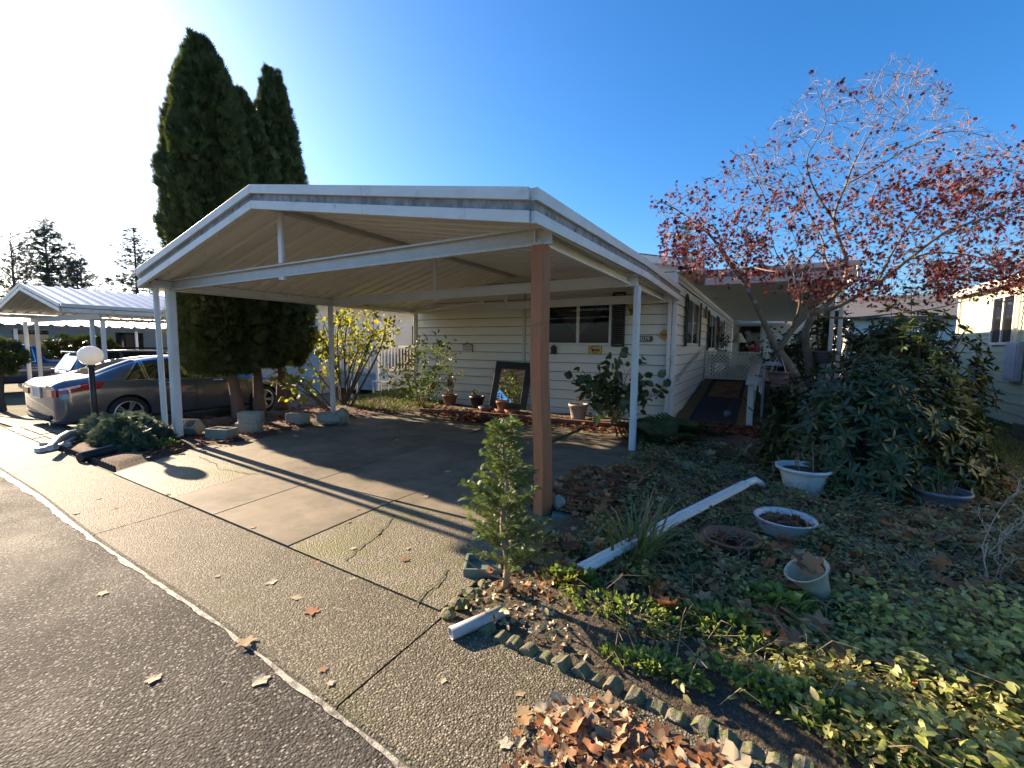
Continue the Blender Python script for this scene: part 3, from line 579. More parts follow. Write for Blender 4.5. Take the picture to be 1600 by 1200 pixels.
def shutter(x0, x1, z0, z1, axis='x', at_=HY0, nrm=-1):
    mb = MB(); lo, hi = sorted((at_+nrm*.022, at_+nrm*.05))
    if axis == 'x':
        for a, b, c, d in ((x0, x0+.035, z0, z1), (x1-.035, x1, z0, z1), (x0+.035, x1-.035, z0, z0+.05), (x0+.035, x1-.035, z1-.05, z1), (x0+.035, x1-.035, (z0+z1)/2-.03, (z0+z1)/2+.03)): mb.box(a, b, lo, hi, c, d)
    else:
        for a, b, c, d in ((x0, x0+.035, z0, z1), (x1-.035, x1, z0, z1), (x0+.035, x1-.035, z0, z0+.05), (x0+.035, x1-.035, z1-.05, z1)): mb.box(lo, hi, a, b, c, d)
    sh = obj('shutter', mb, 'black_paint', house)
    k = int((z1-z0-.1)/.045)
    mb = MB()
    for i in range(k):
        z = z0+.06+i*.045
        if axis == 'x': mb.hexa([(x0+.035, hi-.004, z), (x1-.035, hi-.004, z), (x1-.035, hi-.012, z), (x0+.035, hi-.012, z), (x0+.035, lo+.012, z+.04), (x1-.035, lo+.012, z+.04), (x1-.035, lo+.004, z+.04), (x0+.035, lo+.004, z+.04)])
        else: mb.box(lo, lo+.015, x0+.035, x1-.035, z, z+.035)
    obj('louvres', mb, 'black_paint', sh, kind='stuff')
shutter(WX1+.02, WX1+.29, WZ0-.02, WZ1+.03); shutter(WX0-.29, WX0-.02, WZ0-.02, WZ1+.03)
for (a, b, c, d) in OPN[:3]:
    window(house, 'y', HX1, a, b, c, d, 1, curtain=False)
    shutter(a-.26, a-.02, c-.02, d+.03, 'y', HX1, 1); shutter(b+.02, b+.26, c-.02, d+.03, 'y', HX1, 1)
mb = MB(); mb.box(HX1-.04, HX1+.02, OPN[3][0], OPN[3][1], .7, OPN[3][3]); dr_ = obj('door', mb, 'trim', house)
mb = MB(); mb.box(HX1+.02, HX1+.06, OPN[3][0]+.08, OPN[3][0]+.12, 1.6, 1.75); obj('handle', mb, 'brass', dr_)
# porch: far end wall with window, and roof over the ramp side
mb = MB(); mb.box(HX1+.02, 2.0, 27.6, 27.7, 0, 3.1); ew = obj('porch_end_wall', mb, 'siding', house)
mb = MB(); mb.box(-1.3, -.2, 27.56, 27.58, 1.2, 2.75); wn = obj('window', mb, 'window_glass', ew)
mb = MB()
for a in ((-1.36, -1.26, 1.14, 2.8), (-.24, -.14, 1.14, 2.8), (-1.36, -.14, 2.72, 2.82), (-1.36, -.14, 1.12, 1.2)): mb.box(a[0], a[1], 27.53, 27.59, a[2], a[3])
obj('frame', mb, 'trim', wn)
pr = thing('porch_roof', 'flat white ribbed porch roof on posts over the ramp beside the house', 'roof', (0.1, 18, 2.9))
PX0, PX1, PY0, PY1 = -1.15, 1.35, 10.35, 27.5
npan = 44; pw = (PY1-PY0)/npan
prof = [(0, 0), (.10, 0), (.13, .035), (.16, .035), (.19, 0), (.29, 0), (.32, .035), (.36, .035), (.39, 0)]
for i in range(npan):
    y = PY0+i*pw; mb = MB()
    mb.grid([[(PX0, y+p[0]*pw/.39, 2.99+p[1]) for p in prof], [(PX1, y+p[0]*pw/.39, 2.93+p[1]) for p in prof]]); obj('roof_panel', mb, 'deck_metal', pr, solid=.003)
mb = MB(); mb.box(PX0-.02, PX1+.05, PY0-.05, PY0-.01, 2.88, 3.03); obj('front_fascia', mb, 'fascia', pr, bevel=.006)
mb = MB(); mb.box(PX0-.02, PX1+.03, PY0-.03, PY0+.01, 3.03, 3.10); obj('gap_strip', mb, 'dirty_fascia', pr)
mb = MB(); mb.box(PX0-.02, PX1+.06, PY0-.06, PY0-.02, 3.10, 3.20); obj('front_fascia', mb, 'fascia', pr, bevel=.006)
mb = MB(); mb.box(PX1+.06, PX1+.10, PY0-.05, PY1, 2.84, 3.18); obj('side_fascia', mb, 'fascia', pr, bevel=.006)
mb = MB(); mb.box(PX1-.2, PX1-.08, PY0, PY1, 2.78, 2.92); obj('side_beam', mb, 'white_metal', pr)
for y in (10.9, 14.5, 18, 22):
    for dx in (-.11, .03):
        mb = MB(); mb.box(PX1-.14+dx, PX1-.14+dx+.07, y, y+.07, 0.0, 2.78); obj('post', mb, 'white_metal', pr, bevel=.006)

# ================================================================ the carport
CX0, CX1, CYF, CYB = -8.36, -1.67, 3.27, 9.60
RX = -5.36                                            # ridge line
ZL, ZR, ZRG = 2.60, 2.75, 3.36                         # roof deck heights: left eave, right eave, ridge
cp = thing('carport', 'open white metal carport with low gable roof over the driveway', 'carport', ((CX0+CX1)/2, (CYF+CYB)/2, 0))
npan = 22; pw = (CYB-CYF-.06)/npan
prof = [(0, 0), (.11, 0), (.14, .075), (.175, .075), (.205, 0), (.29, 0)]
prof = [(p[0]*pw/.29, p[1]) for p in prof]
def panel(side):
    mb = MB(); xe, ze = (CX0+.03, ZL) if side < 0 else (CX1-.03, ZR)
    P = []
    for t in (0, .33, .66, 1):
        x = RX+(xe-RX)*t; z = ZRG+(ze-ZRG)*t; P.append([(x, p[0], z-.075+p[1]) for p in prof])
    mb.grid(P); return mesh(mb, 'roof_panel')
for side in (-1, 1):
    me = panel(side); me.materials.append(MATS['deck_metal'])
    for i in range(npan):
        o = share('roof_panel', me, cp, loc=Vector((0, CYF+.03+i*pw, 0))-cp.location)
        so = o.modifiers.new('solid', 'SOLIDIFY'); so.thickness = .002; so.offset = 0
# white roof skin above (seen as thin bright edge), ridge cap
mb = MB()
mb.hexa([(CX0, CYF+.02, ZL+.03), (RX, CYF+.02, ZRG+.03), (RX, CYB, ZRG+.03), (CX0, CYB, ZL+.03), (CX0, CYF+.02, ZL+.06), (RX, CYF+.02, ZRG+.06), (RX, CYB, ZRG+.06), (CX0, CYB, ZL+.06)])
mb.hexa([(RX, CYF+.02, ZRG+.03), (CX1, CYF+.02, ZR+.03), (CX1, CYB, ZR+.03), (RX, CYB, ZRG+.03), (RX, CYF+.02, ZRG+.06), (CX1, CYF+.02, ZR+.06), (CX1, CYB, ZR+.06), (RX, CYB, ZRG+.06)])
obj('roof_skin', mb, 'metal_roof', cp)
# double fascia: rake (front) and eaves: upper trim, dark recess, lower trim
def fas(name, a, b, out_, z0, z1, mat, thick, nsub=1):
    """vertical board following a->b (3-D line on deck level), offset outwards, between heights z0..z1 relative to the line"""
    a = Vector(a); b = Vector(b); o_ = Vector(out_)
    for k in range(nsub):
        p = a.lerp(b, k/nsub); q = a.lerp(b, (k+1)/nsub - (0.0006 if nsub > 1 else 0)); U = Vector((0, 0, 1))
        mb = MB(); mb.hexa([p+U*z0, q+U*z0, q+o_*thick+U*z0, p+o_*thick+U*z0, p+U*z1, q+U*z1, q+o_*thick+U*z1, p+o_*thick+U*z1])
        obj(name, mb, mat, cp, bevel=.004)
LF = (CX0, CYF, ZL); RG = (RX, CYF, ZRG); RF = (CX1, CYF, ZR)
XB = -1.56
for a, b, o_ in ((LF, RG, (0, -1, 0)), (RG, RF, (0, -1, 0))):
    n_ = 2 if a is RG else 3
    fas('upper_fascia', a, b, o_, -.015, .085, 'fascia', .055, n_)
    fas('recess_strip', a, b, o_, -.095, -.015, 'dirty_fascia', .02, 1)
    fas('lower_fascia', a, b, o_, -.19, -.095, 'fascia', .045, n_)
M1 = (-1.63, 6.95, 2.80); B1 = (XB, CYB+.0, 2.70)
F1 = (CX1+.002, CYF-.02, ZR)
for a, b in ((F1, M1), (M1, B1)):
    fas('upper_fascia', a, b, (1, 0, 0), -.015, .085, 'fascia', .055)
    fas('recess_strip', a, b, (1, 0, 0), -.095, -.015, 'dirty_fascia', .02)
    fas('lower_fascia', a, b, (1, 0, 0), -.19, -.095, 'fascia', .045)
fas('upper_fascia', (CX0-.002, CYF-.02, ZL), (CX0, CYB, ZL), (-1, 0, 0), -.015, .085, 'fascia', .055)
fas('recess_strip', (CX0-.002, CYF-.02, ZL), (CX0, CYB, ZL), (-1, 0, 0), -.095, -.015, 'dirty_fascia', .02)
fas('lower_fascia', (CX0-.002, CYF-.02, ZL), (CX0, CYB, ZL), (-1, 0, 0), -.19, -.095, 'fascia', .045)
# beams: C-channels across, eave beams along, ridge beam, king posts
def channel(a, b, h, wd, mat, name, dirn=(0, -1, 0)):
    a = Vector(a); b = Vector(b); n = Vector(dirn); u = Vector((0, 0, 1)); mb = MB()
    def pl(p0, p1, q0, q1): mb.hexa([a+n*p0+u*q0, b+n*p0+u*q0, b+n*p1+u*q0, a+n*p1+u*q0, a+n*p0+u*q1, b+n*p0+u*q1, b+n*p1+u*q1, a+n*p1+u*q1])
    pl(0, .006, 0, h); pl(.006, wd, 0, .006); pl(.006, wd, h-.006, h); pl(wd-.006, wd, .006, .022); pl(wd-.006, wd, h-.022, h-.006)
    return obj(name, mb, mat, cp)
YR = (3.64, 6.68, 9.30)
BZL, BZR = 2.395, 2.475
for i, y in enumerate(YR):
    channel((CX0+.03, y, BZL), (CX1-.0, y+.03, BZR), .165, .055, 'galv' if i == 0 else 'white_metal', 'cross_beam')
    zb = BZL+(BZR-BZL)*(RX-CX0)/(CX1-CX0)
    mb = MB(); x = RX-.02; mb.box(x-.035, x+.035, y-.055, y-.008, zb+.166, ZRG-.07); mb.box(x-.044, x-.035, y-.05, y-.02, zb+.166, ZRG-.07); mb.box(x+.035, x+.044, y-.05, y-.02, zb+.166, ZRG-.07)
    kp = obj('king_post', mb, 'white_metal', cp, bevel=.003)
    if i < 2:
        mb = MB(); mb.box(x-.045, x-.01, y-.05, y-.0, zb-.035, zb-.002); mb.box(x+.0, x+.045, y-.05, y-.0, zb-.04, zb-.002); obj('bracket', mb, 'white_metal', kp, bevel=.004)
mb = MB(); mb.box(RX-.05, RX+.05, CYF+.03, CYB, ZRG-.15, ZRG-.065); obj('ridge_beam', mb, 'galv', cp, bevel=.006)
channel((CX0+.10, CYF+.1, ZL-.165), (CX0+.10, CYB, ZL-.165), .10, .05, 'white_metal', 'eave_beam', (1, 0, 0))
channel((CX1-.16, YR[0], 2.50), (CX1-.16, CYB, 2.50), .13, .05, 'white_metal', 'eave_beam', (1, 0, 0))
# braces at the back bay
for (a, b) in (((CX0+.2, 9.2, 2.42), (RX-.6, 9.2, 2.62)), ):
    mb = MB(); mb.bar(a, b, .03, .05); obj('brace', mb, 'white_metal', cp)
# posts
def post(x, y, z1, s=.075, lean=(0, 0)):
    mb = MB(); t = .008
    h = s/2; lx, ly = lean
    mb.hexa([(x-h, y-h, 0), (x+h, y-h, 0), (x+h, y+h, 0), (x-h, y+h, 0), (x-h+lx, y-h+ly, z1), (x+h+lx, y-h+ly, z1), (x+h+lx, y+h+ly, z1), (x-h+lx, y+h+ly, z1)])
    for sx in (-1, 1):   # raised flutes
        a = x+sx*h*.45; mb.hexa([(a-.008, y-h-t, 0), (a+.008, y-h-t, 0), (a+.008, y-h, 0), (a-.008, y-h, 0), (a-.008+lx, y-h-t+ly, z1), (a+.008+lx, y-h-t+ly, z1), (a+.008+lx, y-h+ly, z1), (a-.008+lx, y-h+ly, z1)])
        mb.hexa([(x+h, y+sx*h*.45-.008, 0), (x+h+t, y+sx*h*.45-.008, 0), (x+h+t, y+sx*h*.45+.008, 0), (x+h, y+sx*h*.45+.008, 0), (x+h+lx, y+sx*h*.45-.008+ly, z1), (x+h+t+lx, y+sx*h*.45-.008+ly, z1), (x+h+t+lx, y+sx*h*.45+.008+ly, z1), (x+h+lx, y+sx*h*.45+.008+ly, z1)])
    return obj('post', mb, 'white_metal', cp, bevel=.005)
post(-1.68, 6.74, 2.475, .085); post(-8.24, 6.62, 2.40, .08); post(-8.13, 9.22, 2.41, .085)
post(-8.31, 3.47, 2.47, .06, (-.01, -.02)); post(-8.22, 3.60, 2.395, .11)
wp = obj('wood_post', MB(), 'cedar', cp)
mb = MB(); n_ = 14; cx, cy = -1.745, 3.72
P = []
for i in range(n_+1):
    t = i/n_; z = 0.0+2.475*t; tw = radians(-24+20*t); ox = -.04*t+.012*sin(2.6*t*pi); s = .062
    P.append([(cx+ox+s*1.0*(a*cos(tw)-b*sin(tw)), cy-.06*t+s*(a*sin(tw)+b*cos(tw)), z) for a, b in ((-1, -1), (1, -1), (1, 1), (-1, 1), (-1, -1))])
mb.grid(P); mb.add([P[-1][i] for i in range(4)], [(0, 1, 2, 3)])
me = mesh(mb, 'wood_post'); me.transform(Matrix.Translation(-cp.location)); me.materials.append(MATS['cedar']); wp.data = me
wp['label'] = 'reddish brown incised wooden post at the front corner'
bvm = wp.modifiers.new('bevel', 'BEVEL'); bvm.width = .005; bvm.limit_method = 'ANGLE'

# cracks in the slabs
for P in ([(310, 716), (330, 724), (345, 736), (372, 740), (400, 744), (425, 745)], [(540, 880), (560, 862), (585, 845), (600, 828), (622, 805)], [(650, 955), (665, 930), (690, 915), (700, 890)], [(700, 765), (730, 748), (780, 735)], [(560, 700), (600, 694), (640, 682)]):
    mb = MB(); Q = []
    for (a, b) in zip(P[:-1], P[1:]):
        for t in np.linspace(0, 1, 5, endpoint=False): Q.append(gz(a[0]+(b[0]-a[0])*t+random.uniform(-2, 2), a[1]+(b[1]-a[1])*t+random.uniform(-1.5, 1.5), .0)[:2])
    Q = np.array(Q); d = unit(np.gradient(Q, axis=0)); nn_ = np.stack([-d[:, 1], d[:, 0]], 1); wd = rng.uniform(.003, .008, len(Q))[:, None]
    mb.grid([[(x, y, .0285) for x, y in Q-nn_*wd], [(x, y, .0285) for x, y in Q+nn_*wd]]); obj('crack', mb, 'joint', drive)
# ================================================================ things fixed to the house
WF = HY0-.004     # just in front of the front boards
def rounded(cx, cz, w_, h_, r_, n=5):
    P = []
    for k, (sx, sz) in enumerate(((1, 1), (-1, 1), (-1, -1), (1, -1))):
        for i in range(n+1):
            a = pi/2*(k+i/n); P.append((cx+sx*(w_/2-r_)+r_*cos(a), cz+sz*(h_/2-r_)+r_*sin(a)))
    return P
def plate_sign(name, label, poly, y, mat, border=None, bmat=None):
    t = thing(name, label, 'sign', (np.mean([p[0] for p in poly]), y, min(p[1] for p in poly)))
    mb = MB(); mb.prism([(p[0], y, p[1]) for p in poly], (0, .012, 0)); obj('board', mb, mat, t, bevel=.002)
    if border:
        cx = np.mean([p[0] for p in poly]); cz = np.mean([p[1] for p in poly]); n = len(poly); mb = MB()
        for i in range(n):
            a = poly[i]; b = poly[(i+1) % n]; s = border
            q = lambda p: (cx+(p[0]-cx)*s, cz+(p[1]-cz)*s); q2 = lambda p: (cx+(p[0]-cx)*(s-.06), cz+(p[1]-cz)*(s-.06))
            mb.add([(*[q(a)[0]], y-.002, q(a)[1]), (q(b)[0], y-.002, q(b)[1]), (q2(b)[0], y-.002, q2(b)[1]), (q2(a)[0], y-.002, q2(a)[1])], [(0, 1, 2, 3)])
        obj('border', mb, bmat, t)
    return t
def dog(t, cx, cz, s, y, mat, flip=1):
    out = [(-.95,.30),(-.80,.36),(-.74,.46),(-.66,.44),(-.60,.30),(-.55,.12),(-.40,.08),(.55,.08),(.80,.06),(.98,.16),(1.0,.12),(.86,-.04),(.84,-.2),(.86,-.42),(.72,-.42),(.70,-.22),(.62,-.2),(.60,-.4),(.48,-.4),(.46,-.2),(-.30,-.22),(-.34,-.42),(-.48,-.42),(-.50,-.2),(-.58,-.4),(-.70,-.4),(-.66,-.1),(-.72,.14),(-.95,.20)]
    mb = MB(); mb.prism([(cx+flip*p[0]*s, y, cz+p[1]*s) for p in out], (0, .002, 0)); obj('dog_figure', mb, mat, t)
c = yp(930.5, 546, HY0); t = plate_sign('dog_sign', 'rounded yellow sign with a long black dog and lettering below the front window', rounded(c[0], c[2], .31, .225, .045), WF-.016, 'sign_yellow', .97, 'sign_brown')
dog(t, c[0], c[2]-.005, .115, WF-.019, 'black_paint'); text('lettering', 'WEINER', .052, 'black_paint', t, (c[0], WF-.018, c[2]+.072)); text('lettering', 'DOG', .05, 'black_paint', t, (c[0], WF-.018, c[2]-.075))
c = yp(1038, 523, HY0); d_ = .125
t = plate_sign('diamond_sign', 'small amber diamond sign with a black dog near the house corner', [(c[0], c[2]+d_), (c[0]-d_, c[2]), (c[0], c[2]-d_), (c[0]+d_, c[2])], WF-.016, 'sign_amber', .95, 'sign_yellow')
dog(t, c[0], c[2]+.005, .065, WF-.019, 'black_paint')
c = yp(1006.5, 529.5, HY0)
t = thing('house_number_plate', 'brown house number plate reading 2039 behind the white post', 'number plate', (c[0], WF, c[2]-.08))
pl_ = rounded(c[0], c[2], .40, .145, .05); mb = MB(); mb.prism([(p[0], WF-.018, p[1]) for p in pl_], (0, .014, 0)); obj('plate', mb, 'sign_cream', t)
pl_ = rounded(c[0], c[2], .37, .118, .04); mb = MB(); mb.prism([(p[0], WF-.022, p[1]) for p in pl_], (0, .006, 0)); obj('inner_plate', mb, 'sign_brown', t)
text('lettering', '2039', .125, 'pale_number', t, (c[0], WF-.024, c[2]))
c = yp(731, 543, HY0)
t = thing('wall_plaque', 'small cream plaque with scrolled top hanging left of the flood light', 'plaque', (c[0], WF, c[2]-.1))
mb = MB(); mb.box(c[0]-.15, c[0]+.15, WF-.02, WF, c[2]-.11, c[2]+.075); obj('board', mb, 'sign_cream', t, bevel=.004)
mb = MB(); mb.tube([(c[0]-.16+.32*i/20, WF-.015, c[2]+.08+.05*max(0, sin(pi*(i-6)/8)) if 6 <= i <= 14 else c[2]+.08) for i in range(21)], .008, 6); mb.tube([(c[0]+.155, WF-.012, c[2]+.08), (c[0]+.155, WF-.012, c[2]-.11)], .008, 6); obj('scroll_rail', mb, 'black_paint', t)
mb = MB()
for r_, n_ in ((.03, 6), (-.045, 5)):
    for i in range(n_): x = c[0]-.11+.22*i/(n_-1); hh = random.uniform(.02, .04); mb.box(x-.011, x+.011, WF-.023, WF-.02, c[2]+r_-hh/2, c[2]+r_+hh/2)
obj('worn_marks', mb, 'sign_brown', t)
c = yp(867, 546, HY0)
t = thing('birdhouse', 'tiny black birdhouse hanging under the front window', 'birdhouse', (c[0], WF, c[2]-.11))
mb = MB(); mb.box(c[0]-.055, c[0]+.055, WF-.10, WF-.01, c[2]-.09, c[2]+.02); obj('body', mb, 'black_paint', t)
mb = MB(); mb.prism([(c[0]-.075, WF-.12, c[2]+.02), (c[0]+.075, WF-.12, c[2]+.02), (c[0], WF-.12, c[2]+.10)], (0, .115, 0)); obj('roof', mb, 'black_paint', t)
mb = MB(); mb.box(c[0]-.075, c[0]+.075, WF-.12, WF-.005, c[2]-.105, c[2]-.09); obj('base', mb, 'black_paint', t)
mb = MB(); mb.tube([(c[0], WF-.04, c[2]+.09), (c[0], WF-.02, c[2]+.16)], .005, 6); obj('hook', mb, 'black_paint', t)
# coach lamp
c = yp(988, 478, HY0); z = c[2]
t = thing('wall_lantern', 'old brass coach lantern on the front wall beside the dark shutter', 'wall lamp', (c[0], WF, z-.2))
Y = WF-.10
mb = MB(); mb.lathe([(.0, .20), (.014, .19), (.01, .16), (.05, .13), (.095, .07), (.088, .06), (.05, .065)], (c[0], Y, z), 6); obj('cap', mb, 'brass', t)
mb = MB(); mb.lathe([(.078, .06), (.05, -.07)], (c[0], Y, z), 6); obj('lamp_glass', mb, 'lamp_glass', t)
mb = MB(); mb.lathe([(.055, -.07), (.06, -.085), (.03, -.11), (.012, -.15), (.02, -.17), (.0, -.21)], (c[0], Y, z), 8); mb.tube([(c[0], Y, z-.10), (c[0], Y+.03, z-.15), (c[0], WF, z-.10)], .008, 6); mb.box(c[0]-.03, c[0]+.03, WF-.012, WF, z-.2, z-.02)
for k in range(6): a = 2*pi*k/6; mb.tube([(c[0]+.08*cos(a), Y+.08*sin(a), z+.06), (c[0]+.052*cos(a), Y+.052*sin(a), z-.07)], .004, 4)
obj('bracket', mb, 'brass', t)
# flood lights
c = yp(811, 475, HY0)
t = thing('flood_light', 'white twin flood light fixed by the vertical wall trim', 'flood light', (c[0]+.07, WF, c[2]-.05))
mb = MB(); mb.lathe([(.05, 0), (.05, .03), (.03, .04)], (c[0]+.06, WF, c[2]), 14, Matrix.Rotation(pi/2, 3, 'X')); obj('base', mb, 'trim', t)
for dx, rz in ((-.12, .9), (.02, .2)):
    rot = Matrix.Rotation(-rz, 3, 'Z') @ Matrix.Rotation(pi/2+.35, 3, 'X')
    mb = MB(); mb.lathe([(.018, 0), (.025, .05), (.055, .11), (.06, .14), (.0, .135)], (c[0]+.06+dx*.3, WF-.04, c[2]+.01), 14, rot); obj('lamp_head', mb, 'trim', t, smooth=True)
c = yp(1047, 561, HY0)
mb = MB(); mb.box(c[0]-.055, c[0]+.055, WF-.07, WF, c[2]-.085, c[2]+.085); mb.box(c[0]-.035, c[0]+.035, WF-.08, WF-.07, c[2]-.05, c[2]+.05); one('outlet_box', mb, 'galv', 'grey outdoor outlet box low on the wall at the house corner', 'outlet box', bevel=.005)
c = yp(835, 545, HY0)
mb = MB(); mb.box(c[0]-.13, c[0]+.12, WF-.02, WF, c[2]-.16, c[2]+.22); mb.box(c[0]-.10, c[0]+.09, WF-.028, WF-.02, c[2]-.13, c[2]+.19); one('access_panel', mb, 'siding', 'cream wall access panel behind the wooden post', 'access panel', bevel=.003)
mb = MB(); c = xp(1103, 488, HX1+.03); mb.lathe([(.0, 0), (.17, 0), (.19, .015), (.17, .03), (.16, .025), (.0, .025)], c, 20, Matrix.Rotation(pi/2, 3, 'Y')); one('wall_clock', mb, 'sign_brown', 'round dark wall clock between the side windows', 'clock')

# ================================================================ ramp, rails, lattice, porch things
RY1, RZ1 = 14.85, 0.62
ramp = thing('entry_ramp', 'wooden entry ramp with dark carpet climbing along the side of the house', 'ramp', (-.9, 9.8, 0))
mb = MB(); mb.hexa([(HX1+.03, 9.8, 0), (-.25, 9.8, 0), (-.25, RY1, 0), (HX1+.03, RY1, 0), (HX1+.03, 9.8, .05), (-.25, 9.8, .05), (-.25, RY1, RZ1), (HX1+.03, RY1, RZ1)]); obj('deck', mb, 'ramp_wood', ramp)
def rampz(y): return .05+(RZ1-.05)*(y-9.8)/(RY1-9.8)
def strip(x0, x1, y0, y1, dz): mb = MB(); mb.hexa([(x0, y0, rampz(y0)+.001), (x1, y0, rampz(y0)+.001), (x1, y1, rampz(y1)+.001), (x0, y1, rampz(y1)+.001), (x0, y0, rampz(y0)+dz), (x1, y0, rampz(y0)+dz), (x1, y1, rampz(y1)+dz), (x0, y1, rampz(y1)+dz)]); return mb
obj('carpet', strip(HX1+.28, -.42, 9.85, RY1-.05, .012), 'carpet', ramp)
one('door_mat', strip(-1.15, -.5, 12.2, 14.2, .022).__class__() if False else strip(-1.2, -.5, 12.3, 14.4, .024), 'mat_tan', 'brown patterned mat lying on the dark carpet of the ramp', 'mat')
mb = MB(); mb.box(HX1+.03, -.22, 9.72, 9.8, 0, .06); obj('sill', mb, 'trim', ramp, bevel=.004)
rail = thing('ramp_railing', 'white wooden railing with a flat sloping cap along the ramp', 'railing', (-.18, 10.0, 0))
mb = MB(); mb.box(-.25, -.14, 9.95, 10.06, 0, .86); obj('post', mb, 'trim', rail, bevel=.006)
mb = MB(); mb.box(-.24, -.15, 12.4, 12.5, 0, 1.1); obj('post', mb, 'trim', rail, bevel=.006)
mb = MB(); mb.box(-.24, -.15, 14.7, 14.8, 0, 1.36); obj('post', mb, 'trim', rail, bevel=.006)
mb = MB(); mb.bar((-.18, 9.88, .88), (-.18, 14.85, 1.38), .22, .045); obj('rail_cap', mb, 'trim', rail, bevel=.006)
mb = MB(); mb.bar((-.195, 10.06, .45), (-.195, 14.7, .98), .035, .09); obj('mid_rail', mb, 'trim', rail)
gr = thing('grab_rail', 'thin grey metal grab rail fixed along the side wall above the ramp', 'handrail', (HX1+.08, 10.2, .9))
a = xp(1060, 592, HX1+.07); b = xp(1102, 541, HX1+.07)
mb = MB(); mb.tube([a-(0, .05, 0.03), a, b, b+np.array((0, .2, 0))], .02, 8); obj('tube', mb, 'galv', gr)
mb = MB(); mb.tube([a+np.array((-.0, .1, -.0)), a+np.array((-.07, .1, -.08))], .012, 6); mb.tube([b, b+np.array((-.07, 0, -.08))], .012, 6); mb.tube([b, (b[0], b[1], rampz(min(b[1], RY1)))], .016, 6); obj('bracket', mb, 'galv', gr)
LX0, LX1, LZ0, LZ1, LY = HX1+.05, -.02, .66, 1.42, 14.95
lat = thing('lattice_panel', 'cream diagonal lattice panel at the top of the ramp', 'lattice', ((LX0+LX1)/2, LY, LZ0))
def clipped(x, s):     # diagonal from (x,LZ0) slope s clipped to the panel
    P = []
    for z in np.linspace(LZ0, LZ1, 60):
        xx = x+s*(z-LZ0)
        if LX0 <= xx <= LX1: P.append((xx, z))
    return (P[0], P[-1]) if len(P) > 2 else None
for s in (1, -1):
    for k in range(-8, 22):
        q = clipped(LX0+k*.112, s)
        if q: mb = MB(); y = LY-.006*s; mb.bar((q[0][0], y, q[0][1]), (q[1][0], y, q[1][1]), .008, .042, (0, 1, 0)) if False else mb.bar((q[0][0], y, q[0][1]), (q[1][0], y, q[1][1]), .042, .009, (0, 1, 0)); obj('slat', mb, 'siding', lat)
for a in ((LX0, LX1, LZ0-.04, LZ0), (LX0, LX1, LZ1, LZ1+.04), (LX0-.04, LX0, LZ0-.04, LZ1+.04), (LX1, LX1+.04, LZ0-.04, LZ1+.04)):
    mb = MB(); mb.box(a[0], a[1], LY-.02, LY+.02, a[2], a[3]); obj('frame_strip', mb, 'siding', lat)
mb = MB(); mb.box(HX1+.03, 1.2, LY+.1, 27.5, .5, .62); one('porch_deck', mb, 'ramp_wood', 'raised porch floor behind the lattice panel', 'deck')
t = thing('porch_shelf', 'black low shelf against the porch wall behind the lattice', 'shelf', (-1.3, 16.4, .62))
mb = MB(); mb.box(-1.52, -1.02, 15.9, 16.9, 1.30, 1.34); obj('top', mb, 'black_paint', t); mb = MB(); mb.box(-1.52, -1.02, 15.9, 16.9, 1.08, 1.3); obj('drawer', mb, 'black_paint', t)
for q in ((-1.5, 15.92), (-1.06, 15.92), (-1.5, 16.84), (-1.06, 16.84)): mb = MB(); mb.box(q[0], q[0]+.04, q[1], q[1]+.04, .62, 1.08); obj('leg', mb, 'black_paint', t)
t = thing('porch_lamp', 'standing lamp with a cream cone shade on the porch', 'lamp', (-.78, 17.2, .62))
mb = MB(); mb.lathe([(.14, 0), (.13, .03), (.02, .05), (.015, 1.25)], (-.78, 17.2, .62), 12); obj('stand', mb, 'brass', t)
mb = MB(); mb.lathe([(.06, .32), (.24, 0.0)], (-.78, 17.2, 1.75), 18); obj('shade', mb, 'sign_cream', t, solid=.004)
def potted(name, label, c, prof, pmat, lmat, n, size, spread, h, tm=T_OVAL, cat='potted plant', indiv=40, soil='soil', flute=0, sy=1):
    t = thing(name, label, cat, c); mb = MB(); mb.lathe(prof, c, 24, flute=flute, sy=sy); obj('pot', mb, pmat, t, smooth=True)
    rr = max(p[0] for p in prof)*.86; zt = prof[-1][1]
    if soil: mb = MB(); mb.lathe([(rr, max(p[1] for p in prof)-.05), (rr*.5, max(p[1] for p in prof)-.035), (0.001, max(p[1] for p in prof)-.03)], c, 14, sy=sy); obj('soil', mb, soil, t)
    top = max(p[1] for p in prof)
    if n:
        mbs = MB(); P = []; D = []
        ns = max(3, n//7)
        for i in range(ns):
            a = random.uniform(0, 2*pi); e = random.uniform(.1, 1)*spread; tip = np.array([e*cos(a), e*sin(a), h*random.uniform(.5, 1)])
            base = np.array([rr*.4*cos(a), rr*.4*sin(a), 0.0]); mid = base*.5+tip*.5+np.array([0, 0, .12*h])
            o3 = np.array(c)+np.array([0, 0, top-.04]); mbs.tube([o3+base, o3+mid, o3+tip], [.005, .004, .002], 5)
            for k in range(n//ns):
                u = random.uniform(.35, 1); p = base*(1-u)**2+2*u*(1-u)*mid+u*u*tip; P.append(o3+p); D.append((tip-base)*.4+np.array(rand_unit(1)[0])*h*.5)
        obj('stem', mbs, 'twig', t)
        P = np.array(P); D = np.array(D); nr = unit(rand_unit(len(P))+np.array([0, 0, 1.3]))
        leaves('foliage', t, lmat, P, D, nr, rng.uniform(.6, 1.1, len(P))*size, tm, indiv=min(indiv, len(P)-5), kind='stuff')
    return t
POT = lambda r, h, rim=.02: [(r*.68, 0), (r*.95, h-.05), (r*.97, h-.05), (r+rim*.4, h-.05), (r+rim*.4, h), (r*.9, h), (r*.86, h-.06)]
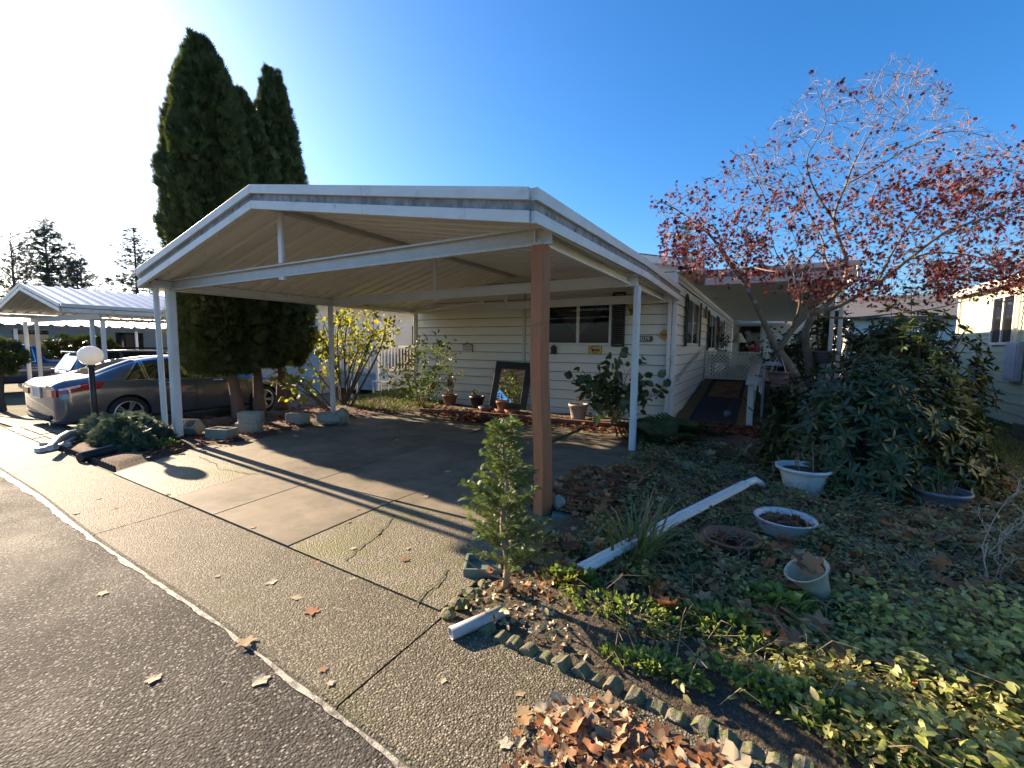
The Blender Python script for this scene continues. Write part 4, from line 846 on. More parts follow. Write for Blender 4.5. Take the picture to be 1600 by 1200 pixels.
potted('porch_plant', 'leafy green house plant on the black porch shelf', (-1.25, 16.1, 1.34), POT(.12, .2), 'trim', 'leaf_rose', 60, .12, .25, .5)
potted('porch_plant', 'second leafy plant at the far end of the porch shelf', (-1.2, 16.65, 1.34), POT(.1, .16), 'black_plastic', 'leaf_rose', 50, .1, .2, .45)
t = potted('flower_pot', 'pot of bright red and white flowers on top of the lattice rail', (-.28, 15.35, 1.15), POT(.16, .26), 'pot_white', 'flower_red', 110, .11, .24, .28, T_ROUND)
potted('porch_bush', 'large dark leafy potted bush right of the lattice', (.45, 14.0, .0), POT(.28, .5), 'pot_mauve', 'leaf_rose', 420, .17, .8, 1.35, indiv=120)
t = thing('red_porch_bow', 'reddish potted foliage on the porch behind the maple trunk', 'potted plant', (.35, 17.5, .62)); mb = MB(); mb.lathe(POT(.2, .7), (.35, 17.5, .62), 16); obj('pot', mb, 'pot_white', t)
n = 120; P = np.array((.35, 17.5, 1.75))+rng.normal(size=(n, 3))*(.25, .25, .25); leaves('foliage', t, 'leaf_maple', P, rand_unit(n), rand_unit(n), .13, T_OVAL, kind='stuff')
# second gooseneck hose fitting on the ramp: black curved watering hose
t = thing('watering_wand', 'grey watering wand with a curled black hose standing on the ramp', 'hose', (-.6, 10.6, .14))
p0 = xp(1135, 652, -.62); mb = MB(); mb.lathe([(.0, 0), (.06, .02), (.075, .08), (.05, .14), (.02, .16)], (-.62, 10.35, rampz(10.35)), 12); obj('head', mb, 'pot_grey', t, smooth=True)
mb = MB(); mb.tube([(-.62, 10.35, rampz(10.35)+.14), (-.56, 10.33, .50), (-.44, 10.2, .62), (-.3, 10.1, .58), (-.2, 9.93, .40), (-.12, 9.92, .34)], .011, 7); obj('hose', mb, 'black_plastic', t)

# hanging basket, tub on post, tray, chimes
def bowl(r, h, rim=.03): return [(.001, 0), (r*.72, 0), (r*.80, .03), (r*.96, h*.75), (r, h), (r+rim, h), (r+rim, h+.02), (r*.96, h+.02), (r*.93, h*.8), (.001, h*.78)]
c = vd(1219, 601, 7.9); r_ = .185
hb = thing('hanging_basket', 'mauve plastic hanging basket on wires below the maple branch', 'hanging basket', c)
mb = MB(); mb.lathe(bowl(r_, .21), c, 26); obj('bowl', mb, 'pot_mauve', hb, smooth=True)
mb = MB(); mb.lathe([(r_*.8, -.02), (r_*.78, 0)], c, 20); obj('saucer', mb, 'pot_mauve', hb)
apex = vd(1219, 551, 7.9)
for k in range(4): a = pi/2*k+.4; mb = MB(); mb.tube([c+np.array([r_*cos(a), r_*sin(a), .22]), apex], .005, 5); obj('wire', mb, 'galv', hb)
mb = MB(); mb.tube([apex, apex+np.array([0, 0, .03]), apex+np.array([0.02, 0, .08])], .006, 5); obj('hook', mb, 'galv', hb)
D_ = 8.6; c = vd(1284, 568, D_); ts = thing('tub_planter', 'ribbed dark mauve tub on a grey post beside the maple trunk', 'planter', (c[0], c[1], 0))
mb = MB(); mb.lathe([(.001, 0), (.13, 0), (.15, .04), (.165, .05), (.165, .065), (.175, .08), (.19, .10), (.19, .115), (.20, .13), (.215, .15), (.215, .165), (.225, .18), (.24, .21), (.265, .215), (.265, .24), (.22, .24), (.001, .2)], c, 28); obj('tub', mb, 'pot_mauve', ts)
mb = MB(); mb.box(c[0]-.05, c[0]+.05, c[1]-.05, c[1]+.05, 0, c[2]); obj('post', mb, 'grey_wood', ts, bevel=.006)
c = vd(1216, 570, 9.4); mb = MB(); mb.box(c[0]-.32, c[0]+.32, c[1]-.12, c[1]+.12, c[2]-.02, c[2]+.02); t = thing('porch_shelf_rail', 'grey shelf board with a pale tray behind the hanging basket', 'shelf', (c[0], c[1], 0)); obj('board', mb, 'grey_wood', t)
mb = MB(); mb.box(c[0]-.24, c[0]+.20, c[1]-.10, c[1]+.10, c[2]+.021, c[2]+.06); obj('tray', mb, 'panel_grey', t)
for sx in (-.28, .24): mb = MB(); mb.box(c[0]+sx, c[0]+sx+.05, c[1]-.03, c[1]+.03, 0, c[2]-.02); obj('leg', mb, 'grey_wood', t)
c = vd(1185, 588, 8.3); t = thing('wind_chime', 'silver tube wind chime hanging right of the ramp railing', 'wind chime', c)
mb = MB(); mb.lathe([(.001, .02), (.06, .02), (.06, 0), (.001, 0)], c, 12); obj('top_plate', mb, 'ramp_wood', t)
for k in range(6):
    a = 2*pi*k/6; L = .30-.03*k; mb = MB(); p = c+np.array([.055*cos(a), .055*sin(a), -.03]); mb.tube([p, p-np.array([0, 0, L])], .010, 8); obj('tube', mb, 'aluminium', t)
mb = MB(); q = c+np.array([0, 0, .02]); mb.tube([q, q+np.array([0, 0, .12]), q+np.array([.02, 0, .17]), q+np.array([-.01, 0, .21]), q+np.array([-.04, 0, .18])], .007, 6); obj('hook', mb, 'aluminium', t)

# ================================================================ along the front wall
mir = thing('leaning_mirror', 'large mirror in a wide black frame leaning against the front wall', 'mirror', (-5.28, 9.3, .05))
A = np.array((-5.80, 9.20, .06)); B = np.array((-4.80, 9.20, .04)); Uv = np.array((.035, .30, 1.13)); Xv = B-A; nn = unit(np.cross(Xv, Uv))
def mp(u, v, o=0): return A+Xv*u+Uv*v+nn*o
def mslab(u0, u1, v0, v1, o0, o1): mb = MB(); mb.hexa([mp(u0, v0, o0), mp(u1, v0, o0), mp(u1, v0, o1), mp(u0, v0, o1), mp(u0, v1, o0), mp(u1, v1, o0), mp(u1, v1, o1), mp(u0, v1, o1)]); return mb
for q in ((0, 1, 0, .15), (0, 1, .85, 1), (0, .16, .15, .85), (.84, 1, .15, .85)): obj('frame', mslab(*q, -.015, .025), 'black_paint', mir, bevel=.005)
obj('mirror_glass', mslab(.16, .84, .15, .85, -.01, .004), 'mirror_glass', mir)
wall_pots = [
 ('potted_shrub', 'terracotta pot with a dry brown conical plant against the wall', (-6.95, 9.15, .05), POT(.19, .27), 'terracotta', 'leaf_rust', 150, .07, .12, .62, T_PIN),
 ('potted_plant', 'black nursery pot with pale leaves left of the mirror', (-6.05, 9.05, .05), POT(.18, .30), 'black_plastic', 'leaf_cover', 60, .07, .2, .2, T_OVAL),
 ('potted_plant', 'small terracotta pot with a cactus-like plant in front of the mirror', (-5.22, 8.85, .12), POT(.14, .19), 'terracotta', 'leaf_rose', 40, .07, .14, .25, T_LONG),
 ('clay_dish', 'low terracotta dish under the pot in front of the mirror', (-5.2, 8.85, .03), [(.001, 0), (.16, 0), (.2, .09), (.17, .09), (.001, .05)], 'terracotta', None, 0, 0, 0, 0, None),
 ('clay_bowl', 'wide dark clay bowl on the ground left of the mirror foot', (-5.65, 8.8, .04), [(.001, 0), (.12, 0), (.17, .11), (.15, .11), (.001, .06)], 'pot_mauve', None, 0, 0, 0, 0, None),
 ('clay_bowl', 'squat terracotta bowl right of the mirror foot', (-4.9, 8.75, .04), [(.001, 0), (.13, 0), (.18, .10), (.16, .10), (.001, .06)], 'terracotta', None, 0, 0, 0, 0, None),
 ('potted_plant', 'stone coloured pot with a bare drooping plant right of the wooden post', (-3.32, 8.75, .05), POT(.2, .34), 'pot_stone', 'leaf_rust', 26, .09, .25, .4, T_OVAL),
]
for (nm, lb, c, pf, pm, lm, n, s, sp, h, tm) in wall_pots: potted(nm, lb, c, pf, pm, lm, n, s, sp, h, tm or T_OVAL, cat='pot' if not n else 'potted plant', indiv=30)
for i, (a, b, lb) in enumerate((((-5.55, 8.22), (-3.95, 8.36), 'weathered brown timber edging the far end of the driveway'), ((-3.9, 8.35), (-1.95, 8.5), 'reddish timber edging nearest the right post'), ((-6.9, 7.95), (-5.6, 8.2), 'short brown timber edging beside the green shrub'))):
    mb = MB(); mb.bar((a[0], a[1], .06), (b[0], b[1], .06), .09, .10); one('edging_timber', mb, 'timber', lb, 'timber', group='timbers along the wall bed', bevel=.01)

# concrete blocks by the left post
def cinder(label, c, rz, tilt=0.0, holes=True, size=(.40, .20, .19), axis='X', broken=0):
    L_, W_, H_ = size; mb = MB(); t = .032
    if holes:
        for a in ((-L_/2, L_/2, -W_/2, -W_/2+t), (-L_/2, L_/2, W_/2-t, W_/2), (-L_/2, -L_/2+t, -W_/2+t, W_/2-t), (L_/2-t, L_/2, -W_/2+t, W_/2-t), (-t/2, t/2, -W_/2+t, W_/2-t)): mb.box(a[0], a[1], a[2], a[3], 0, H_)
        for a in ((-L_/2+t, -t/2), (t/2, L_/2-t)):   # chamfered corners of the cells
            for sx, sy in ((-1, -1), (1, -1), (1, 1), (-1, 1)):
                x = a[0] if sx < 0 else a[1]; y = sy*(W_/2-t); mb.prism([(x, y, 0), (x-sx*.035, y, 0), (x, y-sy*.035, 0)], (0, 0, H_))
    else:
        q = .05; mb.prism([(-L_/2+q, -W_/2, 0), (L_/2-q, -W_/2, 0), (L_/2, -W_/2+q, 0), (L_/2, W_/2-q, 0), (L_/2-q, W_/2, 0), (-L_/2+q, W_/2, 0), (-L_/2, W_/2-q, 0), (-L_/2, -W_/2+q, 0)], (0, 0, H_))
    o = obj('concrete_block', mb, 'cinder', None, label=label, cat='block', group='blocks by the left post', bevel=.008)
    o.location = [float(v) for v in c]; o.rotation_euler = (tilt if axis == 'X' else 0, tilt if axis == 'Y' else 0, rz); return o
b_ = gz(294, 686); cinder('hollow concrete block standing tilted on its edge right of the double post', (b_[0]-.1, b_[1]+.1, .10), .5, .75, True, (.40, .20, .22))
b_ = gz(334, 691); cinder('hollow concrete block with its two holes facing up', (b_[0], b_[1]+.13, .05), .30, 0, True, (.42, .24, .16))
b_ = gz(378, 682); cinder('lower concrete block of the stack of two', (b_[0], b_[1]+.13, .05), .28, 0, False, (.44, .24, .17))
cinder('upper concrete block of the stack of two', (b_[0]+.02, b_[1]+.16, .222), .42, .06, False, (.42, .22, .18))
b_ = gz(456, 667); cinder('single beige concrete block between the stack and the rocks', (b_[0], b_[1]+.13, .05), .2, 0, False, (.46, .24, .19))
def rock(label, c, s, seed, mat='cinder', name='rock', cat='rock', **kw):
    r_ = random.Random(seed); mb = MB(); n, m_ = 12, 7; P = []
    ph = [r_.uniform(0, 6) for _ in range(6)]
    for j in range(m_+1):
        th = pi*j/m_; row = []
        for i in range(n+1):
            f = 2*pi*(i % n)/n; d = 1+.16*sin(2*f+ph[0])*sin(th)+.12*sin(3*f+ph[1]+2*th)+.09*sin(5*th+ph[2])
            row.append((c[0]+s[0]*d*sin(th)*cos(f), c[1]+s[1]*d*sin(th)*sin(f), c[2]+s[2]*(1-cos(th)*d)))
        P.append(row)
    mb.grid(P); return one(name, mb, mat, label, cat, **kw)
b_ = gz(500, 668); rock('long low grey rock left of the rear post foot', (b_[0]-.02, b_[1]+.2, .03), (.30, .18, .12), 3)
b_ = gz(527, 666); rock('upright grey rock right against the rear post foot', (b_[0]+.03, b_[1]+.1, .03), (.17, .15, .15), 5)

# lamp post on the left bed
b_ = gz(151, 684); LXp, LYp = b_[0], b_[1]
lp = thing('lamp_post', 'white globe lamp on a black post beside the juniper', 'lamp post', (LXp, LYp, 0))
mb = MB(); mb.tube([(LXp, LYp, 0), (LXp-.01, LYp, 1.2)], [.042, .040], 14); mb.lathe([(.06, 0), (.055, .03), (.04, .05)], (LXp-.01, LYp, 1.17), 14); obj('pole', mb, 'black_paint', lp, smooth=True)
mb = MB(); mb.lathe([(.05, 0)]+[(.165*sin(a), .15-.155*cos(a)) for a in np.linspace(.35, pi-.001, 18)], (LXp-.01, LYp, 1.21), 28); obj('globe', mb, 'globe', lp, smooth=True)
# junk at the left bed: gutters, black pipe, plastic edging
def G(px, py, z=.05): p = gz(px, py, z); return (p[0], p[1], z)
mb = MB(); mb.bar(G(57, 704), G(108, 694), .09, .07); one('white_gutter_piece', mb, 'white_metal', 'straight white downspout piece lying across the paving corner', 'downspout', bevel=.008)
mb = MB(); mb.tube([G(78, 700, .14), G(92, 685, .17), G(106, 677, .16), G(130, 673, .14)], .042, 10); one('bent_downspout', mb, 'galv', 'bent grey downspout piece lying on top of the plank', 'downspout')
mb = MB(); mb.tube([G(98, 695, .06), G(118, 684, .07), G(135, 680, .06)], .035, 10); one('short_grey_pipe', mb, 'rusty_pipe', 'short dull pipe on the soil below the bent downspout', 'pipe')
mb = MB(); mb.bar(G(72, 697, .06), G(140, 674, .08), .16, .10); one('grey_plank', mb, 'grey_wood', 'weathered grey plank at the edge of the paver strip', 'plank', bevel=.006)
mb = MB(); a = np.array(G(124, 716, .07)); b = np.array(G(178, 702, .09)); n_ = 46; mb.tube([a+(b-a)*i/n_ for i in range(n_+1)], [.062+(.008 if i % 2 else -.004) for i in range(n_+1)], 14); one('corrugated_pipe', mb, 'black_plastic', 'black corrugated drain pipe under the juniper', 'pipe', smooth=False)
ed = thing('plastic_edging', 'low scalloped dark plastic edging along the front of the left bed', 'edging', (-8.0, 2.35, 0)); a = np.array((-9.1, 2.39)); b = np.array((-6.85, 2.30)); n_ = 24
for i in range(n_):
    p = a+(b-a)*(i+.5)/n_; mb = MB(); mb.prism([(p[0]+.042*cos(q), p[1], .02+.055*sin(q)) for q in np.linspace(0, pi, 7)]+[(p[0]-.042, p[1], -.02), (p[0]+.042, p[1], -.02)], (0, .018, 0)); obj('scallop', mb, 'rubber', ed)

# ================================================================ right bed: pipes, pots, edging
t = thing('long_downspout', 'long white downspout with an elbow lying across the ground cover', 'downspout', G(1050, 810, .15))
a = np.array(gz(907, 890, .16)); b = np.array(gz(1062, 808, .21)); c_ = np.array(gz(1165, 756, .24)); e_ = np.array(gz(1190, 762, .06))
def chan(mb, a, b, w_=.062, h_=.046):   # open-ended rectangular tube with pressed ribs
    a = Vector(a); b = Vector(b); d = (b-a).normalized(); r = d.cross(Vector((0, 0, 1))).normalized(); u = r.cross(d); k = 10; ring = []
    ang = [(-.5, -.5), (-.17, -.5), (-.1, -.42), (.1, -.42), (.17, -.5), (.5, -.5), (.5, -.15), (.42, -.05), (.42, .05), (.5, .15), (.5, .5), (.17, .5), (.1, .42), (-.1, .42), (-.17, .5), (-.5, .5), (-.5, .15), (-.42, .05), (-.42, -.05), (-.5, -.15)]
    for p in (a, b): ring += [p+r*x*w_+u*y*h_ for x, y in ang]
    n = len(ang); mb.add(ring, [(i, (i+1) % n, n+(i+1) % n, n+i) for i in range(n)]); return mb
obj('pipe', chan(MB(), a, b), 'white_metal', t, solid=.004); obj('pipe', chan(MB(), b, c_, .065, .048), 'white_metal', t, solid=.004)
mb = MB(); mb.tube([c_, c_*.6+e_*.4+np.array([.02, .0, .06]), e_*.8+c_*.2+np.array([.03, 0, .03]), e_], [.03, .034, .034, .03], 10, cap=False); obj('elbow', mb, 'white_metal', t, smooth=True, solid=.004)
mb = MB(); a = np.array(gz(704, 990, .05)); b = np.array(gz(786, 955, .07)); mb.tube([a, b], .032, 18, cap=False); one('short_pipe', mb, 'rusty_pipe', 'short grey plastic pipe lying at the bed corner below the small conifer', 'pipe', smooth=True, solid=.005)
c = gz(1255, 778, .04)
potted('ribbed_pot', 'ribbed off-white pot with dead twigs in front of the rhododendron', (c[0], c[1]+.15, .03), [(.15, 0), (.17, .05), (.215, .24), (.235, .27), (.26, .285), (.265, .31), (.24, .31), (.215, .27), (.2, .22)], 'pot_white', 'leaf_rust', 40, .05, .16, .3, T_OVAL, cat='flower pot', flute=.045)
c = gz(1226, 846, .04)
t = potted('white_basin', 'chipped white enamel basin filled with dry leaves', (c[0], c[1]+.16, .03), [(.001, 0), (.16, 0), (.2, .06), (.225, .15), (.235, .155), (.23, .165), (.21, .15), (.18, .07), (.001, .03)], 'pot_white', None, 0, 0, 0, 0, cat='basin', soil='leaf_rust')
n = 40; P = np.array((c[0], c[1]+.16, .14))+rng.uniform(-1, 1, (n, 3))*(.13, .13, .02); leaves('dry_leaf_fill', t, 'leaf_rust', P, rand_unit(n), unit(rand_unit(n)*.6+(0, 0, 1)), .10, T_BIG, kind='stuff')
c = gz(1475, 803, .04)
potted('grey_pot', 'blue grey plastic pot at the foot of the rhododendron by the lawn', (c[0], c[1]+.12, .02), [(.14, 0), (.16, .05), (.2, .19), (.225, .2), (.225, .225), (.2, .225), (.17, .16)], 'pot_grey', 'leaf_rose', 60, .11, .22, .25, T_LONG, cat='flower pot')
c = gz(1134, 876, .04)
t = potted('terracotta_bowl', 'wide tilted terracotta bowl sunk among the ground cover', (c[0]+.02, c[1]+.15, .02), [(.001, 0), (.11, 0), (.2, .14), (.21, .155), (.19, .155), (.1, .04), (.001, .03)], 'terracotta', None, 0, 0, 0, 0, cat='flower pot', soil='soil')
n = 18; P = np.array((c[0]+.02, c[1]+.15, .13))+rng.uniform(-1, 1, (n, 3))*(.12, .12, .02); leaves('dry_leaf_fill', t, 'leaf_rust', P, rand_unit(n), unit(rand_unit(n)*.6+(0, 0, 1)), .09, T_BIG, kind='stuff')
c = gz(1276, 955, .02)
t = thing('cone_pot', 'beige tapered pot leaning in the vines with a brown leaf in it', 'flower pot', (c[0], c[1], .02)); rot = Matrix.Rotation(.35, 3, 'Y') @ Matrix.Rotation(-.25, 3, 'X') if False else Matrix.Rotation(-.45, 3, 'Y') @ Matrix.Rotation(.2, 3, 'X')
mb = MB(); mb.lathe([(.001, .0), (.05, 0), (.085, .17), (.115, .25), (.125, .255), (.12, .262), (.105, .25), (.07, .14), (.001, .1)], (c[0]+.04, c[1]+.03, .05), 26, rot); obj('pot', mb, 'pot_beige', t, smooth=True)
P = np.array([[c[0]-.04, c[1]+.02, .29], [c[0]-.06, c[1]+.05, .28], [c[0]-.02, c[1]+.06, .27]]); leaves('dry_leaf', t, 'leaf_dry', P, np.array([[.3, .1, .2], [.1, .5, .1], [.4, -.2, .1]]), np.array([[0, -.4, 1], [.3, 0, 1], [0, -.2, 1.]]), .17, T_BIG)
# square green pot edge and flat stones by the conifer
c = gz(748, 890, .04); mb = MB(); R3 = Matrix.Rotation(.5, 3, 'Z'); 
t = thing('green_planter_tray', 'weathered green square tray half buried behind the small conifer', 'tray', (c[0], c[1]+.05, 0))
for (sx, sy, lx, ly) in ((-.12, 0, .02, .2), (.12, 0, .02, .2), (0, -.11, .26, .02), (0, .11, .26, .02)): mb = MB(); mb.rbox(Vector((c[0], c[1]+.06, .045))+R3 @ Vector((sx, sy, 0)), (lx, ly, .06), R3); obj('side', mb, 'verdigris', t, bevel=.004)
mb = MB(); mb.rbox((c[0], c[1]+.06, .025), (.23, .2, .01), R3); obj('bottom', mb, 'verdigris', t)
mb = MB(); c = gz(872, 800, .03); mb.rbox((c[0]+.1, c[1]+.02, .03), (.30, .26, .055), Matrix.Rotation(.35, 3, 'Z')); one('post_footing', mb, 'verdigris', 'mossy concrete pad at the foot of the wooden post', 'footing', bevel=.012)
rock('tan stone leaning beside the wooden post foot', (gz(868, 800)[0]+.06, gz(868, 800)[1]-.05, .03), (.05, .04, .08), 21, 'pot_stone')
rock('flat pale stone right of the small conifer', (gz(850, 893)[0], gz(850, 893)[1]+.03, .03), (.10, .06, .03), 22, 'concrete')
for i, (px, py, s) in enumerate(((757, 915, .042), (740, 930, .05), (718, 946, .052), (700, 962, .046))):
    c = gz(px, py, .02); rock(['round grey stone nearest the green tray', 'second round stone from the green tray', 'third round stone from the green tray', 'round stone at the lower end of the short row'][i], (c[0], c[1], .0), (s*1.15, s, s*.62), 30+i, 'edging', group='stones edging the bed corner')
ords = ['first', 'second', 'third', 'fourth', 'fifth', 'sixth', 'seventh', 'eighth', 'ninth', 'tenth', 'eleventh', 'twelfth', 'thirteenth', 'fourteenth', 'fifteenth', 'sixteenth', 'seventeenth', 'eighteenth', 'nineteenth', 'twentieth', 'twenty-first', 'twenty-second']
a = np.array((-1.30, 1.985)); b = np.array((.72, 1.83)); n_ = 22
for i in range(n_):
    p = a+(b-a)*(i+.5)/n_ + rng.normal(size=2)*.006; w_ = .044*random.uniform(.85, 1.08); mb = MB(); hgt_ = .040+random.uniform(-.014, .012)
    prf = [(-w_, -.02), (w_, -.02), (w_, hgt_*.35)]+[(w_*cos(q), hgt_*.35+hgt_*.8*sin(q)) for q in np.linspace(.2, pi-.2, 7)]+[(-w_, hgt_*.35)]
    R3 = Matrix.Rotation(-.075+random.uniform(-.12, .12), 3, 'Z') @ Matrix.Rotation(random.uniform(-.15, .08), 3, 'X') @ Matrix.Rotation(random.uniform(-.07, .07), 3, 'Y')
    P = [Vector((p[0], p[1]+random.uniform(-.012, .012), random.uniform(.0, .012)))+R3 @ Vector((x, -.035, z)) for x, z in prf]; mb.prism(P, R3 @ Vector((0, .07, 0)))
    o = one('edging_block', mb, 'edging', ords[i]+' scalloped concrete edging block counted from the short grey pipe', 'edging block', group='scalloped edging along the bed', bevel=.008)
# ================================================================ vehicles (y axis is the car's length, rear towards the street)
def interp(x, tab):
    xs_, ys_ = zip(*tab); return float(np.interp(x, xs_, ys_))
def smoothtab(tab, n=400, w_=9):
    x = np.linspace(tab[0][0], tab[-1][0], n); y = np.interp(x, *zip(*tab)); k = np.ones(w_)/w_; yy = np.convolve(np.pad(y, w_//2, 'edge'), k, 'valid'); return x, yy
def make_car(name, label, loc, L, half, top, belt, roofw, sill, arch, wr, paint, wins, cat='car', tail=None, extras=None, rz=0.0, nose=0.16):
    """loft of cross sections along the length s (0 = rear bumper)"""
    t = thing(name, label, cat, loc); t.rotation_euler = (0, 0, rz)
    tt = smoothtab(top); bt = smoothtab(belt, w_=15); rt_ = smoothtab(roofw, w_=25)
    f = lambda tb, s: float(np.interp(s, *tb))
    def sect(s):
        e = min(1, min(s, L-s)/nose); e = sqrt(max(0.0, 1-(1-e)**2)); wd = half*(0.80+0.20*e) ; zt = f(tt, s); zb = min(f(bt, s), zt-.015); wr_ = min(f(rt_, s), wd*.93)
        sl = sill+0.10*(1-e)
        return [(wd*.90, sl), (wd*.975, sl+.06), (wd*.985, sl+.20), (wd, sl+(zb-sl)*.55), (wd*.992, sl+(zb-sl)*.80), (wd*.965, zb-.02), (wd*.945, zb),
                (wr_+(wd*.945-wr_)*.66, zb+(zt-zb)*.30), (wr_+(wd*.945-wr_)*.34, zb+(zt-zb)*.60), (wr_, zb+(zt-zb)*.86), (wr_*.86, zb+(zt-zb)*.965), (wr_*.45, zt-.004), (0, zt)]
    S = [0.0, .01, .03, .06, .10, .16]+list(np.linspace(.22, L-.22, 56))+[L-.16, L-.1, L-.06, L-.03, L-.01, L]
    rows = []
    for s in S: q = sect(s); rows.append([(x, s, z) for x, z in q]+[(-x, s, z) for x, z in reversed(q[:-1])])
    mb = MB(); mb.grid(rows)
    m_ = len(rows[0])
    for i in (0, len(S)-1): b_ = len(mb.v); mb.add(rows[i], [tuple(range(m_)) if i == 0 else tuple(reversed(range(m_)))])
    # floor
    for i in range(len(S)-1): mb.add([rows[i][0], rows[i][-1], rows[i+1][-1], rows[i+1][0]], [(0, 1, 2, 3)])
    me = mesh(mb, 'body'); import bmesh
    bm = bmesh.new(); bm.from_mesh(me); bmesh.ops.remove_doubles(bm, verts=bm.verts, dist=1e-4); bmesh.ops.recalc_face_normals(bm, faces=bm.faces); bm.to_mesh(me); bm.free()
    me.materials.append(MATS[paint]); body = link('body', me, None, t, local=True, smooth=True)
    # wheel arches by boolean, applied
    for s in arch:
        cy = MB(); cy.tube([(-half*1.1, s, wr), (half*1.1, s, wr)], wr*1.13, 36); c_ = bpy.data.objects.new('cut', mesh(cy)); COL.objects.link(c_)
        b_ = body.modifiers.new('cut', 'BOOLEAN'); b_.operation = 'DIFFERENCE'; b_.object = c_; b_.solver = 'EXACT'
        c_.parent = t
        bpy.context.view_layer.update(); dg = bpy.context.evaluated_depsgraph_get(); nm = bpy.data.meshes.new_from_object(body.evaluated_get(dg)); body.modifiers.clear(); body.data = nm; bpy.data.objects.remove(c_)
    if not body.data.materials: body.data.materials.append(MATS[paint])
    try:
        body.data.set_sharp_from_angle(angle=radians(38))
    except Exception: pass
    # underside / wheel wells
    mb = MB(); mb.box(-half*.8, half*.8, .25, L-.25, sill-.02, sill+.25); obj('underbody', mb, 'rubber', t, local=True)
    def patch(nm, s0, s1, v0, v1, side, mat, out_=.006, n=14, slant=(0, 0), k=8, parent=None):
        """glass or trim skin: v in section coordinates 6..10 (belt to roof edge), slant moves the top ends"""
        mb = MB(); P = []
        for j in range(k+1):
            v = v0+(v1-v0)*j/k; row = []
            for i in range(n+1):
                u = j/k; s = (s0+slant[0]*u)*(1-i/n)+(s1+slant[1]*u)*(i/n); q = sect(s); a = int(min(v, 11.99)); fr = v-a; x = q[a][0]*(1-fr)+q[a+1][0]*fr; z = q[a][1]*(1-fr)+q[a+1][1]*fr
                row.append((side*(x+out_), s, z+out_*.3))
            P.append(row)
        mb.grid(P); return obj(nm, mb, mat, parent or t, local=True, smooth=True)
    for (s0, s1, sl0, sl1) in wins:
        for side in (1, -1):
            trim_ = patch('window_trim', s0-.03, s1+.03, 6.02, 9.55, side, 'chrome', .004, slant=(sl0, sl1)); patch('window', s0, s1, 6.15, 9.35, side, 'car_glass', .009, slant=(sl0*.98, sl1*.98))
    def cross(nm, sa, sb, mat, wfrac=.86, out_=.008, n=10, k=8):   # windscreen / rear glass: follow the top line
        mb = MB(); P = []
        for j in range(k+1):
            s = sa+(sb-sa)*j/k; q = sect(s); row = []
            pts = [(q[9][0]*wfrac+.02, q[9][1]), q[10], q[11], q[12]]
            full = [(x, z) for x, z in pts]+[(-x, z) for x, z in reversed(pts[:-1])]
            row = [(x, s-(out_ if sb < L*.5 else -out_), z+out_) for x, z in full]; P.append(row)
        mb.grid(P); return obj(nm, mb, mat, t, local=True, smooth=True)
    # wheels
    for s in arch:
        for side in (1, -1):
            wc = (side*(half-.115), s, wr); R3 = Matrix.Rotation(side*pi/2, 3, 'Y')
            mb = MB(); mb.lathe([(wr*.70, -.09), (wr*.92, -.10), (wr, -.07), (wr, .07), (wr*.92, .10), (wr*.70, .095)], wc, 40, R3); wh = obj('wheel', mb, 'rubber', t, local=True, smooth=True)
            mb = MB(); mb.lathe([(wr*.72, .096), (wr*.69, .10), (wr*.66, .085), (wr*.64, -.05), (0.001, -.05)], wc, 40, R3); obj('rim', mb, 'alloy' if False else 'black_paint', wh, local=True, smooth=True)
            mb = MB(); mb.lathe([(wr*.73, .094), (wr*.72, .103), (wr*.665, .102), (wr*.655, .06)], wc, 40, R3); obj('rim_ring', mb, 'alloy', wh, local=True, smooth=True)
            mb = MB()
            for k in range(5):
                for dk in (-.14, .14):
                    a = 2*pi*k/5+.3; r0, r1 = wr*.13, wr*.67
                    p0 = Vector((r0*cos(a+dk*.8), r0*sin(a+dk*.8), .075)); p1 = Vector((r1*cos(a+dk), r1*sin(a+dk), .092))
                    mb.bar(Vector(wc)+R3 @ p0, Vector(wc)+R3 @ p1, .032, .022, R3 @ Vector((0, 0, 1)))
            mb.lathe([(wr*.2, .05), (wr*.19, .085), (0.001, .09)], wc, 16, R3); obj('spokes', mb, 'alloy', wh, local=True)
    if extras: extras(t, patch, cross, sect)
    return t
def rear_plate(t, z, s=-.012):
    mb = MB(); mb.box(-.17, .17, s-.012, s, z-.09, z+.09); p = obj('license_plate', mb, 'plate', t, local=True); mb = MB()
    for a in ((-.19, .19, z-.11, z-.09), (-.19, .19, z+.09, z+.11), (-.19, -.17, z-.09, z+.09), (.17, .19, z-.09, z+.09)): mb.box(a[0], a[1], s-.016, s+.01, a[2], a[3])
    obj('plate_frame', mb, 'chrome', p, local=True)
def handles(t, half, pos, z):
    for s in pos:
        for side in (1, -1): mb = MB(); mb.tube([(side*(half-.004), s, z), (side*(half+.03), s+.02, z), (side*(half+.03), s+.19, z+.005), (side*(half-.004), s+.21, z+.005)], .014, 8); obj('door_handle', mb, 'chrome', t, local=True, smooth=True)
def seams(t, half, sect, ss, z0i=1, z1i=6):
    for s in ss:
        for side in (1, -1):
            mb = MB(); q = sect(s); mb.tube([(side*(q[i][0]+.001), s, q[i][1]) for i in range(z0i, z1i+1)], .005, 4); obj('door_seam', mb, 'black_paint', t, local=True)
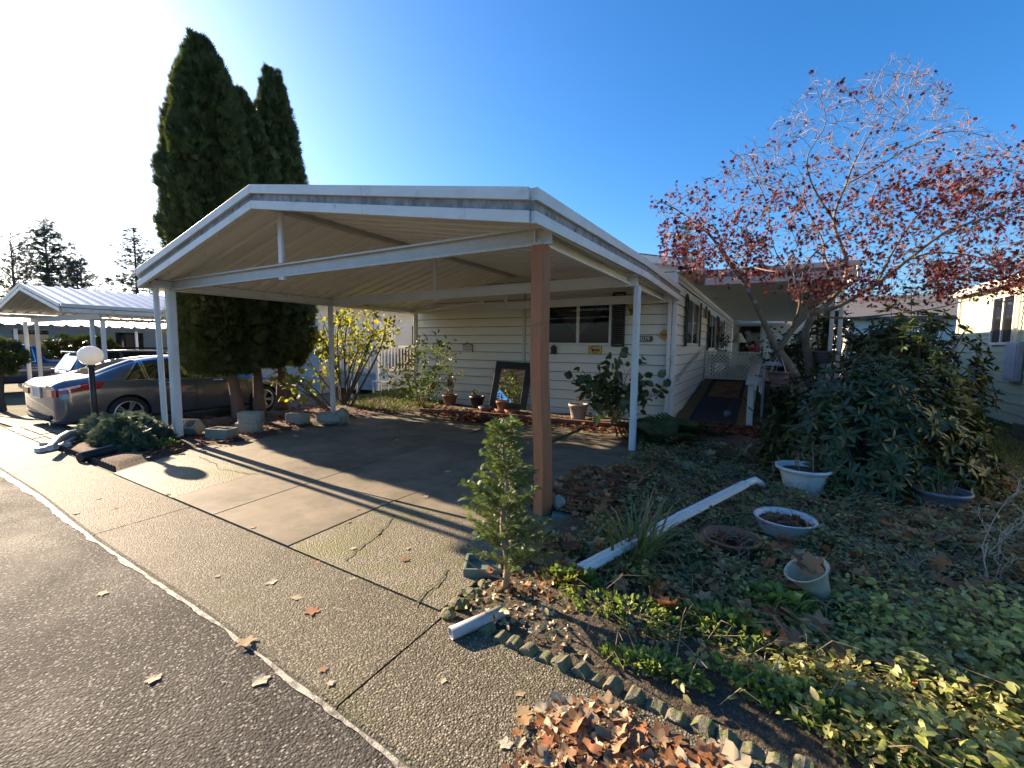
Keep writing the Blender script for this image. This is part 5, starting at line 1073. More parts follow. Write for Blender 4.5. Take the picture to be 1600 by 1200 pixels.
def sedan_extras(t, patch, cross, sect):
    cross('rear_window', .62, 1.32, 'car_glass'); cross('windscreen', 3.35, 2.72, 'car_glass')
    for side in (1, -1):
        lt = patch('tail_light', .03, .62, 4.15, 5.9, side, 'tail_red', .008, slant=(.0, .16), k=6); patch('lens', .05, .34, 4.7, 5.1, side, 'tail_clear', .013, parent=lt)
        mb = MB(); P = [[(side*(.50+.36*i/6), -.004 if i < 5 else .01*(i-4), z+.01*i/6) for i in range(7)] for z in (.74, .80, .86)]; mb.grid(P); obj('tail_light', mb, 'tail_red', t, local=True, solid=.02)
        patch('headlight', 4.2, 4.75, 4.2, 5.6, side, 'tail_clear', .006)
        mb = MB(); mb.lathe([(.001, -.10), (.05, -.08), (.08, 0), (.07, .05), (.001, .06)], (side*1.0, 3.02, 1.02), 12, Matrix.Rotation(pi/2, 3, 'Y')); obj('side_mirror', mb, 'car_grey', t, local=True, smooth=True)
    mb = MB(); mb.box(-.46, .46, -.016, .0, .90, .925); obj('chrome_strip', mb, 'chrome', t, local=True, bevel=.005)
    rear_plate(t, .80); handles(t, .915, (1.55, 2.62), .90); seams(t, .915, sect, (1.18, 2.28, 3.42))
    mb = MB(); mb.tube([(-.62, .02, .36), (-.4, -.012, .33), (.4, -.012, .33), (.62, .02, .36)], .05, 8); obj('bumper_insert', mb, 'rubber', t, local=True)
    mb = MB(); mb.tube([(.55, .03, .25), (.55, -.02, .25)], .035, 12); obj('exhaust', mb, 'chrome', t, local=True)
SED_X = -11.0-.915
sed = make_car('sedan', 'dark grey sedan parked left of the carport, tail towards the road', (SED_X, 2.95, -.17), 4.86, .915,
    [(0, .93), (.04, .98), (.12, 1.035), (.45, 1.075), (.62, 1.11), (1.0, 1.27), (1.35, 1.395), (1.8, 1.455), (2.2, 1.465), (2.6, 1.43), (2.95, 1.30), (3.4, 1.06), (3.7, .98), (4.3, .88), (4.7, .76), (4.86, .62)],
    [(0, .90), (.5, 1.0), (1.2, .985), (2.4, .95), (3.3, .93), (3.6, .90), (4.4, .80), (4.86, .60)],
    [(0, .72), (.5, .74), (.9, .68), (1.35, .60), (1.8, .60), (2.4, .60), (2.8, .60), (3.3, .70), (3.7, .76), (4.86, .70)], .22, (1.05, 3.83), .335, 'car_grey',
    [(1.02, 1.36, .33, -.02), (1.44, 2.24, -.02, -.02), (2.33, 3.30, -.02, -.62)], extras=sedan_extras)
def suv_extras(t, patch, cross, sect):
    for side in (1, -1):
        patch('tail_light', .02, .50, 5.0, 6.9, side, 'tail_red', .008, slant=(.06, -.1), k=6)
        mb = MB(); mb.tube([(side*.62, .5, 1.70), (side*.62, .6, 1.745), (side*.62, 2.6, 1.745), (side*.62, 2.8, 1.69)], .022, 8); obj('roof_rail', mb, 'black_plastic', t, local=True, smooth=True)
        mb = MB(); mb.box(side*.60-.14, side*.60+.14, -.006, .02, .98, 1.13); obj('tail_light', mb, 'tail_red', t, local=True, bevel=.01)
    mb = MB(); mb.hexa([(-.62, .045, 1.12), (.62, .045, 1.12), (.62, .055, 1.12), (-.62, .055, 1.12), (-.54, .30, 1.56), (.54, .30, 1.56), (.54, .33, 1.56), (-.54, .33, 1.56)]); obj('rear_window', mb, 'car_glass', t, local=True, bevel=.01)
    mb = MB(); mb.box(-.58, .58, .20, .52, 1.615, 1.65); obj('spoiler', mb, 'car_silver', t, local=True, bevel=.015)
    mb = MB(); mb.tube([(-.02, .30, 1.14), (.26, .18, 1.16)], .012, 6); obj('wiper', mb, 'black_plastic', t, local=True)
    rear_plate(t, .92); handles(t, .91, (1.35, 2.35), 1.05); cross('windscreen', 3.35, 2.72, 'car_glass')
    mb = MB(); mb.tube([(-.8, .03, .5), (0, -.02, .48), (.8, .03, .5)], .07, 8); obj('bumper_insert', mb, 'rubber', t, local=True)
make_car('suv', 'silver hatchback suv parked under the neighbouring carport beyond the sedan', (-18.0, 4.95, -.37), 4.55, .91,
    [(0, .98), (.05, 1.06), (.30, 1.58), (.45, 1.64), (.9, 1.685), (1.6, 1.70), (2.3, 1.68), (2.7, 1.58), (3.3, 1.18), (3.5, 1.10), (4.2, .98), (4.45, .85), (4.55, .7)],
    [(0, .97), (.3, 1.12), (1.2, 1.10), (2.4, 1.05), (3.3, 1.02), (4.2, .9), (4.55, .66)],
    [(0, .70), (.3, .63), (1.2, .63), (2.6, .62), (3.3, .72), (4.55, .7)], .25, (.88, 3.55), .34, 'car_silver', [(.42, 1.18, .06, .0), (1.27, 2.15, 0, 0), (2.24, 3.2, 0, -.55)], cat='suv', extras=suv_extras)
def truck_extras(t, patch, cross, sect):
    cross('rear_window', 2.28, 2.46, 'car_glass')
    mb = MB(); mb.box(-.80, .80, .15, 2.1, 1.14, 1.19); obj('bed_cover', mb, 'rubber', t, local=True)
    for side in (1, -1):
        mb = MB(); mb.tube([(side*.99, .2, .98), (side*1.0, 5.2, .98)], .02, 6); obj('side_moulding', mb, 'chrome', t, local=True)
        mb = MB(); mb.box(side*.80-.07, side*.80+.07, -.01, .03, .78, 1.08); obj('tail_light', mb, 'tail_red', t, local=True)
    handles(t, .985, (2.75, 3.75), 1.08); rear_plate(t, .62)
make_car('pickup_truck', 'dark blue pickup truck parked behind the far carport posts', (-25.6, 8.6, -.38), 5.6, .985,
    [(0, 1.16), (.05, 1.17), (2.15, 1.18), (2.2, 1.30), (2.34, 1.74), (2.6, 1.83), (3.5, 1.84), (3.9, 1.74), (4.25, 1.25), (4.4, 1.19), (5.4, 1.08), (5.6, .85)],
    [(0, 1.12), (2.2, 1.14), (4.2, 1.12), (5.4, 1.02), (5.6, .8)], [(0, .9), (2.2, .84), (2.5, .72), (3.8, .72), (4.3, .84), (5.6, .84)], .34, (1.05, 4.5), .38, 'car_blue', [(2.50, 3.2, .04, 0), (3.3, 4.1, 0, -.42)], cat='truck', extras=truck_extras, rz=pi)

# ================================================================ neighbouring buildings
def lapwall(parent, a, b, z0, z1, nrm, mat, ex=.21, skip=()):
    n = int(round((z1-z0)/ex)); k = (z1-z0)/n
    for i in range(n): plank(a, b, z0+i*k, nrm, parent, mat, h=k, prox=.018)
# right neighbour
NX = 4.55
nh = thing('neighbour_house', 'pale green neighbouring house with sunlit upper wall at the right edge', 'house', (NX+4, 13, 0))
mb = MB(); mb.box(NX+.03, NX+8, 5.0, 16.6, 0, 3.0); wl = obj('wall', mb, 'green_siding', nh); lapwall(wl, (NX+.03, 5.0), (NX+.03, 16.6), .06, 3.0, (-1, 0), 'green_siding', .21)
mb = MB(); mb.prism([(NX-.12, 4.6, 3.0), (NX+4, 4.6, 3.9), (NX+8.5, 4.6, 2.95), (NX+8.5, 4.6, 3.07), (NX+4, 4.6, 4.05), (NX-.12, 4.6, 3.12)], (0, 12.3, 0)); rf = obj('roof', mb, 'roof_dark', nh)
mb = MB(); mb.box(NX-.16, NX-.12, 4.6, 16.9, 2.98, 3.14); obj('eave_board', mb, 'neigh_white', rf)
mb = MB(); mb.box(NX-.03, NX+.03, 16.54, 16.66, 0.05, 3.0); obj('corner_trim', mb, 'neigh_white', nh)
c = xp(1560, 475, NX)
mb = MB(); mb.box(NX-.02, NX+.04, c[1]-.9, c[1]+.1, 1.75, 2.75); wn = obj('window', mb, 'window_glass', nh)
mb = MB()
for q in ((c[1]-.95, c[1]+.15, 1.70, 1.76), (c[1]-.95, c[1]+.15, 2.74, 2.80), (c[1]-.95, c[1]-.89, 1.76, 2.74), (c[1]+.09, c[1]+.15, 1.76, 2.74), (c[1]-.43, c[1]-.37, 1.76, 2.74)): mb.box(NX-.05, NX-.012, q[0], q[1], q[2], q[3])
obj('frame', mb, 'neigh_white', wn)
a = xp(1565, 543, NX-.04); b = xp(1592, 595, NX-.04); ya, yb = sorted((a[1], b[1]))
t = thing('meter_panel', 'grey blue electric panel box on the green siding', 'electric panel', (NX-.06, (ya+yb)/2, b[2])); yb = ya+.55
mb = MB(); mb.box(NX-.10, NX-.01, ya, yb, b[2]-.02, a[2]+.12); obj('cabinet', mb, 'panel_grey', t, bevel=.008)
mb = MB(); mb.box(NX-.115, NX-.10, ya+.04, yb-.03, b[2]+.03, a[2]+.09); d_ = obj('door', mb, 'panel_grey', t, bevel=.004); mb = MB(); mb.box(NX-.13, NX-.115, yb-.09, yb-.06, (a[2]+b[2])/2, (a[2]+b[2])/2+.05); obj('latch', mb, 'galv', d_)
mb = MB(); mb.tube([(NX-.06, (ya+yb)/2, a[2]+.12), (NX-.06, (ya+yb)/2, 2.95)], .03, 10); obj('conduit', mb, 'neigh_white', t)
c = xp(1521, 612, NX-.12); t = thing('garden_hose', 'coiled pale garden hose hanging on a wall hanger', 'hose', (NX-.1, c[1], .1))
for k in range(9):
    mb = MB(); ry = .18+.012*(k % 4); rz_ = .44+.025*(k % 5); P = [(NX-.06-.016*k+.01*sin(3*a+k), c[1]+ry*cos(a)+.012*sin(2*a+k), .98+rz_*sin(a)*(1.0 if sin(a) < 0 else .55)) for a in np.linspace(0, 2*pi, 30)]; mb.tube(P, .013, 6); obj('coil', mb, 'hose', t, smooth=True)
mb = MB(); mb.box(NX-.2, NX-.01, c[1]-.05, c[1]+.05, 1.12, 1.2); mb.tube([(NX-.19, c[1], 1.16), (NX-.2, c[1], 1.3)], .015, 6); obj('hanger', mb, 'galv', t)
mb = MB(); mb.tube([(NX-.1, c[1]-.1, .9), (NX-.14, c[1]-.28, .8), (NX-.16, c[1]-.36, .86)], .016, 6); obj('nozzle', mb, 'black_plastic', t)
mb = MB(); mb.tube([(NX-.06, c[1]+.28, .3), (NX-.06, c[1]+.28, 1.38)], .02, 8); mb.lathe([(.001, 0), (.06, .01), (.07, .07), (.05, .13), (.001, .14)], (NX-.06, c[1]+.28, 1.38), 10); one('spigot_post', mb, 'galv', 'grey pipe with a round cap standing beside the coiled hose', 'pipe')
mb = MB(); p = gz(1503, 722, .0); mb.tube([(p[0], p[1], 0), (p[0]+.02, p[1], .26)], .018, 8); mb.lathe([(.03, 0), (.03, .05), (.001, .06)], (p[0]+.02, p[1], .25), 10); one('garden_stake', mb, 'panel_grey', 'short blue grey stake at the lawn edge beside the rhododendron', 'stake')
mb = MB(); mb.box(NX-.55, NX-.02, 10.9, 11.5, 0.0, .30); p = None; one('step_block', mb, 'concrete', 'grey concrete step at the foot of the green house', 'step', bevel=.02)
# far house behind at the right
fh = thing('far_white_house', 'far white house glimpsed between maple and green house', 'house', (8, 30, 0))
mb = MB(); mb.box(3.5, 12, 27, 33, 0, 3.0); obj('wall', mb, 'neigh_white', fh); mb = MB(); mb.prism([(3.2, 26.6, 2.95), (12.3, 26.6, 2.95), (12.3, 30, 4.2), (3.2, 30, 4.2)], (0, 0, .12)); obj('roof', mb, 'roof_dark', fh); mb = MB(); mb.box(4.3, 5.6, 26.95, 27.02, 1.2, 2.4); obj('window', mb, 'window_glass', fh)

# house with a deck behind the yellow bush
BX = -13.6
bh = thing('grey_house', 'pale grey lap-sided house with a deck behind the yellow bush', 'house', (BX-4, 15, 0))
mb = MB(); mb.box(BX-8, BX-.03, 10.4, 26, -.3, 3.0); wl = obj('wall', mb, 'neigh_grey', bh); lapwall(wl, (BX-.03, 10.4), (BX-.03, 26), -.1, 2.95, (1, 0), 'neigh_grey', .21)
lapwall(wl, (BX-8, 10.43), (BX-.03, 10.43), -.1, 2.95, (0, -1), 'neigh_tan', .21)
mb = MB(); mb.prism([(BX-8.4, 10.1, 2.95), (BX-4, 10.1, 3.75), (BX+.45, 10.1, 2.95), (BX+.45, 10.1, 3.08), (BX-4, 10.1, 3.9), (BX-8.4, 10.1, 3.08)], (0, 16.3, 0)); rf = obj('roof', mb, 'metal_roof', bh)
mb = MB(); mb.box(BX+.45, BX+.5, 10.1, 26.4, 2.86, 3.1); obj('eave_board', mb, 'neigh_white', rf)
mb = MB(); mb.box(BX-.02, BX+.03, 13.2, 14.1, .55, 2.5); obj('door', mb, 'neigh_white', bh); mb = MB(); mb.box(BX-.02, BX+.04, 15.2, 16.6, 1.2, 2.4); obj('window', mb, 'window_glass', bh)
dk = thing('neighbour_deck', 'white railed deck with blue skirting beside the grey house', 'deck', (-12.3, 14, 0))
mb = MB(); mb.box(BX, -11.35, 11.0, 19, .50, .58); obj('floor', mb, 'grey_wood', dk)
for i in range(3): mb = MB(); mb.box(BX, -11.36, 11.0, 11.03, .0+.165*i, .155+.165*i); obj('skirt_board', mb, 'blue_board', dk); mb = MB(); mb.box(-11.38, -11.35, 11.03, 19, .165*i, .155+.165*i); obj('skirt_board', mb, 'blue_board', dk)
for (x, y) in ((-11.4, 11.0), (-11.4, 13.0), (-11.4, 15.0), (-12.5, 11.0), (BX+.06, 11.0)): mb = MB(); mb.box(x-.05, x+.05, y-.05, y+.05, 0, 1.55); obj('post', mb, 'neigh_white', dk)
for (a, b) in (((-11.4, 11.0), (-11.4, 19.0)), ((BX, 11.0), (-11.4, 11.0))):
    for z in (.68, 1.5): mb = MB(); mb.bar((*a, z), (*b, z), .05, .07); obj('rail', mb, 'neigh_white', dk)
    n_ = int(np.hypot(a[0]-b[0], a[1]-b[1])/.16)
    for i in range(1, n_): q = np.array(a)+(np.array(b)-np.array(a))*i/n_; mb = MB(); mb.box(q[0]-.017, q[0]+.017, q[1]-.017, q[1]+.017, .71, 1.47); obj('baluster', mb, 'neigh_white', dk)
t = thing('deck_cabinet', 'orange brown wooden cabinet standing on the white railed deck', 'cabinet', (-12.4, 14.2, .58)); mb = MB(); mb.box(-12.8, -12.2, 13.4, 15.4, .58, 1.38); obj('carcass', mb, 'orange_wood', t)
for k in range(3): mb = MB(); mb.box(-12.2, -12.18, 13.45+.65*k, 14.03+.65*k, .64, 1.32); obj('door', mb, 'orange_wood', t, bevel=.006)
for i, (px, lb) in enumerate(((549, 'thin white pole left of the pair before the deck'), (558, 'thin white pole right of the pair before the deck'))):
    c = gz(px, 619); mb = MB(); mb.tube([(c[0], c[1], -.05), (c[0]-.02, c[1], 2.3)], .03, 8); one('pole', mb, 'neigh_white', lb, 'pole', group='poles before the neighbouring deck')
c = gz(595, 614); t = thing('garden_chair', 'small white plastic chair on the ground beside the deck', 'chair', (c[0], c[1], 0))
mb = MB(); mb.box(c[0]-.2, c[0]+.2, c[1]-.2, c[1]+.2, .36, .40); obj('seat', mb, 'neigh_white', t); mb = MB(); mb.box(c[0]-.2, c[0]+.2, c[1]+.17, c[1]+.2, .40, .8); obj('backrest', mb, 'neigh_white', t)
for sx in (-.18, .15):
    for sy in (-.18, .15): mb = MB(); mb.box(c[0]+sx, c[0]+sx+.035, c[1]+sy, c[1]+sy+.035, 0, .36); obj('leg', mb, 'neigh_white', t)

# neighbouring carport
nc = thing('neighbour_carport', 'white gabled metal carport over the silver suv', 'carport', (-18.8, 7.5, -.35))
NCX0, NCX1, NCY0, NCY1, NRX = -21.7, -15.95, 4.5, 10.5, -18.85
pw2 = .30; n_ = int((NCY1-NCY0)/pw2)
prof2 = [(0, 0), (.09, 0), (.125, .05), (.16, .05), (.195, 0), (.30, 0)]
for side in (-1, 1):
    mb = MB(); xe = NCX0 if side < 0 else NCX1; mb.grid([[(NRX+(xe-NRX)*q, p[0], 3.2+(2.5-3.2)*q+p[1]) for p in prof2] for q in (0, 1)]); me = mesh(mb, 'roof_panel'); me.materials.append(MATS['metal_roof'])
    for i in range(n_): o = share('roof_panel', me, nc, loc=Vector((0, NCY0+i*pw2, 0))-nc.location); so = o.modifiers.new('solid', 'SOLIDIFY'); so.thickness = .003
for xe in (NCX0, NCX1):
    for nm, z0, z1, mt in (('upper_fascia', -.03, .06, 'fascia'), ('lower_fascia', -.16, -.06, 'fascia')):
        mb = MB(); a = Vector((NRX, NCY0-.04, 3.2)); b = Vector((xe, NCY0-.04, 2.5)); U = Vector((0, 0, 1)); o_ = Vector((0, .03, 0)); mb.hexa([a+U*z0, b+U*z0, b+o_+U*z0, a+o_+U*z0, a+U*z1, b+U*z1, b+o_+U*z1, a+o_+U*z1]); obj(nm, mb, mt, nc)
        s_ = 1 if xe == NCX1 else -1; mb = MB(); mb.box(min(xe, xe+s_*.04), max(xe, xe+s_*.04), NCY0, NCY1, 2.5+z0, 2.5+z1); obj(nm, mb, mt, nc)
for y in (5.3, 9.3): mb = MB(); mb.box(NCX0+.15, NCX1-.1, y, y+.05, 2.2, 2.36); obj('cross_beam', mb, 'galv', nc)
for x in (NCX0+.3, NCX1-.4): mb = MB(); mb.box(x, x+.05, NCY0+.3, NCY1, 2.36, 2.44); obj('eave_beam', mb, 'galv', nc)
for (x, y) in ((-21.25, 5.1), (-21.0, 5.3), (-16.45, 5.25), (-16.25, 5.42), (-16.35, 9.3), (-21.2, 9.3)): mb = MB(); mb.box(x-.045, x+.045, y-.045, y+.045, -.42, 2.2); obj('post', mb, 'white_metal', nc, bevel=.005)
# second carport roof far behind
fc = thing('far_carport', 'bright low metal carport roof behind the neighbouring carport', 'carport', (-30, 12, -.4))
for i in range(26):
    mb = MB(); y = 6+.5*i; mb.grid([[(-33, y+q[0], 2.95+q[1]), (-27.5, y+q[0], 2.25+q[1])] for q in ((0, 0), (.3, 0), (.36, .06), (.44, .06), (.5, 0))]); obj('roof_panel', mb, 'metal_roof', fc)
mb = MB(); mb.box(-27.5, -27.42, 6, 19, 2.08, 2.24); obj('fascia', mb, 'roof_dark', fc)
for y in (6.3, 10.5, 14.7, 18.7): mb = MB(); mb.box(-27.8, -27.7, y, y+.1, -.4, 2.2); obj('post', mb, 'white_metal', fc)
th = thing('tan_house', 'tan house with a low roof behind the neighbouring carport', 'house', (-28, 22, -.4)); mb = MB(); mb.box(-36, -24, 20, 28, -.4, 2.7); wl = obj('wall', mb, 'neigh_tan', th); lapwall(wl, (-36, 19.98), (-24, 19.98), -.2, 2.7, (0, -1), 'neigh_tan', .22)
mb = MB(); mb.prism([(-36.5, 19.5, 2.65), (-23.5, 19.5, 2.65), (-23.5, 24, 3.7), (-36.5, 24, 3.7)], (0, 0, .12)); obj('roof', mb, 'roof_dark', th)
mb = MB(); mb.box(-27, -25.4, 19.9, 19.97, 1.0, 2.2); obj('window', mb, 'window_glass', th)
lh = thing('low_house', 'long low house with a flat roof far left behind the pickup', 'house', (-45, 9, -.4)); mb = MB(); mb.box(-52, -40, -6, 22, -.4, 2.6); obj('wall', mb, 'neigh_tan', lh); mb = MB(); mb.box(-52.5, -39.3, -6.5, 22.5, 2.6, 2.85); obj('roof', mb, 'roof_dark', lh)
for y in (4, 9, 14): mb = MB(); mb.box(-40.02, -39.95, y, y+1.6, 1.0, 2.2); obj('window', mb, 'window_glass', lh)
# ================================================================ plants
def bez(pts, n=16):
    P = np.array(pts, float); out_ = []      # Catmull-Rom through the points
    Q = np.vstack([2*P[0]-P[1], P, 2*P[-1]-P[-2]])
    for i in range(1, len(Q)-2):
        for t in np.linspace(0, 1, n, endpoint=False):
            a, b, c, d = Q[i-1], Q[i], Q[i+1], Q[i+2]
            out_.append(.5*((2*b)+(-a+c)*t+(2*a-5*b+4*c-d)*t*t+(-a+3*b-3*c+d)*t**3))
    out_.append(P[-1]); return np.array(out_)
def scatter(name, mat, pos, label, cat, kind='stuff', size=.05, tm=T_OVAL, tilt=.6, up=1.0, loc=None):
    n = len(pos); d = unit(rand_unit(n)*(1, 1, 0)+1e-6)+np.array((0, 0, 1))*rng.normal(size=(n, 1))*(.12 if 'leaf_' in name else .35); nr = unit(rand_unit(n)*tilt+np.array((0, 0, up)))
    me = leafmesh(name, np.asarray(pos), frames(d, nr), np.broadcast_to(size, (n,)), tm)
    o = link(name, me, mat, None, recenter=True, label=label, cat=cat, kind=kind); return o

# ---- arborvitae
def arborvitae(label, base, axis, prof, nspray, seed, size=.13):
    """axis: list of (x,y,z) crown centres; prof: [(z, radius)]"""
    t = thing('arborvitae', label, 'tree', base, group='arborvitae beside the carport')
    r_ = np.random.default_rng(seed); A = np.array(axis); ph = r_.uniform(0, 6.28, 8)
    cen = lambda z: np.array([np.interp(z, A[:, 2], A[:, 0]), np.interp(z, A[:, 2], A[:, 1])]).T
    rad = lambda z: np.interp(z, *zip(*prof))
    mb = MB(); pts = bez([base, ((base[0]*2+A[0, 0])/3, (base[1]*2+A[0, 1])/3, .7), (A[0, 0], A[0, 1], 1.6), tuple(A[-1]*(1, 1, 0)+np.array((0, 0, 4.5)))], 8)
    mb.tube(pts, np.interp(np.arange(len(pts)), [0, 6, len(pts)-1], [.135, .105, .03]), 12); obj('trunk', mb, 'bark_red', t, smooth=True)
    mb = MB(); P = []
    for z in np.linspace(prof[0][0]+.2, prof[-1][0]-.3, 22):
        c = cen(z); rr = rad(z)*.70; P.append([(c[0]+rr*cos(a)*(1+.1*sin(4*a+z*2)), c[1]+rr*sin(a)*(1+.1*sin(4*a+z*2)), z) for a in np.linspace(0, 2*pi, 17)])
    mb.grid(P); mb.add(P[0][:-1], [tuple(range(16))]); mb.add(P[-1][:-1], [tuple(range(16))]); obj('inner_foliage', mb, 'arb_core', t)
    z0, z1 = prof[0][0], prof[-1][0]
    z = r_.uniform(z0, z1, nspray*3); keep = r_.uniform(0, 1, len(z)) < rad(z)/max(p[1] for p in prof)+.06; z = z[keep][:nspray]; n = len(z)
    a = r_.uniform(0, 2*pi, n); lump = 1+.10*np.sin(5*a+.7*z+ph[0])+.08*np.sin(9*a-.9*z+ph[1])+.05*r_.normal(size=n)*(r_.uniform(0, 1, n) < .25)+.05*np.sin(14*a+5*z+ph[2])+.05*np.sin(7*z+3*a)
    rr = rad(z)*lump*(1-.28*r_.uniform(0, 1, n)**2.2); c = cen(z)
    pos = np.stack([c[:, 0]+rr*np.cos(a), c[:, 1]+rr*np.sin(a), z], 1)
    outw = np.stack([np.cos(a), np.sin(a), np.zeros(n)], 1); d = outw*.55+np.array((0, 0, 1.0))+r_.normal(size=(n, 3))*.3
    for kx, ky, kz in ((-.05, -.16, z1+.08), (.05, .10, z1+.02), (0, .26, z1-.22), (0, -.3, z1-.3)):     # ragged leader tips
        m_ = 90; u_ = r_.uniform(0, 1, m_); zz = kz-.75*u_; cc = cen(zz); pp = np.stack([cc[:, 0]+kx+r_.normal(size=m_)*.05*u_, cc[:, 1]+ky*(1-.3*u_)+r_.normal(size=m_)*.06*u_, zz-.06], 1); aa = r_.uniform(0, 6.28, m_)
        pos = np.vstack([pos, pp]); outw = np.vstack([outw, np.stack([np.cos(aa), np.sin(aa), np.zeros(m_)], 1)*.5]); d = np.vstack([d, np.stack([np.cos(aa)*.3, np.sin(aa)*.3, np.ones(m_)], 1)]); z = np.concatenate([z, zz]); n += m_
    low = (z < z0+.9)[:, None]; d = np.where(low, outw*.7+np.array((0, 0, -.35))+r_.normal(size=(n, 3))*.4, d)
    nr = np.cross(outw, r_.normal(size=(n, 3))*.7+np.array((0, 0, 1)))+r_.normal(size=(n, 3))*.4
    leaves('crown', t, 'leaf_arb', pos, d, nr, r_.uniform(.7, 1.25, n)*size, T_FAN, kind='stuff'); return t
arborvitae('tallest broad arborvitae column at the left with two bare trunks showing', (-9.35, 5.22, .02), [(-9.5, 5.05, 1.0), (-9.55, 4.98, 4.5), (-9.6, 4.93, 7.4)],
    [(1.0, .45), (1.4, .68), (2.4, .74), (3.6, .71), (5.0, .68), (6.0, .54), (6.7, .36), (7.1, .17), (7.3, .03)], 27000, 1, .15)
arborvitae('middle arborvitae merging into the tall column on its right side', (-9.32, 5.62, .02), [(-9.6, 5.75, 1.0), (-9.75, 5.75, 4.0), (-9.8, 5.72, 6.8)],
    [(1.1, .45), (1.6, .8), (2.6, .82), (4.0, .74), (5.4, .56), (6.1, .36), (6.65, .14), (6.8, .03)], 16000, 2, .15)
arborvitae('slender rightmost arborvitae with a pointed top', (-9.9, 6.5, .0), [(-9.9, 6.55, 1.1), (-9.85, 6.5, 4.0), (-9.8, 6.52, 7.7)],
    [(1.1, .4), (1.7, .62), (3.0, .68), (4.6, .58), (5.8, .45), (6.8, .28), (7.6, .06)], 15000, 3, .15)

# ---- generic shrub
def shrub(name, label, base, stems, leafmat, nleaf, size, tm, bark='twig', r0=.012, group=None, cat='shrub', indiv=0, leafbias=.35, sway=.35, updir=.3, droop=0.0):
    """stems: list of tip positions; leaves along the outer part of each stem and its side twigs"""
    t = thing(name, label, cat, base, group); mb = MB(); P = []; D = []; base = np.array(base, float); B = []
    for tip in stems:
        tip = np.array(tip, float); b = base+rng.normal(size=3)*(.06, .06, 0); L = np.linalg.norm(tip-b); mid = b*.45+tip*.55+rng.normal(size=3)*L*.07+np.array((0, 0, L*.12))
        pts = bez([b, mid, tip], 6); mb.tube(pts, np.linspace(r0*(.6+.5*random.random()), r0*.2, len(pts)), 5); B.append(pts)
        for k in range(5):
            i = random.randint(len(pts)//3, len(pts)-2); q = pts[i]; e = q+unit(rng.normal(size=3)+np.array((0, 0, .5)))*L*random.uniform(.10, .28); tw = bez([q, (q+e)/2+rng.normal(size=3)*.02, e], 3); mb.tube(tw, np.linspace(r0*.3, r0*.12, len(tw)), 4); B.append(tw)
    obj('stems', mb, bark, t)
    while len(P) < nleaf:
        pts = B[random.randrange(len(B))]; u = random.uniform(leafbias, 1)*(len(pts)-1); i = int(min(u, len(pts)-2)); p = pts[i]*(1-(u-i))+pts[i+1]*(u-i); P.append(p+rng.normal(size=3)*size*sway); D.append(unit(pts[i+1]-pts[i])*.5+rand_unit(1)[0]*.9+np.array((0, 0, -droop)))
    P = np.array(P); n = len(P); leaves('foliage', t, leafmat, P, np.array(D), unit(rand_unit(n)*.7+np.array((0, 0, updir))), rng.uniform(.65, 1.15, n)*size, tm, indiv=indiv, kind='stuff')
    return t
b = np.array((-9.0, 7.55, .05))
stems = [vd(px, py, 10.9+random.uniform(-.8, .8)) for px, py in ((480, 500), (500, 490), (525, 482), (545, 478), (565, 488), (585, 485), (605, 495), (622, 505), (560, 520), (495, 530), (515, 545), (470, 540), (590, 510), (575, 530), (540, 505), (630, 512), (505, 510), (550, 495))]
shrub('yellow_bush', 'tall autumn bush with yellow leaves behind the rear carport post', b, stems, 'leaf_yellow', 1150, .13, T_OVAL, 'bark_dark', .026, indiv=150, leafbias=.45, sway=.6)
stems = [vd(px, py, 10.0+random.uniform(-.5, .5)) for px, py in ((412, 590), (420, 575), (430, 600), (445, 580), (455, 600), (470, 590), (480, 570), (440, 620))]
shrub('yellow_bush', 'low straggling yellow-leaved bush between the arborvitae trunks and the rear post', (-8.75, 6.9, .05), stems, 'leaf_yellow', 70, .16, T_ROUND, 'bark_dark', .02, indiv=50, leafbias=.7)
stems = [vd(px, py, 9.6+random.uniform(-.5, .4)) for px, py in ((625, 600), (640, 575), (655, 560), (672, 552), (690, 548), (702, 552), (696, 575), (680, 590), (660, 585), (640, 610), (625, 625), (650, 620), (670, 612), (690, 605), (635, 590), (685, 565))]
shrub('green_shrub', 'sunlit fresh green shrub at the left end of the front wall', (-7.4, 8.55, .05), stems, 'leaf_fresh', 950, .095, T_OVAL, 'twig', .012, indiv=120, leafbias=.25, sway=.6)
stems = [vd(px, py, 8.5+random.uniform(-.4, .4)) for px, py in ((900, 597), (912, 590), (930, 585), (948, 570), (960, 572), (980, 585), (1000, 560), (1030, 600), (1020, 590), (940, 610), (960, 605), (985, 610), (1005, 605), (1030, 615), (920, 605), (950, 630), (975, 635), (930, 630))]
shrub('broadleaf_shrub', 'dark broad-leaved shrub right of the wooden post under the front window', (-2.55, 8.75, .05), stems, 'leaf_rose', 300, .19, T_ROUND, 'twig', .012, indiv=200, leafbias=.35, sway=.5, cat='shrub')
for (px, py, D_, lb) in ((1010, 668, 8.0, 'dark fern growing at the foot of the right white post'), (1040, 690, 7.2, 'dark fern spreading before the ramp'), (1070, 676, 8.0, 'low fern between the white post and the ramp')):
    c = vd(px, py+16, D_); c[2] = .05; t = thing('fern', lb, 'fern', c, 'ferns near the right post'); n = 34; a = rng.uniform(0, 6.28, n); d = np.stack([np.cos(a), np.sin(a), rng.uniform(.15, .9, n)], 1)
    leaves('frond', t, 'fern', np.tile(c, (n, 1))+rng.normal(size=(n, 3))*(.05, .05, .01), d, np.array((0, 0, 1.))+rng.normal(size=(n, 3))*.2, rng.uniform(.35, .65, n), T_PIN, indiv=n, leafname='frond')

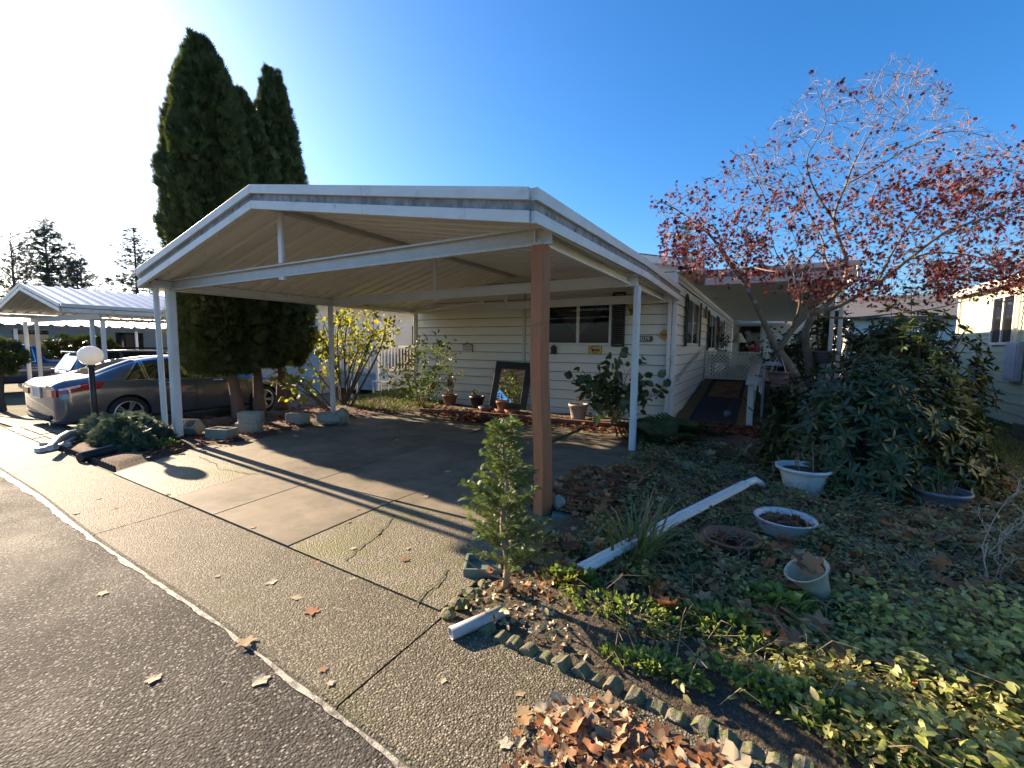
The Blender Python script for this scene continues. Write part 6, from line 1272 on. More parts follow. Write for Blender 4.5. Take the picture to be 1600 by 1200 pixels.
# ---- rhododendrons: whorls of long leaves over a dome
def rhodo(label, c, rx, ry, h, mat, nwh, lsize, seed, indiv, z0=.15):
    r_ = np.random.default_rng(seed); t = thing('rhododendron', label, 'shrub', (c[0], c[1], 0)); ph = r_.uniform(0, 6, 6)
    P = []; D = []; N = []; mb = MB()
    for i in range(nwh):
        a = r_.uniform(0, 2*pi); e = math.asin(r_.uniform(-.15, 1)); s = r_.uniform(.72, 1.0)**.6*(1+.10*sin(3*a+ph[0])+.09*sin(5*a+4*e+ph[1]))
        o = np.array((cos(a)*cos(e)*rx, sin(a)*cos(e)*ry, sin(e)*h))*s; p = np.array((c[0], c[1], z0))+o; p[2] = max(p[2], .10)
        w_ = unit(np.array((cos(a)*cos(e), sin(a)*cos(e), .55+.5*sin(e)))); u = unit(np.cross(w_, (.3, .2, .9))); v = np.cross(w_, u); k = r_.integers(7, 11); a0 = r_.uniform(0, 6)
        if i % 3 == 0: mb.tube([np.array((c[0]+o[0]*.15, c[1]+o[1]*.15, 0.0)), p*.5+np.array((c[0], c[1], .2))*.5+r_.normal(size=3)*.05, p], [.018, .012, .006], 5)
        for j in range(k):
            q = a0+2*pi*j/k; rad = u*cos(q)+v*sin(q); P.append(p); D.append(rad+w_*r_.uniform(-.25, .6)+r_.normal(size=3)*.15); N.append(w_+r_.normal(size=3)*.38)
    obj('stems', mb, 'bark_dark', t)
    n = len(P); leaves('foliage', t, mat, np.array(P), np.array(D), np.array(N), r_.uniform(.7, 1.1, n)*lsize, T_LONG, indiv=indiv, kind='stuff'); return t
rhodo('large dark green rhododendron in front of the maple, spreading over the bed', (1.05, 6.55, 0), 1.10, 1.0, 1.22, 'leaf_rhodo', 900, .135, 11, 300)
rhodo('tall olive green rhododendron behind the large one, beside the lawn', (2.05, 9.6, 0), 1.0, 1.1, 2.05, 'leaf_rhodo_olive', 800, .15, 12, 120)
rhodo('dark evergreen shrub behind the porch post in deep shade', (1.35, 13.0, 0), 1.0, 1.6, 2.3, 'leaf_rhodo', 420, .19, 13, 60)

# ---- japanese maple
MB_ = vd(1287, 668, 8.0); MB_[2] = 0.0
mp_ = thing('japanese_maple', 'spreading japanese maple with sparse dark red leaves over the right bed', 'tree', MB_)
limbs = [  # (pixels, depth offsets, r0, r1)
 ([(1287, 690), (1262, 628), (1238, 580), (1216, 548)], [0, 0, 0, 0], .13, .095),
 ([(1216, 548), (1197, 510), (1178, 470), (1160, 438), (1140, 408), (1120, 380), (1098, 352)], [0, .1, .2, .2, .1, 0, -.1], .085, .018),
 ([(1160, 438), (1140, 415), (1112, 372), (1082, 345), (1052, 325), (1022, 312)], [.2, 0, -.3, -.5, -.6, -.7], .03, .006),
 ([(1178, 470), (1165, 425), (1172, 395), (1200, 360), (1195, 310), (1165, 255), (1140, 235)], [.2, .5, .8, .9, .9, .9, .8], .035, .006),
 ([(1216, 548), (1238, 515), (1262, 492), (1290, 478), (1305, 460)], [0, -.1, -.2, -.2, -.2], .085, .06),
 ([(1305, 460), (1300, 430), (1288, 400), (1285, 375), (1262, 330), (1240, 280)], [-.2, -.1, .1, .3, .4, .5], .045, .008),
 ([(1290, 478), (1316, 445), (1322, 405), (1303, 345), (1322, 288), (1337, 249), (1375, 177), (1408, 100)], [-.2, -.3, -.3, -.2, 0, .1, .3, .4], .055, .006),
 ([(1303, 345), (1270, 290), (1262, 245), (1290, 190), (1272, 130)], [-.2, -.5, -.7, -.8, -.9], .025, .005),
 ([(1322, 288), (1370, 262), (1430, 225), (1490, 205), (1550, 215)], [0, -.3, -.6, -.8, -1.0], .025, .005),
 ([(1262, 492), (1310, 478), (1370, 443), (1420, 405), (1480, 362), (1560, 335), (1640, 300)], [-.2, -.5, -.7, -.9, -1.1, -1.3, -1.5], .065, .01),
 ([(1420, 405), (1460, 395), (1520, 400), (1590, 420)], [-.9, -1.1, -1.2, -1.3], .03, .006),
 ([(1262, 492), (1320, 497), (1400, 490), (1470, 480), (1560, 455)], [-.2, -.4, -.8, -1.1, -1.3], .03, .006),
 ([(1238, 515), (1250, 470), (1238, 430), (1215, 400), (1205, 370)], [-.1, -.5, -.8, -1.0, -1.1], .035, .006),
 ([(1250, 470), (1253, 440), (1262, 410), (1290, 380), (1330, 355), (1390, 330)], [-.5, -.6, -.7, -.8, -1.0, -1.2], .03, .006),
 ([(1370, 443), (1400, 385), (1440, 330), (1500, 285), (1580, 265)], [-.7, -.4, -.2, 0, .2], .03, .006),
]
D0 = 7.9; MBR = []; nodes = []; mbt = MB()
for k, (px, dz, r0, r1) in enumerate(limbs):
    pts = bez([vd(p[0], p[1], D0+q) for p, q in zip(px, dz)], 8)
    if k == 0: pts[0][2] = -.02
    mb = MB(); mb.tube(pts, np.linspace(r0, r1, len(pts))*(.78 if k == 0 else .66), 9); obj('trunk' if k == 0 else 'limb', mb, 'bark_maple', mp_, smooth=True)
    if k: MBR.append(pts)
mb = MB(); pts = bez([(vd(1262, 700, 8.5)*(1, 1, 0)), vd(1266, 610, 8.5), vd(1263, 560, 8.5), vd(1258, 520, 8.5), vd(1272, 490, 8.6)], 6); mb.tube(pts, np.linspace(.085, .06, len(pts)), 10); obj('trunk', mb, 'bark_maple', mp_, smooth=True)
POLY = np.array([(1022, 312), (1060, 296), (1125, 268), (1170, 225), (1215, 190), (1268, 112), (1330, 140), (1400, 88), (1450, 100), (1500, 170), (1560, 205), (1610, 230), (1670, 250), (1670, 450), (1560, 458), (1480, 472), (1400, 482), (1330, 470), (1250, 470), (1200, 445), (1100, 432), (1040, 402), (1028, 350)], float)
def inside(x, y):
    c = False; j = len(POLY)-1
    for i in range(len(POLY)):
        (xi, yi), (xj, yj) = POLY[i], POLY[j]
        if (yi > y) != (yj > y) and x < (xj-xi)*(y-yi)/(yj-yi)+xi: c = not c
        j = i
    return c
SK = np.vstack([pts[2:] for pts in MBR]); TG = []
while len(TG) < 2100:
    x, y = random.uniform(1020, 1670), random.uniform(85, 485)
    if inside(x, y): TG.append(vd(x, y, D0-.25+random.gauss(0, .75)))
TG = np.array(TG); dm = np.array([np.min(np.sum((SK-t_)**2, 1)) for t_ in TG]); TG = TG[np.argsort(dm)]
CROWN = vd(1270, 470, 7.9)
for t_ in TG:
    j = np.argmin(np.sum((SK-t_)**2, 1)+.25*np.maximum(0, np.sum((SK-CROWN)**2, 1)-np.sum((t_-CROWN)**2))); p0 = SK[j]; v = t_-p0; L = np.linalg.norm(v)
    if L < .04: continue
    if L > 1.3: t_ = p0+v/L*1.3; L = 1.3
    mid = (p0+t_)/2+rng.normal(size=3)*L*.09+unit(p0-CROWN)*L*.10; pts = bez([p0, mid, t_], 4); mbt.tube(pts, np.maximum(np.linspace(.0035+.006*L, .002, len(pts)), .002), 4, cap=False)
    SK = np.vstack([SK, pts[2:]]); d = unit(pts[-1]-pts[-2]); nodes.append((t_, d)); nodes.append((pts[len(pts)//2], d))
    for _ in range(2):
        e = t_+unit(d*.9+rng.normal(size=3)*.5+np.array((0, 0, .15)))*random.uniform(.07, .2); mbt.tube([t_, (t_+e)/2+rng.normal(size=3)*.01, e], [.0024, .002, .0014], 4, cap=False); nodes.append((e, d))
obj('twigs', mbt, 'maple_twig', mp_, kind='stuff')
NP = np.array([q[0] for q in nodes]); 
def px_of(P): v = P-CAM; w_ = v@FWD; return 800+FPX*(v@RGT)/w_, 600-FPX*(v@UPV)/w_
PX, PY = px_of(NP)
prob = np.where(PY < 230, .09, np.where(PY < 300, .2, .42))
for (x0, x1, y0, y1, q) in ((1030, 1210, 340, 435, 1.0), (1230, 1420, 300, 440, .65), (1390, 1640, 260, 370, .7), (1440, 1640, 395, 470, 1.0), (1250, 1390, 425, 470, .9)): prob = np.where((PX > x0) & (PX < x1) & (PY > y0) & (PY < y1), q, prob)
sel = NP[rng.uniform(0, 1, len(NP)) < prob]
P = np.repeat(sel, 2, 0)+rng.normal(size=(len(sel)*2, 3))*.035
for (x0, x1, y0, y1, n, s) in ((1030, 1200, 355, 430, 260, .5), (1235, 1400, 425, 468, 160, .3), (1400, 1620, 280, 345, 220, .5), (1440, 1640, 405, 465, 330, .35), (1560, 1640, 400, 435, 120, .3)):
    q = np.array([vd(random.uniform(x0, x1), random.gauss((y0+y1)/2, (y1-y0)/4), D0-.7+random.uniform(-s, s)) for _ in range(n)]); 
    dist = np.array([np.min(np.sum((NP-a)**2, 1)) for a in q]); j = np.array([np.argmin(np.sum((NP-a)**2, 1)) for a in q]); q = NP[j]+(q-NP[j])*np.minimum(1, .16/np.sqrt(dist+1e-9))[:, None]; P = np.vstack([P, q])
n = len(P); d = rand_unit(n)+np.array((0, 0, -.6)); leaves('foliage', mp_, 'leaf_maple', P, d, rand_unit(n)+np.array((0, 0, .3)), rng.uniform(.6, 1.1, n)*.088, T_MAPLE, indiv=300, kind='stuff')
print('maple leaves', n)

# ---- small conifer in the foreground
c = gz(788, 930); c[2] = .02; cy = thing('dwarf_conifer', 'small bright green conifer with a bare lower trunk at the driveway corner', 'tree', c)
mb = MB(); pts = bez([c, vd(793, 880, 2.75), vd(785, 820, 2.78), vd(792, 760, 2.8), vd(786, 700, 2.8), vd(790, 655, 2.8)], 5); mb.tube(pts, np.linspace(.026, .004, len(pts)), 9); obj('trunk', mb, 'twig', cy, smooth=True)
mb = MB()
for (a, b_) in (((785, 893), (728, 855)), ((787, 905), (722, 872)), ((790, 890), (842, 862)), ((786, 880), (760, 862))): q = bez([vd(*a, 2.75), vd((a[0]+b_[0])/2, (a[1]+b_[1])/2+4, 2.72), vd(*b_, 2.68)], 3); mb.tube(q, np.linspace(.008, .003, len(q)), 5)
P = []; D = []; N = []
for i in range(120):
    u = random.uniform(.20, 1.0); k = u*(len(pts)-1); p0 = pts[int(min(k, len(pts)-1))]; z = (p0[2]-pts[0][2])/(pts[-1][2]-pts[0][2]); a = random.uniform(0, 2*pi)
    L = (.30*(1-z)**.75+.05)*random.uniform(.55, 1.15)*(1.25 if cos(a) < 0 and .3 < z < .6 else 1); d = np.array((cos(a), sin(a), random.uniform(.25, .9))); d = unit(d); e = p0+d*L; mb.tube([p0, (p0+e)/2+np.array((0, 0, -.01)), e], [.004, .003, .0015], 4)
    for s in np.linspace(.18, 1, max(3, int(L/.015))):
        for sg in (-1, 1): P.append(p0+d*L*s); D.append(d*.8+sg*np.cross(d, (0, 0, 1))*.8+rng.normal(size=3)*.25+np.array((0, 0, .15))); N.append(np.array((0, 0, 1))+rng.normal(size=3)*.5)
obj('branches', mb, 'twig', cy); n = len(P); leaves('foliage', cy, 'leaf_cypress', np.array(P), np.array(D), np.array(N), rng.uniform(.6, 1.15, n)*.052, T_PIN, kind='stuff')
# ---- juniper mound
def mound(name, label, c, rx, ry, h, mat, n, size, tm, seed, cat='shrub', up=.5):
    r_ = np.random.default_rng(seed); t = thing(name, label, cat, c); a = r_.uniform(0, 2*pi, n); rr = np.sqrt(r_.uniform(0, 1, n)); ph = r_.uniform(0, 6, 4)
    k = 1+.18*np.sin(3*a+ph[0])+.14*np.sin(5*a+ph[1]); x = rx*rr*np.cos(a)*k; y = ry*rr*np.sin(a)*k; z = h*np.sqrt(np.maximum(0, 1-rr**2))*(1+.25*np.sin(6*a+ph[2])*rr)*r_.uniform(.35, 1, n)
    P = np.stack([c[0]+x, c[1]+y, c[2]+z], 1); d = np.stack([np.cos(a)*.8, np.sin(a)*.8, np.full(n, up)], 1)+r_.normal(size=(n, 3))*.4; mb = MB()
    for i in range(14): mb.tube([c, c+np.array((x[i]*.5, y[i]*.5, z[i]*.7)), P[i]], [.015, .01, .004], 5)
    obj('stems', mb, 'bark_dark', t); leaves('foliage', t, mat, P, d, np.array((0, 0, 1.))+r_.normal(size=(n, 3))*.7, r_.uniform(.6, 1.2, n)*size, tm, kind='stuff'); return t
c = gz(188, 697); c[2] = .03; mound('juniper', 'blue green spreading juniper mound at the foot of the lamp post', c+np.array((-.1, .1, 0)), .95, .42, .42, 'leaf_juniper', 3400, .10, T_FAN, 4)
mound('weed_clump', 'small sunlit weed clump beside the double post', np.array((-7.75, 3.15, .03)), .35, .2, .12, 'leaf_weed', 260, .05, T_OVAL, 5, cat='weed')
# ---- strappy grass clump
c = gz(990, 895); c[2] = .04; t = thing('grass_clump', 'clump of long arching grass blades beside the white downspout', 'grass', c); n = 95; a = rng.uniform(0, 6.28, n); e = rng.uniform(.5, 1.6, n); d = np.stack([np.cos(a)+.35, np.sin(a)+.25, e], 1)
leaves('blades', t, 'grass_blade', np.tile(c, (n, 1))+rng.normal(size=(n, 3))*(.06, .05, 0), d, np.stack([-np.cos(a), -np.sin(a), np.full(n, .6)], 1), rng.uniform(.3, .62, n), T_BLADE, indiv=n, leafname='blade')
mb = MB()
for i in range(16): a = random.uniform(-.8, 1.4); e = c+np.array((.35*sin(a)*random.random()+.1, .15*random.random(), random.uniform(.4, .62))); mb.tube([c+rng.normal(size=3)*(.04, .04, 0), (c+e)/2+np.array((0, 0, .06)), e], [.003, .002, .001], 4)
obj('dry_stalks', mb, 'twig', t)
# ---- bare pale twiggy shrub in the right bed
c = gz(1560, 960); c[2] = .05; t = thing('bare_shrub', 'pale leafless twiggy shrub catching light at the right of the bed', 'shrub', c); mb = MB()
def rtwig(p, d, L, r, lev):
    d = unit(d); e = p+d*L; mb.tube([p, (p+e)/2+rng.normal(size=3)*L*.08, e], [max(r, .0022), max(r*.8, .002), max(r*.5, .0016)], 4)
    if lev < 4:
        for _ in range(2 if lev < 2 else 3): rtwig(p+(e-p)*random.uniform(.5, 1), d+rng.normal(size=3)*.55+np.array((0, 0, .1)), L*random.uniform(.5, .8), r*.62, lev+1)
for tip in ((1450, 905, 3.3), (1520, 850, 3.4), (1590, 870, 3.3), (1400, 880, 3.5), (1560, 900, 3.1)): e = vd(*tip); rtwig(c, e-c, np.linalg.norm(e-c)*.55, .008, 0)
obj('twigs', mb, 'pale_twig', t, kind='stuff')

# ---- ground cover and litter
def inbed(n, x0=-1.55, x1=2.9, y0=2.0, y1=7.6): return np.stack([rng.uniform(x0, x1, n), rng.uniform(y0, y1, n)], 1)
def by_depth(q, k=2.6): D = np.array([depth((a, b, 0)) for a, b in q]); return q[rng.uniform(0, 1, len(q)) < np.minimum(1, (k/np.maximum(D, .5))**1.3)]
q = by_depth(inbed(105000)); bare = (q[:, 1] < 2.62-.2*q[:, 0]*(q[:, 0] < 0)) & (q[:, 0] < .3-.3*(q[:, 1]-2)); keep = ~bare | (rng.uniform(0, 1, len(q)) < .04)
keep &= ~((q[:, 0] < -1.2) & (q[:, 1] > 3.2) & (q[:, 1] < 5.5))
for (px, py, rr) in ((1255, 765, .25), (1226, 836, .24), (1475, 793, .24), (1134, 866, .22)): cc = gz(px, py); keep &= (np.hypot(q[:, 0]-cc[0], q[:, 1]-cc[1]-.1) > rr)
q = q[keep]; clump = np.sin(q[:, 0]*5+1)*np.sin(q[:, 1]*4.3)+np.sin(q[:, 0]*9+q[:, 1]*7); z = .05+rng.uniform(.0, 1, len(q))**1.5*(.10+.04*clump)
scatter('ground_cover', 'leaf_cover', np.column_stack([q, np.maximum(z, .03)]), 'low pale-veined ground cover carpeting the shaded right bed', 'ground cover', size=rng.uniform(.6, 1.25, len(q))*.043, tilt=.9)
q = np.stack([rng.uniform(-.25, 3.0, 14000), rng.uniform(1.95, 3.35, 14000)], 1); q = q[(q[:, 1] > 2.02+.30*np.maximum(0, .5-q[:, 0])) & (rng.uniform(0, 1, len(q)) < np.clip((q[:, 0]+.3)*1.1, .08, 1))]
h_ = np.clip((q[:, 0]+.2)*.22, .03, .30)*(.6+.5*np.abs(np.sin(q[:, 0]*6.1+1)*np.sin(q[:, 1]*7.3+q[:, 0]*3))); z = .05+h_*rng.uniform(.1, 1, len(q))
scatter('periwinkle', 'leaf_vinca', np.column_stack([q, z]), 'sunlit variegated periwinkle spilling over the right foreground', 'ground cover', size=rng.uniform(.5, 1.2, len(q))*.052, tilt=.9)
mb = MB()
for i in range(1300):
    p = np.array((random.uniform(-.9, 2.6), random.uniform(2.0, 3.2) if i % 5 == 0 else random.uniform(3.0, 6.0), .06)); a = random.uniform(0, 6.28); L = random.uniform(.15, .4); e = p+np.array((cos(a)*L, sin(a)*L*.6, random.uniform(.02, .2))); mb.tube([p, (p+e)/2+np.array((0, 0, .07)), e], [.0022, .002, .0012], 4)
obj('vine_stems', mb, 'twig', None, label='thin bare vine stems arching over the ground cover and periwinkle', cat='vines', kind='stuff', recenter=True)
weeds = [('leafy weed patch just right of the small conifer foot', -1.0, 2.62, .20, .10, .13), ('bright low weed patch in the middle of the bare soil', -.62, 2.48, .36, .16, .09), ('weed patch left of the periwinkle in full sun', -.12, 2.62, .30, .16, .10), ('mossy weeds behind the scalloped edging', -.38, 2.12, .25, .07, .06), ('weeds in the shade band before the edging', .25, 2.22, .38, .12, .08), ('clover-like weeds at the bottom edge of the bed', .62, 2.1, .35, .1, .07), ('strawberry-leaved weed beside the beige pot', .15, 2.95, .22, .14, .12), ('thin weeds between soil patch and downspout', -.75, 2.95, .25, .12, .08)]
for i, (lb, x, y, rx, ry, h) in enumerate(weeds): mound('weed_clump', lb, np.array((x, y, .045)), rx, ry, h, 'leaf_weed', 620, .036 if i != 6 else .06, T_OVAL if i % 2 else T_ROUND, 60+i, cat='weed', up=.8)
q = np.array([(random.gauss(-4.9, .42), random.gauss(7.75, .16)) for _ in range(520)]); scatter('leaf_pile', 'leaf_rust', np.column_stack([q, .03+.08*rng.uniform(0, 1, len(q))]), 'pile of reddish brown leaves at the back of the driveway', 'leaf pile', size=.10, tm=T_BIG, tilt=.8)
q = np.array([(random.gauss(-1.45, .24), random.uniform(3.75, 5.5)) for _ in range(1500)]); q = q[np.abs(q[:, 0]+1.45) < .55]; hh = .08*np.exp(-((q[:, 0]+1.4)/.35)**2)
scatter('leaf_pile', 'leaf_dry', np.column_stack([q, .03+hh*rng.uniform(0, 1, len(q))]), 'heap of large brown leaves behind the wooden post', 'leaf pile', size=rng.uniform(.06, .17, len(q)), tm=T_BIG, tilt=.5)
q = []
while len(q) < 480:
    px, py = random.uniform(800, 1150), random.uniform(1085, 1235)
    if py > 1092+max(0, px-900)*.42+random.gauss(0, 10) and py > 1190-(px-800)*1.6+random.gauss(0, 25): c = gz(px, py, .03); q.append((c[0], c[1]))
q = np.array(q)
half_ = rng.uniform(0, 1, len(q)) < .5
for k, (nm, tm_, sel_) in enumerate((('broad tan', T_BIG, half_), ('curled orange brown', T_BIG2, ~half_))):
    r_ = q[sel_]; scatter('leaf_litter', ('leaf_dry', 'leaf_mix')[k], np.column_stack([r_, (.022+.018*rng.uniform(0, 1, len(r_)))]), nm+' leaf litter heaped below the scalloped edging', 'leaf litter', size=rng.choice([.015, .02, .03, .045, .06, .085, .11], len(r_))*rng.uniform(.8, 1.2, len(r_)), tm=tm_, tilt=.32)
q = np.stack([rng.uniform(-1.6, .2, 700), rng.uniform(8.6, 9.7, 700)], 1); scatter('leaf_litter', 'leaf_rust', np.column_stack([q, .05+.05*rng.uniform(0, 1, len(q))]), 'dark red leaf litter in front of the ramp', 'leaf litter', size=.11, tm=T_BIG, tilt=.7)
q = np.stack([rng.uniform(-7.3, -1.9, 900), rng.normal(8.25, .32, 900)], 1); scatter('leaf_litter', 'leaf_rust', np.column_stack([q, .03+.07*rng.uniform(0, 1, len(q))*(q[:, 1] > 8.3)]), 'scattered brown leaves along the wall bed timbers', 'leaf litter', size=.08, tm=T_BIG, tilt=.8)
q = np.array([bed2(random.random(), .18+.82*random.random()) for _ in range(900)]); scatter('leaf_litter', 'leaf_rust', np.column_stack([q, .07+.02*rng.uniform(0, 1, len(q))]), 'dry brown leaf litter over the mulch bed under the arborvitae', 'leaf litter', size=.075, tm=T_BIG, tilt=.6)
q = by_depth(inbed(1500, -1.4, 2.8, 2.5, 7.5), 4); scatter('leaf_litter', 'leaf_dry', np.column_stack([q, .10+.06*rng.uniform(0, 1, len(q))]), 'single large brown leaves caught in the ground cover', 'leaf litter', size=rng.choice([.04, .06, .08, .11, .15], len(q)), tm=T_BIG, tilt=.8)
q = np.stack([rng.uniform(-1.5, -.3, 500), rng.uniform(2.05, 2.8, 500)], 1); scatter('soil_crumbs', 'leaf_pale', np.column_stack([q, .045+.012*rng.uniform(0, 1, len(q))]), 'pale bark crumbs and leaf bits on the bare soil', 'leaf litter', size=rng.uniform(.012, .04, len(q)), tm=T_BIG2, tilt=.9)
q = np.stack([rng.uniform(-1.55, -.9, 160), rng.uniform(2.3, 3.2, 160)], 1); scatter('leaf_litter', 'leaf_dry', np.column_stack([q, .05+.03*rng.uniform(0, 1, len(q))]), 'curled leaves round the small conifer foot', 'leaf litter', size=rng.uniform(.03, .07, len(q)), tm=T_BIG2, tilt=.9)
# grass
q = np.stack([rng.uniform(2.75, 4.6, 16000), rng.uniform(5.0, 15, 16000)], 1); n = len(q); d = np.stack([rng.normal(size=n)*.5, rng.normal(size=n)*.5, np.ones(n)], 1)
me = leafmesh('grass', np.column_stack([q, np.full(n, .02)]), frames(d, rand_unit(n)), rng.uniform(.03, .08, n), (np.array([(0, -.08, 0), (0, .08, 0), (.6, .06, .05), (.6, -.06, .05), (1, 0, .2)]), [(0, 3, 2, 1), (3, 4, 2)])); link('grass', me, 'grass_short', None, recenter=True, label='short mossy grass of the lawn beside the green house', cat='grass', kind='stuff')
q = np.stack([rng.uniform(-11, -7.2, 7000), rng.uniform(7.4, 11, 7000)], 1); q = q[q[:, 0] > -9.7-.4*(q[:, 1]-8)]; n = len(q); d = np.stack([rng.normal(size=n)*.5, rng.normal(size=n)*.5, np.ones(n)], 1)
me = leafmesh('grass', np.column_stack([q, np.full(n, .05)]), frames(d, rand_unit(n)), rng.uniform(.05, .12, n), (np.array([(0, -.08, 0), (0, .08, 0), (.6, .06, .05), (.6, -.06, .05), (1, 0, .2)]), [(0, 3, 2, 1), (3, 4, 2)])); link('grass', me, 'grass_short', None, recenter=True, label='green weedy grass strip behind the rear carport post', cat='grass', kind='stuff')
# single fallen leaves on paving (each can be counted)
FL = []
spots = [(160, 928, .07), (240, 1062, .07), (407, 1064, .085), (385, 1008, .10), (424, 914, .085), (465, 938, .075), (488, 960, .10), (516, 1074, .04), (692, 1070, .04), (495, 883, .05), (395, 829, .06), (550, 908, .05), (633, 880, .07), (636, 862, .05), (552, 862, .05), (545, 820, .05), (600, 792, .08), (560, 800, .05), (182, 797, .05), (155, 782, .05), (120, 805, .06), (262, 776, .06), (130, 741, .05), (700, 740, .09), (640, 720, .08), (620, 690, .08), (740, 760, .10), (710, 715, .07), (813, 1090, .05), (790, 1170, .06), (818, 1120, .09), (665, 780, .07), (590, 838, .05), (505, 1052, .05), (340, 905, .04)]
meA = bpy.data.meshes.new('fallen_leaf'); meA.from_pydata([tuple(v) for v in T_BIG2[0]], [], T_BIG2[1]); meA.materials.append(MATS['leaf_pale'])
meB = bpy.data.meshes.new('fallen_leaf'); meB.from_pydata([tuple(v) for v in T_BIG[0]], [], T_BIG[1]); meB.materials.append(MATS['leaf_dry'])
for i, (px, py, s) in enumerate(spots):
    c = gz(px, py, .0); on = 'road' if c[1] < road_edge(c[0])-.02 else 'concrete'; c[2] = .004 if on == 'road' else (.021 if c[1] < apron_far(c[0]) else .0275); on_old = 'road' if py > 1000 and px < 450 or px < 300 and py > 900 else 'concrete'
    o = share('fallen_leaf', meA if i % 3 else meB, None, loc=(c[0], c[1], c[2]+s*.012), rot=(random.uniform(-.04, .04), random.uniform(-.04, .04), random.uniform(0, 6.28))); o.scale = (s*.95, s*.95, s*.28)
    FL.append((px, on, o)); o['category'] = 'leaf'; o['group'] = 'single leaves on the '+on
ORD = ords[:20]+['twenty-'+k for k in ords[:9]]+['thirtieth']+['thirty-'+k for k in ords[:9]]
for on in ('road', 'concrete'):
    for k, (_, _, o) in enumerate(sorted((q for q in FL if q[1] == on), key=lambda q: q[0])): o['label'] = 'dry curled leaf, '+ORD[k]+' from the left of the single leaves on the '+on

# ---- background trees
def conifer(label, px, pytop, D_, width_px, n, seed, sparse=0.0, base_z=-1, mat='leaf_conifer'):
    top = vd(px, pytop, D_); b = np.array((top[0], top[1], base_z)); H = top[2]-base_z; W = width_px/FPX*D_/2; r_ = np.random.default_rng(seed); t = thing('conifer', label, 'tree', b, 'far conifers'); mb = MB(); mb.tube([b, top], [H*.018, .03], 8); P = []; D = []; N = []
    nb = int(46*(1-sparse*.45))
    for i in range(nb):
        u = (i/nb)**.9; z = base_z+H*(.18+.81*u); a = r_.uniform(0, 6.28); k = 1 if r_.uniform() > sparse*.35 else .4
        for w_ in range(5 if sparse < .3 else 4):
            a += 2*pi/5+r_.normal()*.3; L = W*(1-u)**.85*r_.uniform(.6, 1.12)*k+.25; d = np.array((cos(a), sin(a), -.15+.45*u)); e = np.array((top[0], top[1], z)); mb.tube([e, e+d*L], [.03*L**.5, .01], 4, cap=False)
            for s in np.linspace(.15, 1, max(3, int(n*L/8))): P.append(e+d*L*s+r_.normal(size=3)*.12); D.append(d+r_.normal(size=3)*.6+np.array((0, 0, -.15))); N.append(np.array((0, 0, 1))+r_.normal(size=3)*.5)
    obj('trunk', mb, 'bark_dark', t); m_ = len(P); leaves('crown', t, mat, np.array(P), np.array(D), np.array(N), r_.uniform(.5, 1.1, m_)*(.82-.15*sparse)*D_/55, T_FAN, kind='stuff'); return t
conifer('dense dark conifer rising behind the neighbouring carport', 68, 343, 55, 190, 34, 1)
conifer('sparse ragged conifer between the neighbouring carport and the arborvitae', 208, 352, 50, 150, 34, 2, .5)
conifer('small conifer behind the left part of the maple crown', 1075, 345, 48, 130, 20, 3, .2)
conifer('low dark conifer beside the bare tree behind the neighbouring carport', 118, 405, 52, 120, 20, 5, .3)
conifer('distant conifer low between maple and green house', 1465, 405, 60, 60, 16, 6, .3)
def bare(label, px, pytop, D_, W, seed, nbr=34):
    top = vd(px, pytop, D_); b = np.array((top[0], top[1], -1.0)); H = top[2]+1; t = thing('bare_tree', label, 'tree', b, 'far bare trees'); mb = MB(); r_ = random.Random(seed); g_ = np.random.default_rng(seed); mb.tube([b, b+np.array((0, 0, H*.5)), b+np.array((0, 0, H*.95))], [H*.016, H*.01, .02], 8); obj('trunk', mb, 'bark_dark', t); mb = MB()
    def br(p, d, L, r, lev):
        d = unit(d); e = p+d*L; mb.tube([p, (p+e)/2+g_.normal(size=3)*L*.06, e], [r, r*.7, r*.35], 4, cap=False)
        if lev < 3:
            for _ in range(3): br(p+(e-p)*r_.uniform(.3, 1), d+g_.normal(size=3)*.5+np.array((0, 0, .35)), L*r_.uniform(.4, .65), r*.5, lev+1)
    for i in range(nbr): z = H*(.3+.65*i/nbr); a = r_.uniform(0, 6.28); br(b+np.array((0, 0, z)), np.array((cos(a), sin(a), .9)), W*(1.1-.7*i/nbr), .06, 0)
    obj('branches', mb, 'bark_dark', t, kind='stuff')
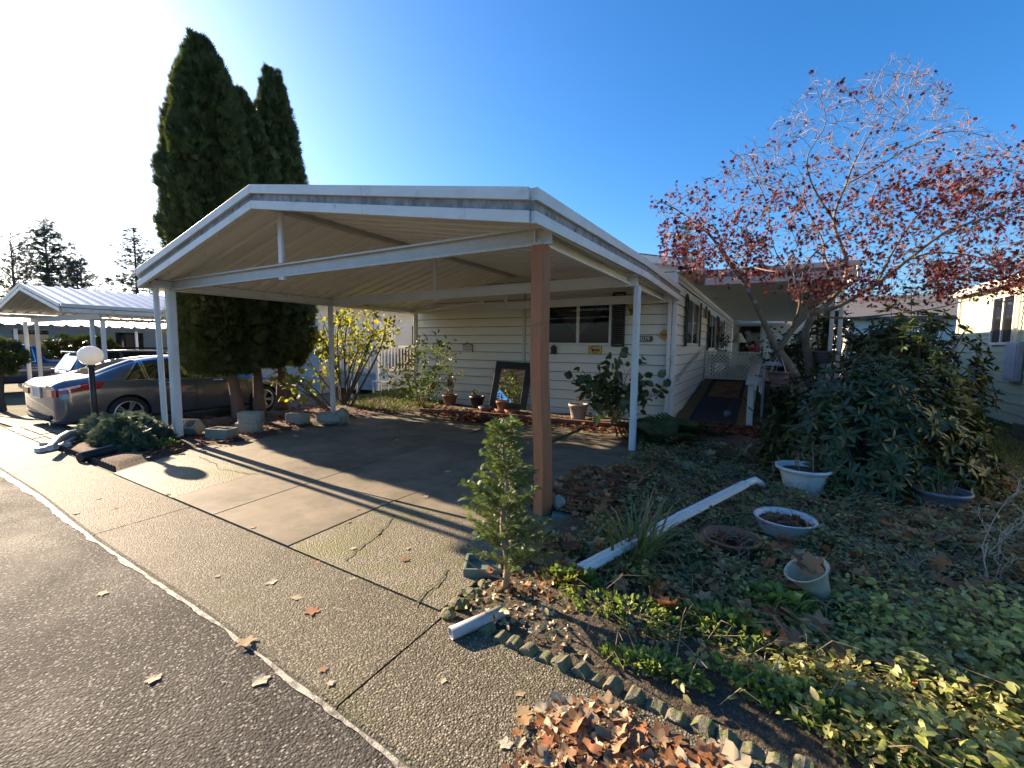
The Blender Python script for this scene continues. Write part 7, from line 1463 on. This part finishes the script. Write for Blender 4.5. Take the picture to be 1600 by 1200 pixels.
bare('tall bare tree at the left edge behind the neighbouring carport', 14, 352, 46, 3.0, 1); bare('bare twiggy tree right of the dense conifer', 124, 392, 50, 2.4, 2, 22)
def bush(name, label, c, rx, ry, rz_, mat, n, size, seed, trunk=True):
    r_ = np.random.default_rng(seed); t = thing(name, label, 'bush', (c[0], c[1], -.35)); v = unit(r_.normal(size=(n, 3))); s = r_.uniform(.55, 1, n)**.5; ph = r_.uniform(0, 6, 4); k = 1+.12*np.sin(5*v[:, 0]+ph[0])+.12*np.sin(6*v[:, 2]+4*v[:, 1]+ph[1]); P = np.array(c)+v*s[:, None]*k[:, None]*(rx, ry, rz_); mb = MB()
    for i in range(7): mb.tube([(c[0]+r_.normal()*.05, c[1]+r_.normal()*.05, -.4), np.array(c)+v[i]*(rx*.3, ry*.3, rz_*.2), np.array(c)+v[i]*(rx*.8, ry*.8, rz_*.8)], [.07, .05, .02], 6)
    obj('stems', mb, 'bark_dark', t); leaves('foliage', t, mat, P, v+r_.normal(size=(n, 3))*.6, v+r_.normal(size=(n, 3))*.5+np.array((0, 0, .3)), r_.uniform(.6, 1.2, n)*size, T_FAN, kind='stuff')
bush('round_bush', 'rounded clipped bush in front of the blue pickup at the left edge', vd(-4, 555, 12.5), .55, .55, .50, 'leaf_arb', 1800, .16, 3)
bush('round_bush', 'broad dark bush behind the silver suv', vd(128, 553, 24), 1.9, 1.6, .85, 'leaf_rhodo_olive', 2200, .35, 4)
for i, (px, py, D_, rx, h, lb) in enumerate(((1230, 520, 40, 6, 3.2, 'dark tree mass seen beyond the end of the porch'), (1420, 480, 45, 7, 3.0, 'green tree mass behind the olive rhododendron'), (1560, 470, 60, 9, 4.5, 'far tree mass behind the green house'), (560, 490, 45, 8, 3.0, 'far tree mass behind the grey house'), (110, 500, 70, 16, 4.5, 'long far tree mass behind the low house'), (-120, 500, 60, 14, 4.5, 'far tree mass beyond the left edge'))): c = vd(px, py, D_); c[2] = h*.55; bush('tree_mass', lb, c, rx, rx*.6, h, 'leaf_conifer', 2600, .9, 40+i)
